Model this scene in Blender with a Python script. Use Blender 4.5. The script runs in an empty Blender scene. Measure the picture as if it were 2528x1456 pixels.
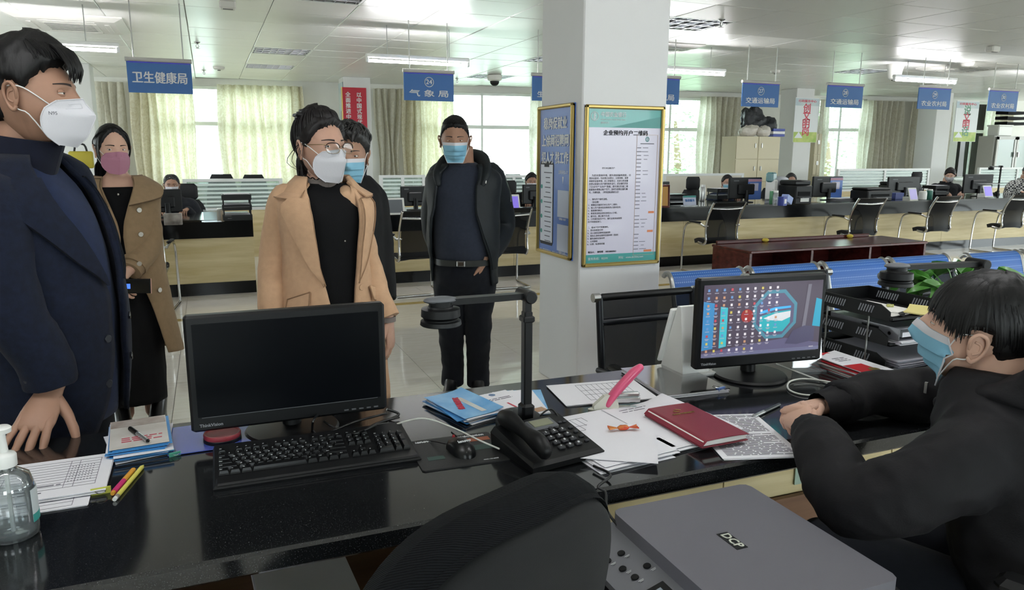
import bpy, bmesh, math, random
from mathutils import Vector as V, Matrix as M, noise
from mathutils.bvhtree import BVHTree
random.seed(7)
SC = bpy.context.scene; COL = SC.collection
PI = math.pi; R_ = math.radians
# ---------------------------------------------------------------- camera
EYE = V((0, 0, 1.48)); FPX = 1826.0
_d = V(((510 - 1264) / FPX, (375 - 728) / FPX, 1)).normalized()
_p = V(((1510 - 1264) / FPX, (379 - 728) / FPX, 1))
_u = _p.cross(_d).normalized()
if _u.y > 0: _u = -_u
_x = _d.cross(_u)
if _x.x < 0: _x = -_x
# rows world X, Y, Z in camera coords (right, down, forward)
right = V((_x[0], _d[0], _u[0])); down = V((_x[1], _d[1], _u[1])); fwd = V((_x[2], _d[2], _u[2]))
cam = bpy.data.objects.new('camera', bpy.data.cameras.new('camera')); COL.objects.link(cam)
cm = M.Identity(4)
for i in range(3):
    cm[i][0] = right[i]; cm[i][1] = -down[i]; cm[i][2] = -fwd[i]; cm[i][3] = EYE[i]
cam.matrix_world = cm
cam.data.sensor_width = 36; cam.data.lens = FPX / 2528 * 36; cam.data.clip_end = 200; cam.data.clip_start = .02
SC.camera = cam
# ---------------------------------------------------------------- sky, lamps, exposure
SC.view_settings.view_transform = 'Standard'; SC.view_settings.look = 'None'
SC.view_settings.gamma = 1; SC.view_settings.use_curve_mapping = False
SC.view_settings.exposure = 1.08
SC.cycles.use_denoising = True
SC.cycles.max_bounces = 8; SC.cycles.transparent_max_bounces = 12
SC.cycles.sample_clamp_indirect = 6; SC.cycles.caustics_reflective = False; SC.cycles.caustics_refractive = False
w = bpy.data.worlds.new('sky'); SC.world = w; w.use_nodes = True
_n = w.node_tree.nodes; _l = w.node_tree.links
_tc = _n.new('ShaderNodeTexCoord'); _sx = _n.new('ShaderNodeSeparateXYZ'); _cr = _n.new('ShaderNodeValToRGB')
_l.new(_tc.outputs['Generated'], _sx.inputs[0]); _l.new(_sx.outputs['Z'], _cr.inputs[0])
e = _cr.color_ramp.elements
e[0].position = 0.0; e[0].color = (.52, .57, .55, 1); e[1].position = .04; e[1].color = (.86, .96, .98, 1)
_cr.color_ramp.elements.new(.7).color = (.78, .92, 1.0, 1)
_l.new(_cr.outputs[0], _n['Background'].inputs[0]); _n['Background'].inputs[1].default_value = 6.0

def lamp_area(name, loc, sx, sy, power, col=(1, .98, .95), rot=(0, 0, 0), parent=None):
    d = bpy.data.lights.new(name, 'AREA'); d.shape = 'RECTANGLE'; d.size = sx; d.size_y = sy; d.energy = power; d.color = col
    o = bpy.data.objects.new(name, d); COL.objects.link(o); o.location = loc; o.rotation_euler = rot
    if parent: o.parent = parent
    return o

# ---------------------------------------------------------------- where things stand: a sight line met with a real plane
def sight(px, py): return right * ((px - 1264) / FPX) + down * ((py - 728) / FPX) + fwd
def on_z(px, py, z): r = sight(px, py); return EYE + r * ((z - EYE.z) / r.z)
def on_y(px, py, y): r = sight(px, py); return EYE + r * (y / r.y)
DESK = .78
def dk(px, py): return on_z(px, py, DESK)

# ---------------------------------------------------------------- materials
def lin(c):
    if isinstance(c, str):
        c = c.lstrip('#'); c = [int(c[i:i + 2], 16) / 255 for i in (0, 2, 4)]
        c = [x / 12.92 if x <= .04045 else ((x + .055) / 1.055) ** 2.4 for x in c]
    return (c[0], c[1], c[2], 1)
def mat(name, col, rough=.5, metal=0, spec=.5, vary=0, vscale=8, bump=0, bscale=60, sheen=0, trans=0, emit=None, es=1, coat=0, alpha=1, col2=None, stretch=None, sss=0, dist=.01):
    m = bpy.data.materials.new(name); m.use_nodes = True; nt = m.node_tree; b = nt.nodes['Principled BSDF']
    I = b.inputs; c = lin(col); I['Base Color'].default_value = c; I['Roughness'].default_value = rough; I['Metallic'].default_value = metal
    I['Specular IOR Level'].default_value = spec; I['Coat Weight'].default_value = coat; I['Sheen Weight'].default_value = sheen
    I['Transmission Weight'].default_value = trans; I['Alpha'].default_value = alpha
    if sheen: I['Sheen Roughness'].default_value = .6
    if sss: I['Subsurface Weight'].default_value = sss; I['Subsurface Radius'].default_value = (.01, .004, .002)
    if emit: I['Emission Color'].default_value = lin(emit); I['Emission Strength'].default_value = es
    if vary or col2 or bump:
        tc = nt.nodes.new('ShaderNodeTexCoord'); mp = nt.nodes.new('ShaderNodeMapping'); nt.links.new(tc.outputs['Object'], mp.inputs[0])
        if stretch: mp.inputs['Scale'].default_value = stretch
    if vary or col2:
        n = nt.nodes.new('ShaderNodeTexNoise'); n.inputs['Scale'].default_value = vscale; n.inputs['Detail'].default_value = 5; nt.links.new(mp.outputs[0], n.inputs[0])
        r = nt.nodes.new('ShaderNodeValToRGB'); r.color_ramp.elements[0].position = .33; r.color_ramp.elements[1].position = .67
        v = vary or 0
        r.color_ramp.elements[0].color = lin(col2) if col2 else tuple(x * (1 - v) for x in c[:3]) + (1,)
        r.color_ramp.elements[1].color = c if col2 else tuple(min(1, x * (1 + v)) for x in c[:3]) + (1,)
        nt.links.new(n.outputs[0], r.inputs[0]); nt.links.new(r.outputs[0], I['Base Color'])
    if bump:
        n = nt.nodes.new('ShaderNodeTexNoise'); n.inputs['Scale'].default_value = bscale; n.inputs['Detail'].default_value = 3; nt.links.new(mp.outputs[0], n.inputs[0])
        k = nt.nodes.new('ShaderNodeBump'); k.inputs['Strength'].default_value = bump; k.inputs['Distance'].default_value = dist
        nt.links.new(n.outputs[0], k.inputs['Height']); nt.links.new(k.outputs[0], I['Normal'])
    return m
def glass_mat(name, col=(.95, .99, .98), refl=.08, rough=.02, haze=None):
    m = bpy.data.materials.new(name); m.use_nodes = True; nt = m.node_tree; nt.nodes.clear()
    o = nt.nodes.new('ShaderNodeOutputMaterial'); t = nt.nodes.new('ShaderNodeBsdfTransparent'); g = nt.nodes.new('ShaderNodeBsdfGlossy'); x = nt.nodes.new('ShaderNodeMixShader')
    t.inputs[0].default_value = col[:3] + (1,); g.inputs['Roughness'].default_value = rough
    f = nt.nodes.new('ShaderNodeFresnel'); f.inputs[0].default_value = 1.45; ad = nt.nodes.new('ShaderNodeMath'); ad.operation = 'MULTIPLY'; ad.inputs[1].default_value = refl / .04
    ad.use_clamp = True
    nt.links.new(f.outputs[0], ad.inputs[0]); nt.links.new(ad.outputs[0], x.inputs[0]); nt.links.new(t.outputs[0], x.inputs[1]); nt.links.new(g.outputs[0], x.inputs[2])
    last = x
    if haze:
        d = nt.nodes.new('ShaderNodeBsdfDiffuse'); d.inputs[0].default_value = lin(haze[0]); y = nt.nodes.new('ShaderNodeMixShader'); y.inputs[0].default_value = haze[1]
        nt.links.new(x.outputs[0], y.inputs[1]); nt.links.new(d.outputs[0], y.inputs[2]); last = y
    nt.links.new(last.outputs[0], o.inputs[0]); return m

# ---------------------------------------------------------------- mesh builder
def frame(z, up=None):
    z = V(z).normalized(); up = V(up) if up else (V((0, 0, 1)) if abs(z.z) < .95 else V((0, 1, 0)))
    x = up.cross(z).normalized(); y = z.cross(x); return M((x, y, z)).transposed()
def TR(loc=(0, 0, 0), rot=(0, 0, 0)):
    from mathutils import Euler
    return M.Translation(V(loc)) @ Euler(rot).to_matrix().to_4x4()
def crom(pts, n):
    """Catmull-Rom through tuples of floats, n steps a span"""
    out = []; L = len(pts)
    for i in range(L - 1):
        p0, p1, p2, p3 = pts[max(i - 1, 0)], pts[i], pts[i + 1], pts[min(i + 2, L - 1)]
        for k in range(n):
            t = k / n
            out.append(tuple(.5 * (2 * b + (c - a) * t + (2 * a - 5 * b + 4 * c - d) * t * t + (3 * b - a - 3 * c + d) * t ** 3) for a, b, c, d in zip(p0, p1, p2, p3)))
    out.append(tuple(pts[-1])); return out
class MB:
    def __init__(s): s.bm = bmesh.new(); s.mi = 0; s.T = M.Identity(4)
    def v(s, p): return s.bm.verts.new(s.T @ V(p))
    def f(s, vs):
        try: q = s.bm.faces.new(vs)
        except ValueError: return None
        q.material_index = s.mi; return q
    def poly(s, pts): s.f([s.v(p) for p in pts]); return s
    def box(s, c, d, rot=None, bev=0):
        x, y, z = d[0] / 2, d[1] / 2, d[2] / 2; c = V(c); Q = rot if rot else M.Identity(3)
        if bev:
            b = min(bev, x * .95, y * .95, z * .95)
            rings = []
            for zz, ins in ((-z, b), (-z + b, 0), (z - b, 0), (z, b)):
                X, Y = x - ins, y - ins; cb = b if ins == 0 else b * .6
                rings.append([c + Q @ V(q) for q in ((-X + cb, -Y, zz), (X - cb, -Y, zz), (X, -Y + cb, zz), (X, Y - cb, zz), (X - cb, Y, zz), (-X + cb, Y, zz), (-X, Y - cb, zz), (-X, -Y + cb, zz))])
            s.loft(rings); return s
        vs = [s.v(c + Q @ V((a, b_, g))) for a in (-x, x) for b_ in (-y, y) for g in (-z, z)]
        for q in ((0, 1, 3, 2), (4, 6, 7, 5), (0, 4, 5, 1), (2, 3, 7, 6), (0, 2, 6, 4), (1, 5, 7, 3)): s.f([vs[i] for i in q])
        return s
    def loft(s, rings, cap=True, closed=True, loop=False):
        R = [[s.v(p) for p in r] for r in rings]; n = len(R[0])
        for a, b in zip(R, R[1:] + ([R[0]] if loop else [])):
            for i in range(n if closed else n - 1):
                j = (i + 1) % n; s.f([a[i], a[j], b[j], b[i]])
        if cap and not loop: s.f(R[0][::-1]); s.f(R[-1])
        return s
    def tube(s, pts, r, n=8, sub=0, cap=True, flat=1, up=None, rounded=False):
        P = [tuple(p) for p in pts]; rad = list(r) if isinstance(r, (list, tuple)) else [r] * len(P)
        if sub:
            q = crom([p + (a,) for p, a in zip(P, rad)], sub); P = [x[:3] for x in q]; rad = [x[3] for x in q]
        P = [V(p) for p in P]; rings = []; prev = None
        for i, p in enumerate(P):
            t = (P[min(i + 1, len(P) - 1)] - P[max(i - 1, 0)])
            if t.length < 1e-9: t = V((0, 0, 1))
            t.normalize()
            if prev is None: F = frame(t, up); x = F.col[0].copy()
            else:
                x = prev - t * prev.dot(t)
                x = x.normalized() if x.length > 1e-6 else frame(t).col[0].copy()
            prev = x; y = t.cross(x)
            rings.append([p + (x * math.cos(2 * PI * k / n) + y * math.sin(2 * PI * k / n) * flat) * rad[i] for k in range(n)])
        if rounded:
            t0 = (P[0] - P[1]).normalized(); t1 = (P[-1] - P[-2]).normalized()
            def capr(c, ring, t, rr): return [[c + (q - c) * math.cos(a) + t * rr * flat * math.sin(a) for q in ring] for a in (.5, 1.0, 1.35)]
            rings = capr(P[0], rings[0], t0, rad[0])[::-1] + rings + capr(P[-1], rings[-1], t1, rad[-1])
        s.loft(rings, cap); return s
    def cyl(s, c, r, h, n=20, axis=(0, 0, 1), r2=None, bev=0):
        c = V(c); F = frame(axis); r2 = r if r2 is None else r2; b = bev
        pr = [(r, 0), (r2, h)] if not b else [(r - b, 0), (r, b), (r2, h - b), (r2 - b, h)]
        s.loft([[c + F @ V((q * math.cos(2 * PI * k / n), q * math.sin(2 * PI * k / n), z)) for k in range(n)] for q, z in pr]); return s
    def lathe(s, prof, c=(0, 0, 0), n=24, axis=(0, 0, 1), cap=True):
        c = V(c); F = frame(axis)
        s.loft([[c + F @ V((q * math.cos(2 * PI * k / n), q * math.sin(2 * PI * k / n), z)) for k in range(n)] for q, z in prof], cap); return s
    def prism(s, pts, z0, z1, Q=None):
        Q = Q or M.Identity(4); s.loft([[Q @ V((p[0], p[1], z)) for p in pts] for z in (z0, z1)]); return s
    def ell(s, c, r, nu=16, nv=10, Q=None):
        c = V(c); Q = Q or M.Identity(3); top = s.v(c + Q @ V((0, 0, r[2]))); bot = s.v(c - Q @ V((0, 0, r[2]))); R = []
        for j in range(1, nv):
            a = PI * j / nv
            R.append([s.v(c + Q @ V((r[0] * math.sin(a) * math.cos(2 * PI * k / nu), r[1] * math.sin(a) * math.sin(2 * PI * k / nu), r[2] * math.cos(a)))) for k in range(nu)])
        for k in range(nu):
            j = (k + 1) % nu; s.f([top, R[0][k], R[0][j]]); s.f([bot, R[-1][j], R[-1][k]])
            for a, b in zip(R, R[1:]): s.f([a[k], b[k], b[j], a[j]])
        return s
    def grid(s, fn, nu, nv, th=0, wrap=False):
        """fn(u,v)->point, u,v in 0..1; th thickens along the normal"""
        P = [[V(fn(i / nu, j / nv)) for i in range(nu + 1)] for j in range(nv + 1)]
        A = [[s.v(p) for p in r] for r in P]
        for j in range(nv):
            for i in range(nu): s.f([A[j][i], A[j][i + 1], A[j + 1][i + 1], A[j + 1][i]])
        if th:
            B = []
            for j in range(nv + 1):
                row = []
                for i in range(nu + 1):
                    du = P[j][min(i + 1, nu)] - P[j][max(i - 1, 0)]; dv = P[min(j + 1, nv)][i] - P[max(j - 1, 0)][i]
                    nn = du.cross(dv); nn = nn.normalized() if nn.length > 1e-12 else V((0, 0, 1))
                    row.append(s.v(P[j][i] - nn * th))
                B.append(row)
            for j in range(nv):
                for i in range(nu): s.f([B[j + 1][i], B[j + 1][i + 1], B[j][i + 1], B[j][i]])
            ed = [(0, i) for i in range(nu)] + [(j, nu) for j in range(nv)] + [(nv, i) for i in range(nu, 0, -1)] + [(j, 0) for j in range(nv, 0, -1)]
            for k in range(len(ed)):
                a, b = ed[k], ed[(k + 1) % len(ed)]
                s.f([A[b[0]][b[1]], A[a[0]][a[1]], B[a[0]][a[1]], B[b[0]][b[1]]])
        return s
    def mesh(s, name, m, smooth=None):
        me = bpy.data.meshes.new(name); bmesh.ops.recalc_face_normals(s.bm, faces=s.bm.faces[:]); s.bm.to_mesh(me); s.bm.free()
        for x in (m if isinstance(m, (list, tuple)) else [m]): me.materials.append(x)
        if smooth:
            for p in me.polygons: p.use_smooth = True
            me.set_sharp_from_angle(angle=R_(smooth))
        return me
    def obj(s, name, m, parent=None, smooth=None, loc=None, rot=None):
        o = bpy.data.objects.new(name, s.mesh(name, m, smooth)); COL.objects.link(o)
        if parent: o.parent = parent
        if loc is not None: o.location = loc
        if rot is not None: o.rotation_euler = rot
        return o
def bx(name, c, d, m, parent=None, bev=0, rot=None, smooth=None): return MB().box(c, d, rot, bev).obj(name, m, parent, smooth)
def tag(o, label=None, cat=None, group=None, kind=None):
    for k, v_ in (('label', label), ('category', cat), ('group', group), ('kind', kind)):
        if v_: o[k] = v_
    return o
def thing(name, label, cat, loc=(0, 0, 0), rz=0, group=None):
    o = bpy.data.objects.new(name, None); COL.objects.link(o); o.location = loc; o.rotation_euler = (0, 0, rz); o.empty_display_size = .1
    return tag(o, label, cat, group)
def struct(o): o['kind'] = 'structure'; return o
def dup(o, loc=None, rz=None, label=None, group=None, parent=None):
    c = o.copy(); COL.objects.link(c)
    if parent: c.parent = parent
    if loc is not None: c.location = loc
    if rz is not None: c.rotation_euler = (0, 0, rz)
    if label: c['label'] = label
    if group: c['group'] = group
    for ch in list(o.children): dup(ch, parent=c)
    return c
def inst(me, name, parent, loc=(0, 0, 0), rot=(0, 0, 0), sc=None):
    o = bpy.data.objects.new(name, me); COL.objects.link(o); o.parent = parent; o.location = loc; o.rotation_euler = rot
    if sc: o.scale = sc
    return o
_tx = {}
def text(s, size, m, parent, T, name='lettering', bold=0, align='CENTER', extr=.0004, sp=1, lsp=1, width=None):
    """letters as real thin mesh; T places the text plane (x right, y up, z out)"""
    cu = bpy.data.curves.new('t', 'FONT'); cu.body = s; cu.size = size; cu.align_x = align; cu.align_y = 'CENTER'; cu.extrude = extr; cu.space_character = sp; cu.space_line = lsp; cu.resolution_u = 2
    o = bpy.data.objects.new('t', cu); COL.objects.link(o); dg = bpy.context.evaluated_depsgraph_get(); dg.update()
    me = bpy.data.meshes.new_from_object(o.evaluated_get(dg)); bpy.data.objects.remove(o); bpy.data.curves.remove(cu)
    if width:
        xs = [q.co.x for q in me.vertices]
        if xs:
            k = width / max(1e-6, max(xs) - min(xs))
            for q in me.vertices: q.co.x *= k
    if bold:                      # heavier strokes: the same letters laid three times, a hair apart
        b_ = bmesh.new(); b2 = bmesh.new(); b2.from_mesh(me)
        for q in (-1, 0, 1):
            n0 = len(b_.verts); b_.from_mesh(me); b_.verts.ensure_lookup_table()
            for q2 in range(n0, len(b_.verts)): b_.verts[q2].co.x += q * bold; b_.verts[q2].co.y += .5 * q * bold; b_.verts[q2].co.z += (q + 1) * .00025
        b_.to_mesh(me); b_.free(); b2.free()
    me.transform(T); me.materials.clear(); me.materials.append(m); me.name = name
    ob = bpy.data.objects.new(name, me); COL.objects.link(ob); ob.parent = parent; return ob
FACE = M(((1, 0, 0, 0), (0, 0, -1, 0), (0, 1, 0, 0), (0, 0, 0, 1)))      # text facing -Y
def facing(x, y, z): return M.Translation(V((x, y, z))) @ FACE
def flat(x, y, z, rz=0): return M.Translation(V((x, y, z))) @ M.Rotation(rz, 4, 'Z')
# ---------------------------------------------------------------- shared materials
mWALL = mat('wall_paint', '#e6e6e1', .85, vary=.02, vscale=3)
mPILL = mat('pillar_paint', '#d6d6d6', .7, vary=.02, vscale=2, bump=.05, bscale=40)
mCEIL = mat('ceiling_panel', '#ebebe7', .33, spec=.6, vary=.015, vscale=2, bump=.06, bscale=3)
mFRAMEW = mat('white_frame', '#eef2ee', .4)
mBLK = mat('black_plastic', '#08090b', .45, spec=.3)
mBLKM = mat('black_matte', '#0e0f11', .75, spec=.2)
mGREYP = mat('grey_plastic', '#5a5c60', .5)
mCHROME = mat('chrome', '#c8c8c8', .18, metal=1)
mSTEEL = mat('brushed_steel', '#aaaaa8', .32, metal=1)
mWHITE = mat('white_plastic', '#e4e4e0', .4)
mPAPER = mat('paper', '#e6e5ea', .8, vary=.01, vscale=4)
mPAPER2 = mat('paper_warm', '#eceae4', .8)
mINK = mat('ink_grey', '#5c5c66', .8)
mINKD = mat('ink_dark', '#1c1c22', .7)
mLETW = mat('letter_white', '#d6d8da', .6)
mGRAN = mat('black_granite', '#0b0c0d', .1, spec=.75, vary=.35, vscale=180)
def granite(m):
    nt = m.node_tree; b = nt.nodes['Principled BSDF']; tc = nt.nodes['Texture Coordinate']
    vo = nt.nodes.new('ShaderNodeTexVoronoi'); vo.inputs['Scale'].default_value = 320; nt.links.new(tc.outputs['Object'], vo.inputs['Vector'])
    rp = nt.nodes.new('ShaderNodeValToRGB'); rp.color_ramp.elements[0].position = .0; rp.color_ramp.elements[0].color = (.07, .072, .075, 1); rp.color_ramp.elements[1].position = .3; rp.color_ramp.elements[1].color = (.008, .0085, .0095, 1)
    nt.links.new(vo.outputs['Distance'], rp.inputs[0])
    sp = nt.nodes.new('ShaderNodeTexVoronoi'); sp.inputs['Scale'].default_value = 55; nt.links.new(tc.outputs['Object'], sp.inputs['Vector'])
    r2 = nt.nodes.new('ShaderNodeValToRGB'); r2.color_ramp.elements[0].position = .02; r2.color_ramp.elements[0].color = (.45, .45, .42, 1); r2.color_ramp.elements[1].position = .06; r2.color_ramp.elements[1].color = (0, 0, 0, 1)
    nt.links.new(sp.outputs['Distance'], r2.inputs[0])
    ad = nt.nodes.new('ShaderNodeMixRGB'); ad.blend_type = 'ADD'; ad.inputs[0].default_value = .22; nt.links.new(rp.outputs[0], ad.inputs[1]); nt.links.new(r2.outputs[0], ad.inputs[2])
    nt.links.new(ad.outputs[0], b.inputs['Base Color'])
granite(mGRAN)
mGRANB = mat('counter_stone', '#090a0c', .16, spec=.3, vary=.3, vscale=60)
def wood(name, a, b_, sc=(1.2, 8, 14), rough=.45):
    return mat(name, a, rough, col2=b_, vscale=2.2, stretch=sc)
mWOOD = wood('pale_wood', '#d9c99f', '#c4b180', (.8, 6, 9))
mREDWOOD = wood('red_wood', '#5a2422', '#401614', (1, 6, 9), .25)
mBROWN = wood('brown_board', '#7d5a40', '#654430', (1, 6, 9), .5)
mFLOOR = mat('floor_tile', '#f3efe7', .06, spec=.9, col2='#eae4d9', vscale=5, stretch=(1, 6, 1))
mGROUT = mat('grout', '#b3aea4', .8)
mYEL = mat('yellow_stone', '#b59b58', .15, vary=.15, vscale=20)
mBLUESIGN = mat('sign_blue', '#2a62a4', .45)
mGOLD = mat('gold_frame', '#b09a5c', .35, metal=.75)
mTUBE = mat('lit_tube', '#ffffff', .5, emit='#fdfdff', es=50)

# ---------------------------------------------------------------- floor
fl = struct(MB().prism([(-7.2, -5.6), (25.7, -5.6), (25.7, 13.1), (-7.2, 17.7)], -.05, -.01).obj('floor', mGROUT))
TX, TY, tx0, ty0 = .783, .745, -.282, 5.115 - 5 * .745
tme = MB().box((0, 0, 0), (TX - .003, TY - .003, .012)).mesh('tile', mFLOOR)
cand = []
for i in range(-5, 26):
    for j in range(0, 12):
        c = V((tx0 + (i + .5) * TX, ty0 + (j + .5) * TY, 0)); q = c - EYE; d = q.dot(fwd)
        if d < .5: continue
        px = 1264 + FPX * q.dot(right) / d; py = 728 + FPX * q.dot(down) / d
        if -200 < px < 2750 and py < 1700 and 1.6 < c.y < 8.6: cand.append((d, c))
cand.sort(key=lambda t: t[0])
for d, c in cand[:290]: inst(tme, 'tile', fl, (c.x, c.y, -.005))
bx('yellow_strip', (8, 7.1, .0015), (26, .1, .003), mYEL, fl)
# the rest of the floor, tiled beyond and nearer than the tiles built singly
mb = MB(); used = {(round(c.x, 2), round(c.y, 2)) for d, c in cand[:290]}
for i in range(-10, 32):
    for j in range(-8, 22):
        c = (round(tx0 + (i + .5) * TX, 2), round(ty0 + (j + .5) * TY, 2))
        if c not in used and -6 < c[0] < 25 and -5 < c[1] < 16.2 - .139 * c[0]: mb.box((tx0 + (i + .5) * TX, ty0 + (j + .5) * TY, -.005), (TX - .003, TY - .003, .012))
tag(mb.obj('far_tiles', mFLOOR, fl), kind='stuff')
# ---------------------------------------------------------------- ceiling
CZ = 2.9
SLAB = [(-7.2, -5.6), (25.7, -5.6), (25.7, 13.1), (-7.2, 17.7)]
ce = struct(MB().prism(SLAB, CZ + .032, CZ + .09).obj('ceiling', mat('ceiling_joint', '#85857f', .7)))
mPERF = mat('perforated_panel', '#cfcfca', .4, spec=.5)
def perf(m):
    nt = m.node_tree; b = nt.nodes['Principled BSDF']; tc = nt.nodes.new('ShaderNodeTexCoord'); vo = nt.nodes.new('ShaderNodeTexVoronoi'); vo.inputs['Scale'].default_value = 45; vo.inputs['Randomness'].default_value = 0
    nt.links.new(tc.outputs['Object'], vo.inputs['Vector']); r = nt.nodes.new('ShaderNodeValToRGB'); r.color_ramp.elements[0].position = .25; r.color_ramp.elements[0].color = (.25, .25, .25, 1); r.color_ramp.elements[1].position = .3; r.color_ramp.elements[1].color = lin('#cfcfca')
    nt.links.new(vo.outputs['Distance'], r.inputs[0]); nt.links.new(r.outputs[0], b.inputs['Base Color'])
perf(mPERF)
PX, PY, px0, py0 = .797, .7, .692, 6.271
pme = MB().box((0, 0, 0), (PX - .005, PY - .005, .03), bev=.006).mesh('panel', mCEIL)
pme2 = MB().box((0, 0, 0), (PX - .005, PY - .005, .03), bev=.006).mesh('panel', mPERF)
LIGHTS = [(1.09, 7.67), (1.09, 11.87), (1.09, 13.97), (5.08, 7.67), (5.08, 11.17), (5.08, 13.97), (10.66, 10.47), (10.66, 6.97)]
def cell(x, y): return (math.floor((x - px0) / PX), math.floor((y - py0) / PY))
holes = {cell(x, y) for x, y in LIGHTS}
cand = []
for i in range(-6, 28):
    for j in range(-10, 17):
        if (i, j) in holes: continue
        if not (-6.9 < px0 + (i + .5) * PX < 25.3 and -5.2 < py0 + (j + .5) * PY < 16.45 - .139 * (px0 + (i + .5) * PX)): continue
        c = V((px0 + (i + .5) * PX, py0 + (j + .5) * PY, CZ)); q = c - EYE; d = q.dot(fwd)
        ok = False
        if d > .5:
            px = 1264 + FPX * q.dot(right) / d; py = 728 + FPX * q.dot(down) / d; ok = -120 < px < 2650 and py > -140
        cand.append((0 if ok else 1, d, i, j, c))
cand.sort(key=lambda t: t[:2])
mb = MB()
for k, (o_, d, i, j, c) in enumerate(cand):
    pf = i >= 5 and j <= 1
    if o_ == 0 and k < 290: inst(pme2 if pf else pme, 'panel', ce, (c.x, c.y, CZ + .015 + random.uniform(-.0015, .0015)), (random.uniform(-.004, .004), random.uniform(-.004, .004), 0))
    else: mb.box((c.x, c.y, CZ + .015), (PX - .005, PY - .005, .03))
tag(mb.obj('far_panels', mCEIL, ce), kind='stuff')
# grille lights: unlit louvre fittings let into the ceiling
mMIRR = mat('mirror_louvre', '#e6e6ec', .3, metal=1)
mLAMPOFF = mat('lamp_box', '#dcdce2', .4)
GRL = None
for n, (x, y) in enumerate(LIGHTS):
    i, j = cell(x, y); c = (px0 + (i + .5) * PX, py0 + (j + .5) * PY, CZ)
    lab = ['grille ceiling light with mirror louvres at the top edge, above the beige coat woman', 'grille ceiling light farther along the same lane, left of the long lit tube', 'farthest grille ceiling light in the lane over the left curtains', 'grille ceiling light just right of the big white pillar near the sprinkler', 'small far grille ceiling light left of the pillar, beside the round detector', 'flat far grille ceiling light behind the hanging dome camera', 'grille ceiling light between the two transport bureau signs', 'grille ceiling light at the far right edge beside the box detector'][n]
    if GRL is None:
        g = thing('grille_light', lab, 'ceiling light', c, 0, 'grille lights in the ceiling'); GRL = g
        mb = MB(); mb.box((0, 0, .085), (PX - .02, PY - .02, .01))
        for sx in (-1, 1): mb.box((sx * (PX / 2 - .012), 0, .045), (.006, PY - .02, .085))
        for sy in (-1, 1): mb.box((0, sy * (PY / 2 - .012), .045), (PX - .02, .006, .085))
        mb.obj('housing', mLAMPOFF, g)
        mb = MB()
        for sx in (-1, 1): mb.box((sx * (PX / 2 - .012), 0, .002), (.022, PY - .004, .01))
        for sy in (-1, 1): mb.box((0, sy * (PY / 2 - .012), .002), (PX - .004, .022, .01))
        mb.obj('frame', mFRAMEW, g)
        lm = MB().box((0, 0, 0), (.004, PY - .05, .05)).mesh('louvre', mMIRR)
        for k in range(8): inst(lm, 'louvre', g, (-PX / 2 + (k + .5) * PX / 8, 0, .022), (0, .12 if k % 2 else -.12, 0))
        for k in (-1, 0, 1): MB().box((0, k * .2, .022), (PX - .05, .012, .05)).obj('spine', mMIRR, g)
    else: dup(GRL, c, 0, lab)
# ---------------------------------------------------------------- back wall, windows, curtains (one slanting wall line)
AL = math.atan(-.139)
WALL = M.Translation(V((0, 16.55, 0))) @ M.Rotation(AL, 4, 'Z')
def wl(u, z, d=0): return WALL @ V((u, -d, z))       # a point on the wall, d metres in front of it
WIN = [(-.9, 1.75, .85, 2.78), (4.35, 7.15, .85, 2.78), (9.3, 11.25, .85, 2.78), (14.25, 15.6, .85, 2.85), (18.5, 19.5, .85, 2.85)]
mb = MB(); mb.T = WALL; prev = -9.0
for a, b, s0, s1 in WIN:
    mb.box(((prev + a) / 2, .12, (CZ + .08) / 2), (a - prev, .24, (CZ + .08))); mb.box(((a + b) / 2, .12, s0 / 2), (b - a, .24, s0)); mb.box(((a + b) / 2, .12, (s1 + (CZ + .08)) / 2), (b - a, .24, (CZ + .08) - s1)); prev = b
mb.box(((prev + 29) / 2, .12, (CZ + .08) / 2), (29 - prev, .24, (CZ + .08)))
struct(mb.obj('wall_back', mWALL))
mGLASS = glass_mat('window_glass', (.93, .985, .97), .06)
for k, (a, b, s0, s1) in enumerate(WIN):
    wn = bpy.data.objects.new('window_%d' % (k + 1), None); COL.objects.link(wn); struct(wn); wn.matrix_world = WALL
    mb = MB(); zt = s0 + (s1 - s0) * .62
    for z in (s0 + .03, zt, s1 - .03): mb.box(((a + b) / 2, .1, z), (b - a, .06, .05 if z != zt else .08))
    n = max(2, round((b - a) / 1.3))
    for i in range(n + 1): mb.box((a + (b - a) * i / n * .995 + .003, .1, (s0 + s1) / 2), (.045, .06, s1 - s0))
    mb.obj('window_frame', mFRAMEW, wn)
    for i in range(n):
        x0, x1 = a + (b - a) * i / n, a + (b - a) * (i + 1) / n
        for z0, z1 in ((s0, zt), (zt, s1)): MB().box(((x0 + x1) / 2, .1, (z0 + z1) / 2), (x1 - x0 - .05, .006, z1 - z0 - .06)).obj('pane', mGLASS, wn)
    MB().box(((a + b) / 2, -.05, s0 - .02), (b - a + .1, .14, .04)).obj('window_sill', mFRAMEW, wn)
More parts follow.
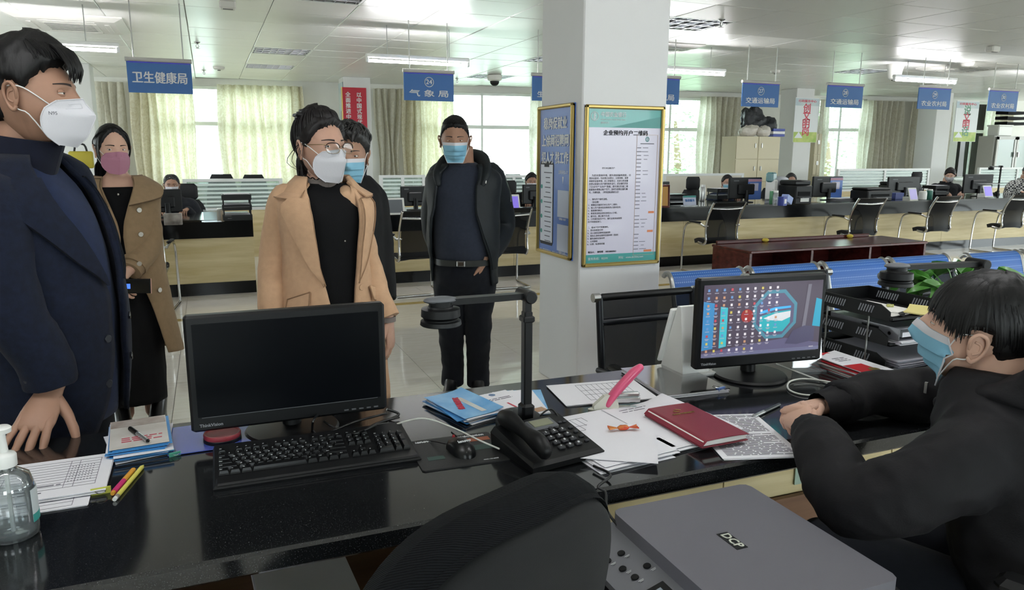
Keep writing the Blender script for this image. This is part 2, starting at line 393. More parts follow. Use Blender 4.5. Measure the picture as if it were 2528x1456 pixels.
# side and rear walls out of frame, their openings placed and sized to light the room
def side_wall(name, p0, p1, sill, head, gaps):
    p0, p1 = V(p0), V(p1); L = (p1 - p0).length; T = M.Translation(p0) @ M.Rotation(math.atan2(p1.y - p0.y, p1.x - p0.x), 4, 'Z'); mb = MB(); mb.T = T; prev = 0
    for a, b in gaps:
        mb.box(((prev + a) / 2, 0, (CZ + .08) / 2), (a - prev, .2, (CZ + .08))); mb.box(((a + b) / 2, 0, sill / 2), (b - a, .2, sill)); mb.box(((a + b) / 2, 0, (head + (CZ + .08)) / 2), (b - a, .2, (CZ + .08) - head)); prev = b
    mb.box(((prev + L) / 2, 0, (CZ + .08) / 2), (L - prev, .2, (CZ + .08))); return struct(mb.obj(name, mWALL))
side_wall('wall_front', (-7, -5.4, 0), (25.5, -5.4, 0), .9, 2.7, [(1.5, 3.2), (5.6, 7.3), (9.5, 11)] + [(13 + k * 4, 15.4 + k * 4) for k in range(5)])
side_wall('wall_left', (-7, -5.4, 0), (-7, 17.5, 0), .8, 2.75, [(14.5, 17), (18.5, 21)])
side_wall('wall_right', (25.5, -5.4, 0), (25.5, 13.1, 0), .4, 2.78, [(1.5 + k * 4.2, 5.3 + k * 4.2) for k in range(4)])
# columns
def column(name, x, y, s, rz=0):
    return struct(MB().box((0, 0, CZ / 2), (s, s, CZ), bev=.008).obj(name, mPILL, loc=(x, y, 0), rot=(0, 0, rz)))
PXC, PYC, PS = 2.015, 3.9, .57
pil = column('pillar', PXC + PS / 2, PYC + PS / 2, PS)
c1 = on_z(841, 192, CZ); column('pillar', c1.x + .26, 14.75 + .26, .52)
column('pillar', 12.05 + .25, 13.15 + .25, .5)
column('pillar', 15.75 + .25, 12.65 + .25, .5)
column('pillar', -1.95, 14.6, .5)
# curtains
def curtain_mat(name, a, b_, tr):
    m = bpy.data.materials.new(name); m.use_nodes = True; nt = m.node_tree; nt.nodes.clear()
    o = nt.nodes.new('ShaderNodeOutputMaterial'); d = nt.nodes.new('ShaderNodeBsdfDiffuse'); t = nt.nodes.new('ShaderNodeBsdfTranslucent'); x = nt.nodes.new('ShaderNodeMixShader'); x.inputs[0].default_value = tr
    tc = nt.nodes.new('ShaderNodeTexCoord'); n = nt.nodes.new('ShaderNodeTexNoise'); n.inputs['Scale'].default_value = 9; n.inputs['Detail'].default_value = 1; n.inputs['Distortion'].default_value = 2.2
    r = nt.nodes.new('ShaderNodeValToRGB'); r.color_ramp.elements[0].position = .5; r.color_ramp.elements[0].color = lin(a); r.color_ramp.elements[1].position = .56; r.color_ramp.elements[1].color = lin(b_)
    nt.links.new(tc.outputs['Object'], n.inputs['Vector']); nt.links.new(n.outputs[0], r.inputs[0]); nt.links.new(r.outputs[0], d.inputs[0]); nt.links.new(r.outputs[0], t.inputs[0])
    nt.links.new(d.outputs[0], x.inputs[1]); nt.links.new(t.outputs[0], x.inputs[2]); nt.links.new(x.outputs[0], o.inputs[0]); return m
mCURY = curtain_mat('curtain_yellow', '#ebe6d2', '#e0d9c0', .44)
mCURB = curtain_mat('curtain_beige', '#e2dfd4', '#d9d5c7', .5)
def curtain(u0, u1, label, m, z0=.25, z1=2.8, amp=.075, folds=8, flare=0, gather=None):
    ph = random.uniform(0, 6)
    def fn(a, b):
        zz = z0 + (z1 - z0) * b; aa = a
        if gather: c_, k = gather; q = k * math.exp(-((b - .45) / .3) ** 2); aa = a + (c_ - a) * q
        x = u0 + (u1 - u0) * aa + .02 * math.sin(7 * b + a * 9)
        y = -.17 - amp * (abs(math.sin(folds * PI * a + ph + .25 * math.sin(3 * b))) * 2 - 1) - .2 * amp * math.sin(folds * 3.3 * PI * a + 2 * b)
        return (x, y, zz)
    o = MB().grid(fn, folds * 14, 10).obj('curtain', m, smooth=60); o.matrix_world = WALL
    return tag(o, label, 'curtain', 'curtains on the back wall')
curtain(-1.92, -1.4, 'cream curtain bunched at the far left end of the back wall', mCURB, folds=4)
curtain(-1.3, -.16, 'backlit yellow curtain hanging behind the left desk counter sign', mCURY, folds=7)
curtain(.3, 1.95, 'wide backlit yellow patterned curtain left of the red banner', mCURY, folds=9)
curtain(3.35, 3.95, 'gathered cream curtain right of the red banner column', mCURB, folds=4, gather=(.6, .3))
curtain(3.95, 5.05, 'yellow patterned curtain behind the jacket man, left of a bright window', mCURY, folds=7)
curtain(6.75, 7.45, 'narrow cream curtain at the left edge of the big pillar', mCURB, folds=5)
curtain(10.85, 12.0, 'tan curtain right of the big pillar, left of the filing cabinets', mCURB, folds=8)
curtain(14.12, 14.4, 'narrow curtain tied beside the white and green poster column', mCURB, folds=2)
curtain(15.25, 16.55, 'wide tan curtain behind the fourth blue sign from right', mCURB, folds=9)
curtain(16.75, 18.0, 'tan curtain left of the far right column', mCURB, folds=8)
curtain(19.15, 20.0, 'tan curtain beside the glass door cabinet at far right', mCURB, folds=6)
# trees outside the windows
mLEAF = mat('tree_leaf', '#b4d6a0', .6, col2='#78b274', vscale=3); mBARK = mat('bark', '#6b5a48', .9, vary=.2)
def tree(x, y, h, r, label, nleaf=1900):
    t = thing('tree', label, 'tree', (x, y, -.5), 0, 'trees outside the windows')
    MB().tube([(0, 0, 0), (.1, 0, h * .4), (0, .1, h * .75)], [.16, .12, .05], 10).obj('trunk', mBARK, t, 60)
    mb = MB()
    for k in range(nleaf):
        a = random.uniform(0, 2 * PI); b = math.acos(random.uniform(-1, 1)); q = r * random.uniform(.35, 1) ** .6
        c = V((q * math.sin(b) * math.cos(a), q * math.sin(b) * math.sin(a), h * .58 + q * 1.1 * math.cos(b)))
        F = frame((random.gauss(0, 1), random.gauss(0, 1), random.gauss(.4, 1))); s = random.uniform(.05, .13)
        mb.poly([c + F @ V((-s, 0, 0)), c + F @ V((0, -s * .45, .01)), c + F @ V((s, 0, 0)), c + F @ V((0, s * .45, .01))])
    tag(mb.obj('foliage', mLEAF, t), kind='stuff')
for x, y, h, r, l in ((14.0, 20.5, 4.0, 1.5, 'leafy tree outside the window right of the big pillar'), (18.4, 18.6, 4.2, 1.7, 'leafy tree outside the window beside the green poster column'), (24.0, 18.0, 4.6, 2.0, 'leafy tree outside the far right window'), (21.0, 15.9, 3.2, 1.0, 'low leafy tree outside, right of the middle right window')): tree(x, y, h, r, l)
gr = struct(bx('ground', (8, 30, -1.1), (90, 26, .1), mat('outside_ground', '#9aa08e', .9, vary=.2, vscale=1)))
# posters on the far columns
# ---------------------------------------------------------------- hanging signs and lit tubes
mSIGNBAR = mat('sign_bar', '#b4b2b0', .4)
mROD = mat('rod_grey', '#a9a9a6', .35, metal=.6)
mVIO = mat('violet_strip', '#3a35c8', .4)
SIGNS = [(308, 473, 146, 230, None, '卫生健康局', 'blue hanging sign over the left counter with five characters and no number'),
    (994, 1121, 174, 249, '24', '气 象 局', 'blue hanging sign numbered 24 over the jacket man'),
    (1312, 1432, 184, 250, '25', '生态环境局', 'blue hanging sign mostly hidden at the left edge of the big pillar'),
    (1560, 1680, 187, 257, '26', '生态环境局', 'blue hanging sign mostly hidden at the right edge of the big pillar'),
    (1832, 1926, 201, 264, '27', '交通运输局', 'blue hanging sign numbered 27 over the filing cabinets'),
    (2042, 2133, 207, 266, '28', '交通运输局', 'blue hanging sign numbered 28 right of the green poster column'),
    (2268, 2350, 213, 270, '29', '农业农村局', 'blue hanging sign numbered 29 left of the far right column'),
    (2442, 2516, 220, 275, '30', '农业农村局', 'blue hanging sign numbered 30 at the far right')]
for x0, x1, yt, yb, num, words, lab in SIGNS:
    a = on_y(x0, yt, 8.3); b = on_y(x1, yt, 8.3); zb = on_y((x0 + x1) / 2, yb, 8.3).z; wd = b.x - a.x; zt = (a.z + b.z) / 2; cx = (a.x + b.x) / 2; h = zt - .03 - zb
    s = thing('hanging_sign', lab, 'sign', (cx, 8.3, zb), 0, 'blue counter signs')
    bx('sign_panel', (0, 0, h / 2), (wd * .97, .012, h), mBLUESIGN, s)
    MB().cyl((-wd / 2, 0, h + .02), .021, wd, 12, (1, 0, 0)).obj('sign_bar', mSIGNBAR, s, 40)
    bx('strip', (0, -.008, h - .006), (wd * .93, .004, .01), mVIO, s)
    for sx in (-1, 1): MB().cyl((sx * wd * .37, 0, h + .03), .006, CZ - zb - h - .03, 8).obj('rod', mROD, s, 40)
    if num:
        mb = MB(); r = h * .17; c = V((0, -.008, h * .68))
        mb.tube([c + V((r * math.cos(t * PI / 14), 0, r * math.sin(t * PI / 14))) for t in range(29)], .004, 6).obj('ring', mLETW, s)
        text(num, h * .24, mLETW, s, facing(0, -.008, h * .68), 'numeral', .0015)
        text(words, h * .27, mLETW, s, facing(0, -.008, h * .25), 'lettering', .002, width=wd * .76)
    else: text(words, h * .4, mLETW, s, facing(0, -.008, h * .47), 'lettering', .003, width=wd * .82)
mTUBEADD = mat('added_tube_near', '#ffffff', .5, emit='#fdfdff', es=38); mBATT = mat('batten_white', '#f0f0ee', .5)  # tubes over the near desk are unseen, added to brighten its papers
for x0, x1, z, lab in ((-2.2, -.744, 2.475, 'long lit tube lamp behind the head of the navy blazer man'), (1.74, 2.97, 2.505, 'lit tube lamp above the sign numbered 24'), (5.45, 6.69, 2.55, 'lit tube lamp at the right edge of the big pillar'), (9.83, 11.19, 2.61, 'lit tube lamp over sign 29 below the right ceiling air conditioner'), (12.85, 14.1, 2.64, 'lit tube lamp cut by the right edge, above sign 30'), (-1.4, -.1, -2.5, 'added unseen tube lamp over the near desk, at left'), (1.2, 2.5, -2.5, 'added unseen tube lamp over the near desk, in the middle'), (3.4, 4.7, -2.5, 'added unseen tube lamp over the near desk, at right')):
    near = z < 0; z = abs(z); t = thing('tube_lamp', lab, 'lamp', ((x0 + x1) / 2, 1.3 if near else 8.7, z), 0, 'lit tubes over the counters'); L = x1 - x0
    MB().cyl((-L / 2 + .03, 0, 0), .016, L - .06, 12, (1, 0, 0)).obj('tube', mTUBEADD if near else mTUBE, t, 40)
    bx('batten', (0, .0, .055), (L, .06, .045), mBATT, t, .008)
    for sx in (-1, 1):
        bx('end_cap', (sx * (L / 2 - .015), 0, .01), (.03, .04, .06), mBATT, t, .006)
        MB().cyl((sx * L * .3, 0, .07), .005, CZ - z - .07, 8).obj('rod', mROD, t)
# ---------------------------------------------------------------- small ceiling fittings
mAC = mat('fitting_white', '#d5d3cd', .45); mACD = mat('vent_dark', '#6b6a68', .6)
def cassette(x, y, lab, s=.9):
    t = thing('ceiling_air_conditioner', lab, 'air conditioner', (x, y, CZ), 0, 'cassette air conditioners')
    MB().loft([[V((sx * q, sy * q, z)) for sx, sy in ((-1, -1), (1, -1), (1, 1), (-1, 1))] for q, z in ((s / 2, 0), (s / 2, -.015), (s / 2 - .09, -.05), (s / 2 - .1, -.05))]).obj('panel', mAC, t)
    g = MB()
    bx('intake_grille', (0, 0, -.053), (s * .5, s * .5, .01), mAC, t, .01)
    for k in range(4):
        a = k * PI / 2; f_ = MB().box((0, s * .34, -.052), (s * .5, .055, .012), bev=.01); o = f_.obj('flap', mAC, t); o.rotation_euler = (0, 0, a)
    for k in range(6): bx('slit', (0, -s * .2 + k * s * .08, -.059), (s * .42, .01, .004), mACD, t)
cassette(-1.3, 9.9, 'ceiling air conditioner above the left lit tube', 1.1); cassette(11.6, 8.85, 'ceiling air conditioner above sign 29 at right', 1.05); cassette(5.75, 8.95, 'ceiling air conditioner at the right edge of the big pillar', .9)
def sprinkler(x, y, lab):
    t = thing('sprinkler', lab, 'sprinkler', (x, y, CZ), 0, 'ceiling sprinklers')
    MB().lathe([(.004, -.09), (.03, -.088), (.032, -.082), (.008, -.08), (.008, -.03), (.012, -.02), (.04, -.006), (.04, 0)]).obj('head', mCHROME, t, 40)
    for sx in (-1, 1): MB().tube([(sx * .008, 0, -.03), (sx * .02, 0, -.055), (sx * .004, 0, -.08)], .004, 6).obj('arm', mCHROME, t)
sprinkler(-.02, 11.0, 'sprinkler head in the ceiling right of the left blue sign'); sprinkler(.05, 14.6, 'small far sprinkler head above the gap between yellow curtains'); sprinkler(5.22, 6.9, 'sprinkler head in the ceiling right of the big pillar'); sprinkler(12.9, 8.4, 'sprinkler head near the far right tube lamp'); sprinkler(4.6, 14.2, 'small far sprinkler left of the dome camera')
def detector(x, y, lab, r=.05):
    t = thing('smoke_detector', lab, 'detector', (x, y, CZ), 0, 'ceiling detectors')
    MB().lathe([(r * .3, -.05), (r * .8, -.045), (r, -.03), (r * 1.05, 0)]).obj('body', mAC, t, 40); MB().lathe([(r * .25, -.062), (r * .3, -.05)]).obj('chamber', mACD, t)
detector(.29, 14.0, 'round detector between the signs and the far grille lights', .09); detector(6.2, 11.9, 'round detector beside the dome camera', .07); detector(9.2, 10.6, 'round detector right of sign 27', .08)
def box_detector(x, y, lab):
    t = thing('ceiling_speaker', lab, 'detector', (x, y, CZ), 0, 'box detectors on the ceiling')
    bx('body', (0, 0, -.04), (.15, .12, .08), mAC, t, .015); bx('slot', (0, -.03, -.082), (.09, .03, .006), mACD, t)
box_detector(.28, 7.95, 'white box detector at the top edge of the ceiling'); box_detector(9.75, 7.1, 'white box detector near the right edge grille light')
for x, y, z, lab in ((5.0, 13.2, CZ, 'dome camera hanging before the bright left window'), (13.9, 11.4, CZ, 'dome camera near the top of the far right column'), (10.3, 9.1, CZ, 'white cone shaped camera under the ceiling at right')):
    t = thing('dome_camera', lab, 'camera', (x, y, z), 0, 'security cameras')
    if 'cone' in lab: MB().lathe([(.05, -.24), (.09, -.22), (.11, -.1), (.13, -.02), (.13, 0)]).obj('housing', mAC, t, 40); MB().ell((0, 0, -.235), (.045, .045, .03)).obj('lens', mBLK, t, 40)
    else: MB().lathe([(.1, -.12), (.13, -.1), (.14, -.02), (.11, 0)]).obj('housing', mAC, t, 40); MB().ell((0, 0, -.13), (.085, .085, .08)).obj('lens', mBLK, t, 40)
# ---------------------------------------------------------------- service counters at the back
def counter(x0, x1, lab, nseam):
    t = thing('service_counter', lab, 'counter', (x0, 8.25, 0)); L = x1 - x0
    bx('worktop', (L / 2, .52, .785), (L, 1.1, .02), mGRAN, t); bx('apron', (L / 2, .0, .69), (L, .04, .17), mGRANB, t)
    for i in range(nseam): bx('front_panel', ((i + .5) * L / nseam, .06, .37), (L / nseam - .004, .03, .48), mWOOD, t)
    bx('kickboard', (L / 2, .05, .065), (L, .03, .13), mGRANB, t)
    bx('side_panel', (L - .012, .4, .35), (.024, .66, .7), mWOOD, t); bx('side_panel', (.012, .4, .35), (.024, .66, .7), mWOOD, t)
counter(-3.2, .4, 'left service counter, black stone top over pale wood front', 2)
counter(.95, 20.5, 'long service counter at the back running behind the pillar to the right', 8)
# ---------------------------------------------------------------- visitor chairs
mMESH = glass_mat('chair_mesh', (.5, .5, .5), .02, .5, ('#17181c', .48)); mSEAT = mat('seat_black', '#15161a', .75, bump=.2, bscale=300)
def visitor_chair(lab, frm, grp):
    t = thing('visitor_chair', lab, 'chair', (0, 0, 0), 0, grp)
    mb = MB(); mb.grid(lambda u, v: (.235 * (2 * u - 1), -.2 + .24 * v - .06 * math.sin(PI * v) * math.cos((u - .5) * PI), .43 + .03 * math.sin(PI * v)), 8, 8, .05).obj('seat', mSEAT, t, 50)
    def back(v): return (-.205 - .05 * v - .07 * v * v + .05 * math.sin(PI * v), .40 + .5 * v)
    MB().grid(lambda u, v: (.215 * (2 * u - 1), back(v * .86)[0] - .03 * math.cos((u - .5) * PI), back(v * .86)[1]), 6, 8, .004).obj('back_mesh', mMESH, t, 50)
    for s in (-1, 1):
        MB().tube([(s * .235, -.05, .40), (s * .235, -.16, .385), (s * .235, back(.02)[0], .43)] + [(s * .235,) + back(k / 6) for k in range(1, 7)], .013, 8, 2, flat=1.3).obj('back_post', frm, t, 50)
        MB().tube([(s * .262, back(.42)[0], back(.42)[1]), (s * .27, -.1, .635), (s * .27, .08, .635), (s * .27, .19, .58), (s * .27, .225, .42), (s * .27, .24, .06), (s * .27, .215, .018), (s * .27, .12, .013), (s * .27, -.2, .013)], .0125, 10, 4).obj('side_frame', frm, t, 60)
        MB().box((s * .27, -.01, .652), (.045, .22, .022), bev=.01).obj('arm_pad', mBLK, t, 50)
        MB().cyl((s * .205 if s < 0 else .205, back(.42)[0], back(.42)[1]), .01, .065, 8, (s, 0, 0)).obj('bracket', frm, t)
    MB().tube([(-.27, -.2, .013), (.27, -.2, .013)], .0125, 10).obj('floor_bar', frm, t, 60)
    MB().tube([(-.235,) + back(.86), (0, back(.86)[0] - .035, back(.86)[1] - .008), (.235,) + back(.86)], .011, 8, 4).obj('cross_bar', frm, t, 50)
    MB().grid(lambda u, v: (.24 * (2 * u - 1), back(.9 + .1 * v)[0] - .03 * math.cos((u - .5) * PI), back(.9 + .1 * v)[1]), 6, 2, .012).obj('top_pad', mBLK, t, 50)
    return t
VC = None
for px, py, lab in ((1781, 597, 'black mesh chrome visitor chair standing just right of the big pillar'), (2131, 577, 'black mesh chrome visitor chair behind the long dark red table'), (2316, 568, 'black mesh chrome visitor chair facing the ponytail clerk'), (2498, 559, 'black mesh chrome visitor chair at the far right edge')):
    p = on_z(px, py, .41); p.y += .2
    if VC is None: VC = visitor_chair(lab, mCHROME, 'visitor chairs at the back counters'); VC.location = (p.x, p.y, 0); VC.rotation_euler.z = .0
    else: dup(VC, (p.x, p.y, 0), random.uniform(-.06, .06), lab)
dup(VC, (-.64, 7.72, 0), -.12, 'black mesh chrome visitor chair beside the trench coat woman at the left counter')
dup(VC, (1.98, 7.62, 0), .08, 'black mesh chrome visitor chair between the beige coat woman and the jacket man')
dup(VC, (2.99, 7.68, 0), -.05, 'black mesh chrome visitor chair directly behind the jacket man')
mFRB = mat('chair_frame_black', '#1b1d22', .35, metal=.5)
def near_chair(x, y, rz, lab):
    t = thing('visitor_chair', lab, 'chair', (x, y, 0), rz, 'black framed visitor chairs at the near desk')
    w_ = .235
    for s in (-1, 1):
        MB().tube([(s * w_, -.03, .42), (s * w_, -.2, .43), (s * w_, -.25, .52), (s * w_, -.3, .9)], .016, 8, 3).obj('back_post', mFRB, t, 50)
        MB().tube([(s * (w_ + .03), -.24, .6), (s * (w_ + .03), .15, .63), (s * (w_ + .03), .22, .5), (s * (w_ + .03), .24, .03), (s * (w_ + .03), .1, .015), (s * (w_ + .03), -.22, .015)], .013, 8, 3).obj('side_frame', mFRB, t, 50)
        MB().box((s * (w_ + .03), -.02, .645), (.05, .24, .02), bev=.009).obj('arm_pad', mBLK, t, 50)
        MB().cyl((s * w_, -.3, .893), .019, .03 * 1, 12, (s, 0, 0)).obj('end_cap', mSTEEL, t, 40)
    MB().box((0, -.3, .893), (2 * w_, .03, .03), bev=.01).obj('top_rail', mBLK, t, 50)
    MB().box((0, -.283, .79), (2 * w_, .02, .03), bev=.008).obj('middle_rail', mFRB, t, 50)
    MB().grid(lambda u, v: (w_ * (2 * u - 1), -.245 - .03 * v - .02 * math.cos((u - .5) * PI), .47 + .31 * v), 6, 4, .004).obj('back_mesh', mMESH, t, 50)
    MB().grid(lambda u, v: (w_ * (2 * u - 1), -.284 - .012 * v, .80 + .08 * v), 6, 2, .003).obj('top_mesh', mMESH, t, 50)
    MB().grid(lambda u, v: (w_ * (2 * u - 1), -.22 + .45 * v, .44 + .02 * math.sin(PI * v)), 6, 5, .05).obj('seat', mSEAT, t, 50)
    MB().tube([(-w_ - .03, -.22, .015), (w_ + .03, -.22, .015)], .013, 8).obj('floor_bar', mFRB, t)
near_chair(1.71, 2.36, PI + .02, 'black framed mesh chair across the desk left of the lit screen')
near_chair(2.62, 2.55, PI - .05, 'black framed mesh chair behind the paper trays and plant')
near_chair(3.3, 2.35, PI, 'black framed mesh chair at the right edge behind the dark haired clerk')
# ---------------------------------------------------------------- staff chairs, partitions, cabinets at the back
mCHB = mat('office_chair_black', '#121317', .8); mCHBLUE = mat('seat_blue', '#24357c', .8)
def staff_chair(x, y, lab, rz=0, head=True, blue=False, h=1.0):
    t = thing('office_chair', lab, 'chair', (x, y, 0), rz, 'black office chairs behind the counters')
    MB().box((0, 0, .48), (.5, .48, .09), bev=.04).obj('seat', mCHBLUE if blue else mCHB, t, 50)
    MB().grid(lambda u, v: ((.25 - .05 * v) * (2 * u - 1) * (1 - .3 * v ** 6), .24 + .08 * v - .05 * math.cos((u - .5) * PI), .55 + (h - .55) * v), 8, 6, .05).obj('backrest', mCHB, t, 50)
    if head: MB().box((0, .28, h + .10), (.27, .08, .21), bev=.07).obj('headrest', mCHB, t, 70); MB().tube([(0, .3, h - .1), (0, .31, h + .06)], .05, 8, flat=.5).obj('headrest_stem', mBLK, t)
    for s in (-1, 1): MB().tube([(s * .25, .1, .48), (s * .29, .08, .6), (s * .29, .06, .7)], .018, 8, 2).obj('arm', mBLK, t); MB().box((s * .29, .0, .71), (.06, .25, .03), bev=.012).obj('arm_pad', mBLK, t)
    MB().cyl((0, 0, .1), .03, .35, 10).obj('gas_column', mBLK, t)
    for k in range(5):
        a = k * 2 * PI / 5; MB().tube([(0, 0, .12), (.3 * math.cos(a), .3 * math.sin(a), .07)], [.028, .018], 8).obj('base_leg', mBLK, t); MB().cyl((.3 * math.cos(a) - .02 * math.sin(a), .3 * math.sin(a) - .02 * math.cos(a), .03), .03, .04, 10, (0, 1, 0)).obj('wheel', mBLK, t)
def chair_at(px, py, y, lab, **k): p = on_y(px, py, y); h = p.z - (.24 if k.get('head', True) else 0); staff_chair(p.x, y, lab, h=max(.85, h), **k)
chair_at(456, 448, 10.0, 'black office chair behind the clerk at the left counter'); chair_at(1738, 432, 9.9, 'empty black office chair with headrest and blue seat right of the big pillar', blue=True)
chair_at(1936, 430, 10.0, 'black office chair behind the clerk with the white machine'); chair_at(2298, 420, 9.9, 'black office chair with headrest left of the ponytail clerk', blue=True); chair_at(1272, 441, 10.2, 'black office chair behind the clerk left of the big pillar')
for px, py, l in ((547, 431, 'left chair back peeping over the left glass partition'), (628, 432, 'right chair back peeping over the left glass partition'), (1283, 431, 'chair back peeping over the partition left of the pillar'), (2241, 425, 'chair back peeping over the right glass partition')):
    chair_at(px, py, 13.0 if px == 628 else 12.2, 'black ' + l, head=False)
mPART = mat('partition_frame', '#d2d4d2', .35); mPARTW = mat('partition_cream', '#cfc9b9', .6); mFROST = glass_mat('striped_glass', (.8, .9, .88), .08, .1, ('#c9dcd6', .3)); mSTRIPE = mat('frost_stripe', '#dbe9e4', .6)
def partition(px0, px1, ytop, Y, lab, npan, solid=False):
    a = on_y(px0, ytop, Y); b = on_y(px1, ytop, Y); L = b.x - a.x; H = (a.z + b.z) / 2
    t = thing('partition_screen', lab, 'partition', (a.x, Y, 0), 0, 'low office partitions')
    for i in range(npan + 1): bx('post', (L * i / npan, 0, H / 2), (.05, .05, H), mPART, t)
    for i in range(npan):
        x0, x1 = L * i / npan + .025, L * (i + 1) / npan - .025; xc = (x0 + x1) / 2; wd = x1 - x0
        bx('top_rail', (xc, 0, H - .02), (wd, .05, .04), mPART, t); bx('middle_rail', (xc, 0, H - .42), (wd, .05, .04), mPART, t)
        bx('lower_panel', (xc, 0, (H - .44) / 2), (wd, .03, H - .44), mWOOD, t)
        if solid: bx('upper_panel', (xc, 0, H - .22), (wd, .03, .36), mPARTW, t)
        else:
            bx('glass_panel', (xc, 0, H - .22), (wd, .008, .36), mFROST, t)
            for k in range(6): bx('stripe', (xc, -.006, H - .37 + k * .058), (wd, .002, .028), mSTRIPE, t)
partition(455, 692, 441, 11.2, 'glass striped partition behind the left counter', 1); partition(940, 1045, 432, 11.2, 'glass partition left of the jacket man', 2); partition(1235, 1332, 432, 11.2, 'glass partition between the jacket man and the pillar', 3)
partition(1640, 1832, 428, 10.9, 'solid cream partition right of the big pillar', 1, True); partition(2070, 2292, 416, 11.2, 'glass striped partition behind the two monitors at right', 2); partition(2418, 2600, 413, 11.2, 'glass striped partition at the far right below the cabinet', 2)
mCAB = mat('cabinet_cream', '#c4bb9f', .5); mCABG = mat('cabinet_grey', '#b9b9b4', .45)
def filing(px0, px1, ytop, Y, lab, dep=.45):
    a = on_y(px0, ytop, Y); b = on_y(px1, ytop, Y); L = b.x - a.x; H = a.z
    t = thing('filing_cabinet', lab, 'cabinet', (a.x, Y, 0), 0, 'cream filing cabinets'); n = 2; bx('body', (L / 2, dep / 2, H / 2), (L, dep, H), mCAB, t)
    for r in range(4):
        for c in range(n):
            d = bx('door', (L * (c + .5) / n, -.008, H * (r + .5) / 4), (L / n - .012, .02, H / 4 - .012), mCAB, t, .004)
            bx('handle', (L * (c + (.85 if c == 0 else .15)) / n, -.025, H * (r + .6) / 4), (.02, .02, .09), mSTEEL, d)
    return t, a, L, H
cab, ca, cL, cH = filing(1818, 1926, 336, 12.4, 'cream filing cabinet heaped with bags beside the poster column')
filing(2012, 2030, 330, 14.0, 'narrow cream cabinet at the right edge of the poster column')
filing(168, 208, 418, 12.0, 'cream cabinet behind the trench coat woman under a yellow bag')
mBAG = mat('bag_black', '#24262b', .55, bump=.6, bscale=14, dist=.03); mBAGW = mat('bag_white', '#cfc8bf', .5, bump=.6, bscale=18, dist=.03); mYBAG = mat('bag_yellow', '#a89a2e', .6)
def bag(x, y, z, r, m, lab, h=1):
    o = MB().ell((0, 0, r * h * .8), (r, r * .7, r * h), 32, 22)
    for v_ in o.bm.verts:
        n = noise.noise(v_.co * (3.2 / r * .3) + V((x, y, z))); v_.co *= 1 + .45 * n + .16 * noise.noise(v_.co * (4 / r) + V((y, 0, x))); v_.co.z = max(0, v_.co.z)
    b = o.obj('bag', m, None, 60, (x, y, z)); tag(b, lab, 'bag', 'bags on the filing cabinet'); MB().tube([(-.06, 0, r * h * 1.6), (0, .02, r * h * 1.9), (.07, 0, r * h * 1.6)], .012, 6, 3).obj('handle', m, b); return b
bag(ca.x + .42, 12.6, cH, .2, mBAGW, 'crumpled white bag of papers at the left on the filing cabinet', .6); bag(ca.x + .62, 12.72, cH + .12, .26, mBAG, 'large black bag heaped on the cream filing cabinet', 1.0); bag(ca.x + .98, 12.65, cH + .08, .22, mBAG, 'smaller black bag beside the larger one on the filing cabinet', .8); bag(ca.x + .75, 12.5, cH, .16, mBAGW, 'white plastic bag in the middle on the filing cabinet', .7)
mBINDER = mat('binder_blue', '#38479a', .5)
for k in range(3): tag(bx('binder', (ca.x + 1.12, 12.58, cH + .03 + k * .055), (.3, .26, .05), mBINDER if k % 2 == 0 else mPAPER, None), ['lowest blue binder', 'white binder between the blue ones', 'topmost blue binder'][k] + ' lying on the filing cabinet', 'binder', 'binders on the filing cabinet')
p = on_y(188, 418, 12.0); yb = MB().box((0, 0, .13), (.3, .15, .24), bev=.02).obj('bag', mYBAG, None, 50, (p.x + .05, 12.2, p.z)); tag(yb, 'yellow carrier bag with black handles behind the trench coat woman', 'bag')
MB().tube([(-.08, 0, .24), (-.05, 0, .34), (.05, 0, .34), (.08, 0, .24)], .014, 6, 3).obj('handle', mBLK, yb)
gA = on_y(2460, 335, 12.6)
t = thing('display_cabinet', 'grey cabinet with two glass doors at the far right', 'cabinet', (gA.x, 12.6, 0))
bx('body', (.75, .25, gA.z / 2), (1.5, .4, gA.z), mCABG, t)
for c in range(2):
    d = MB(); x0 = .04 + c * .72
    for q, s in (((x0 + .03, -.0, gA.z - .42), (.06, .03, .8)), ((x0 + .66, 0, gA.z - .42), (.06, .03, .8)), ((x0 + .345, 0, gA.z - .05), (.69, .03, .07)), ((x0 + .345, 0, gA.z - .8), (.69, .03, .07))): d.box(q, s)
    do = d.obj('door', mCABG, t); bx('door_glass', (x0 + .345, 0, gA.z - .42), (.56, .006, .68), mFROST, do); bx('handle', (x0 + (.63 if c == 0 else .06), -.03, gA.z - .45), (.03, .03, .12), mSTEEL, do)
    bx('interior', (x0 + .345, .03, gA.z - .42), (.58, .01, .7), mBLKM, t)
    for z in (.22, .5): bx('shelf', (x0 + .345, .02, gA.z - z), (.56, .03, .02), mCABG, t)
q = thing('storage_box', 'white box standing on the far right display cabinet', 'box', (gA.x + .45, 12.85, gA.z)); bx('box_body', (0, 0, .12), (.5, .3, .24), mWHITE, q, .02); bx('box_lid', (0, 0, .25), (.53, .33, .04), mWHITE, q, .01)
for k in range(3):
    tr = MB(); tr.box((0, 0, .006), (.7, .32, .012)); [tr.box((sx * .345, 0, .04), (.012, .32, .07)) for sx in (-1, 1)]; tr.box((0, -.155, .035), (.7, .012, .06)); tr.box((0, .155, .035), (.7, .012, .06))
    tag(tr.obj('document_tray', mBLKM, None, None, (gA.x + .8, 12.85, gA.z + .272 + k * .13)), ['lowest', 'middle', 'topmost'][k] + ' black tray stacked on the far right cabinet', 'tray', 'black trays on the cabinet')
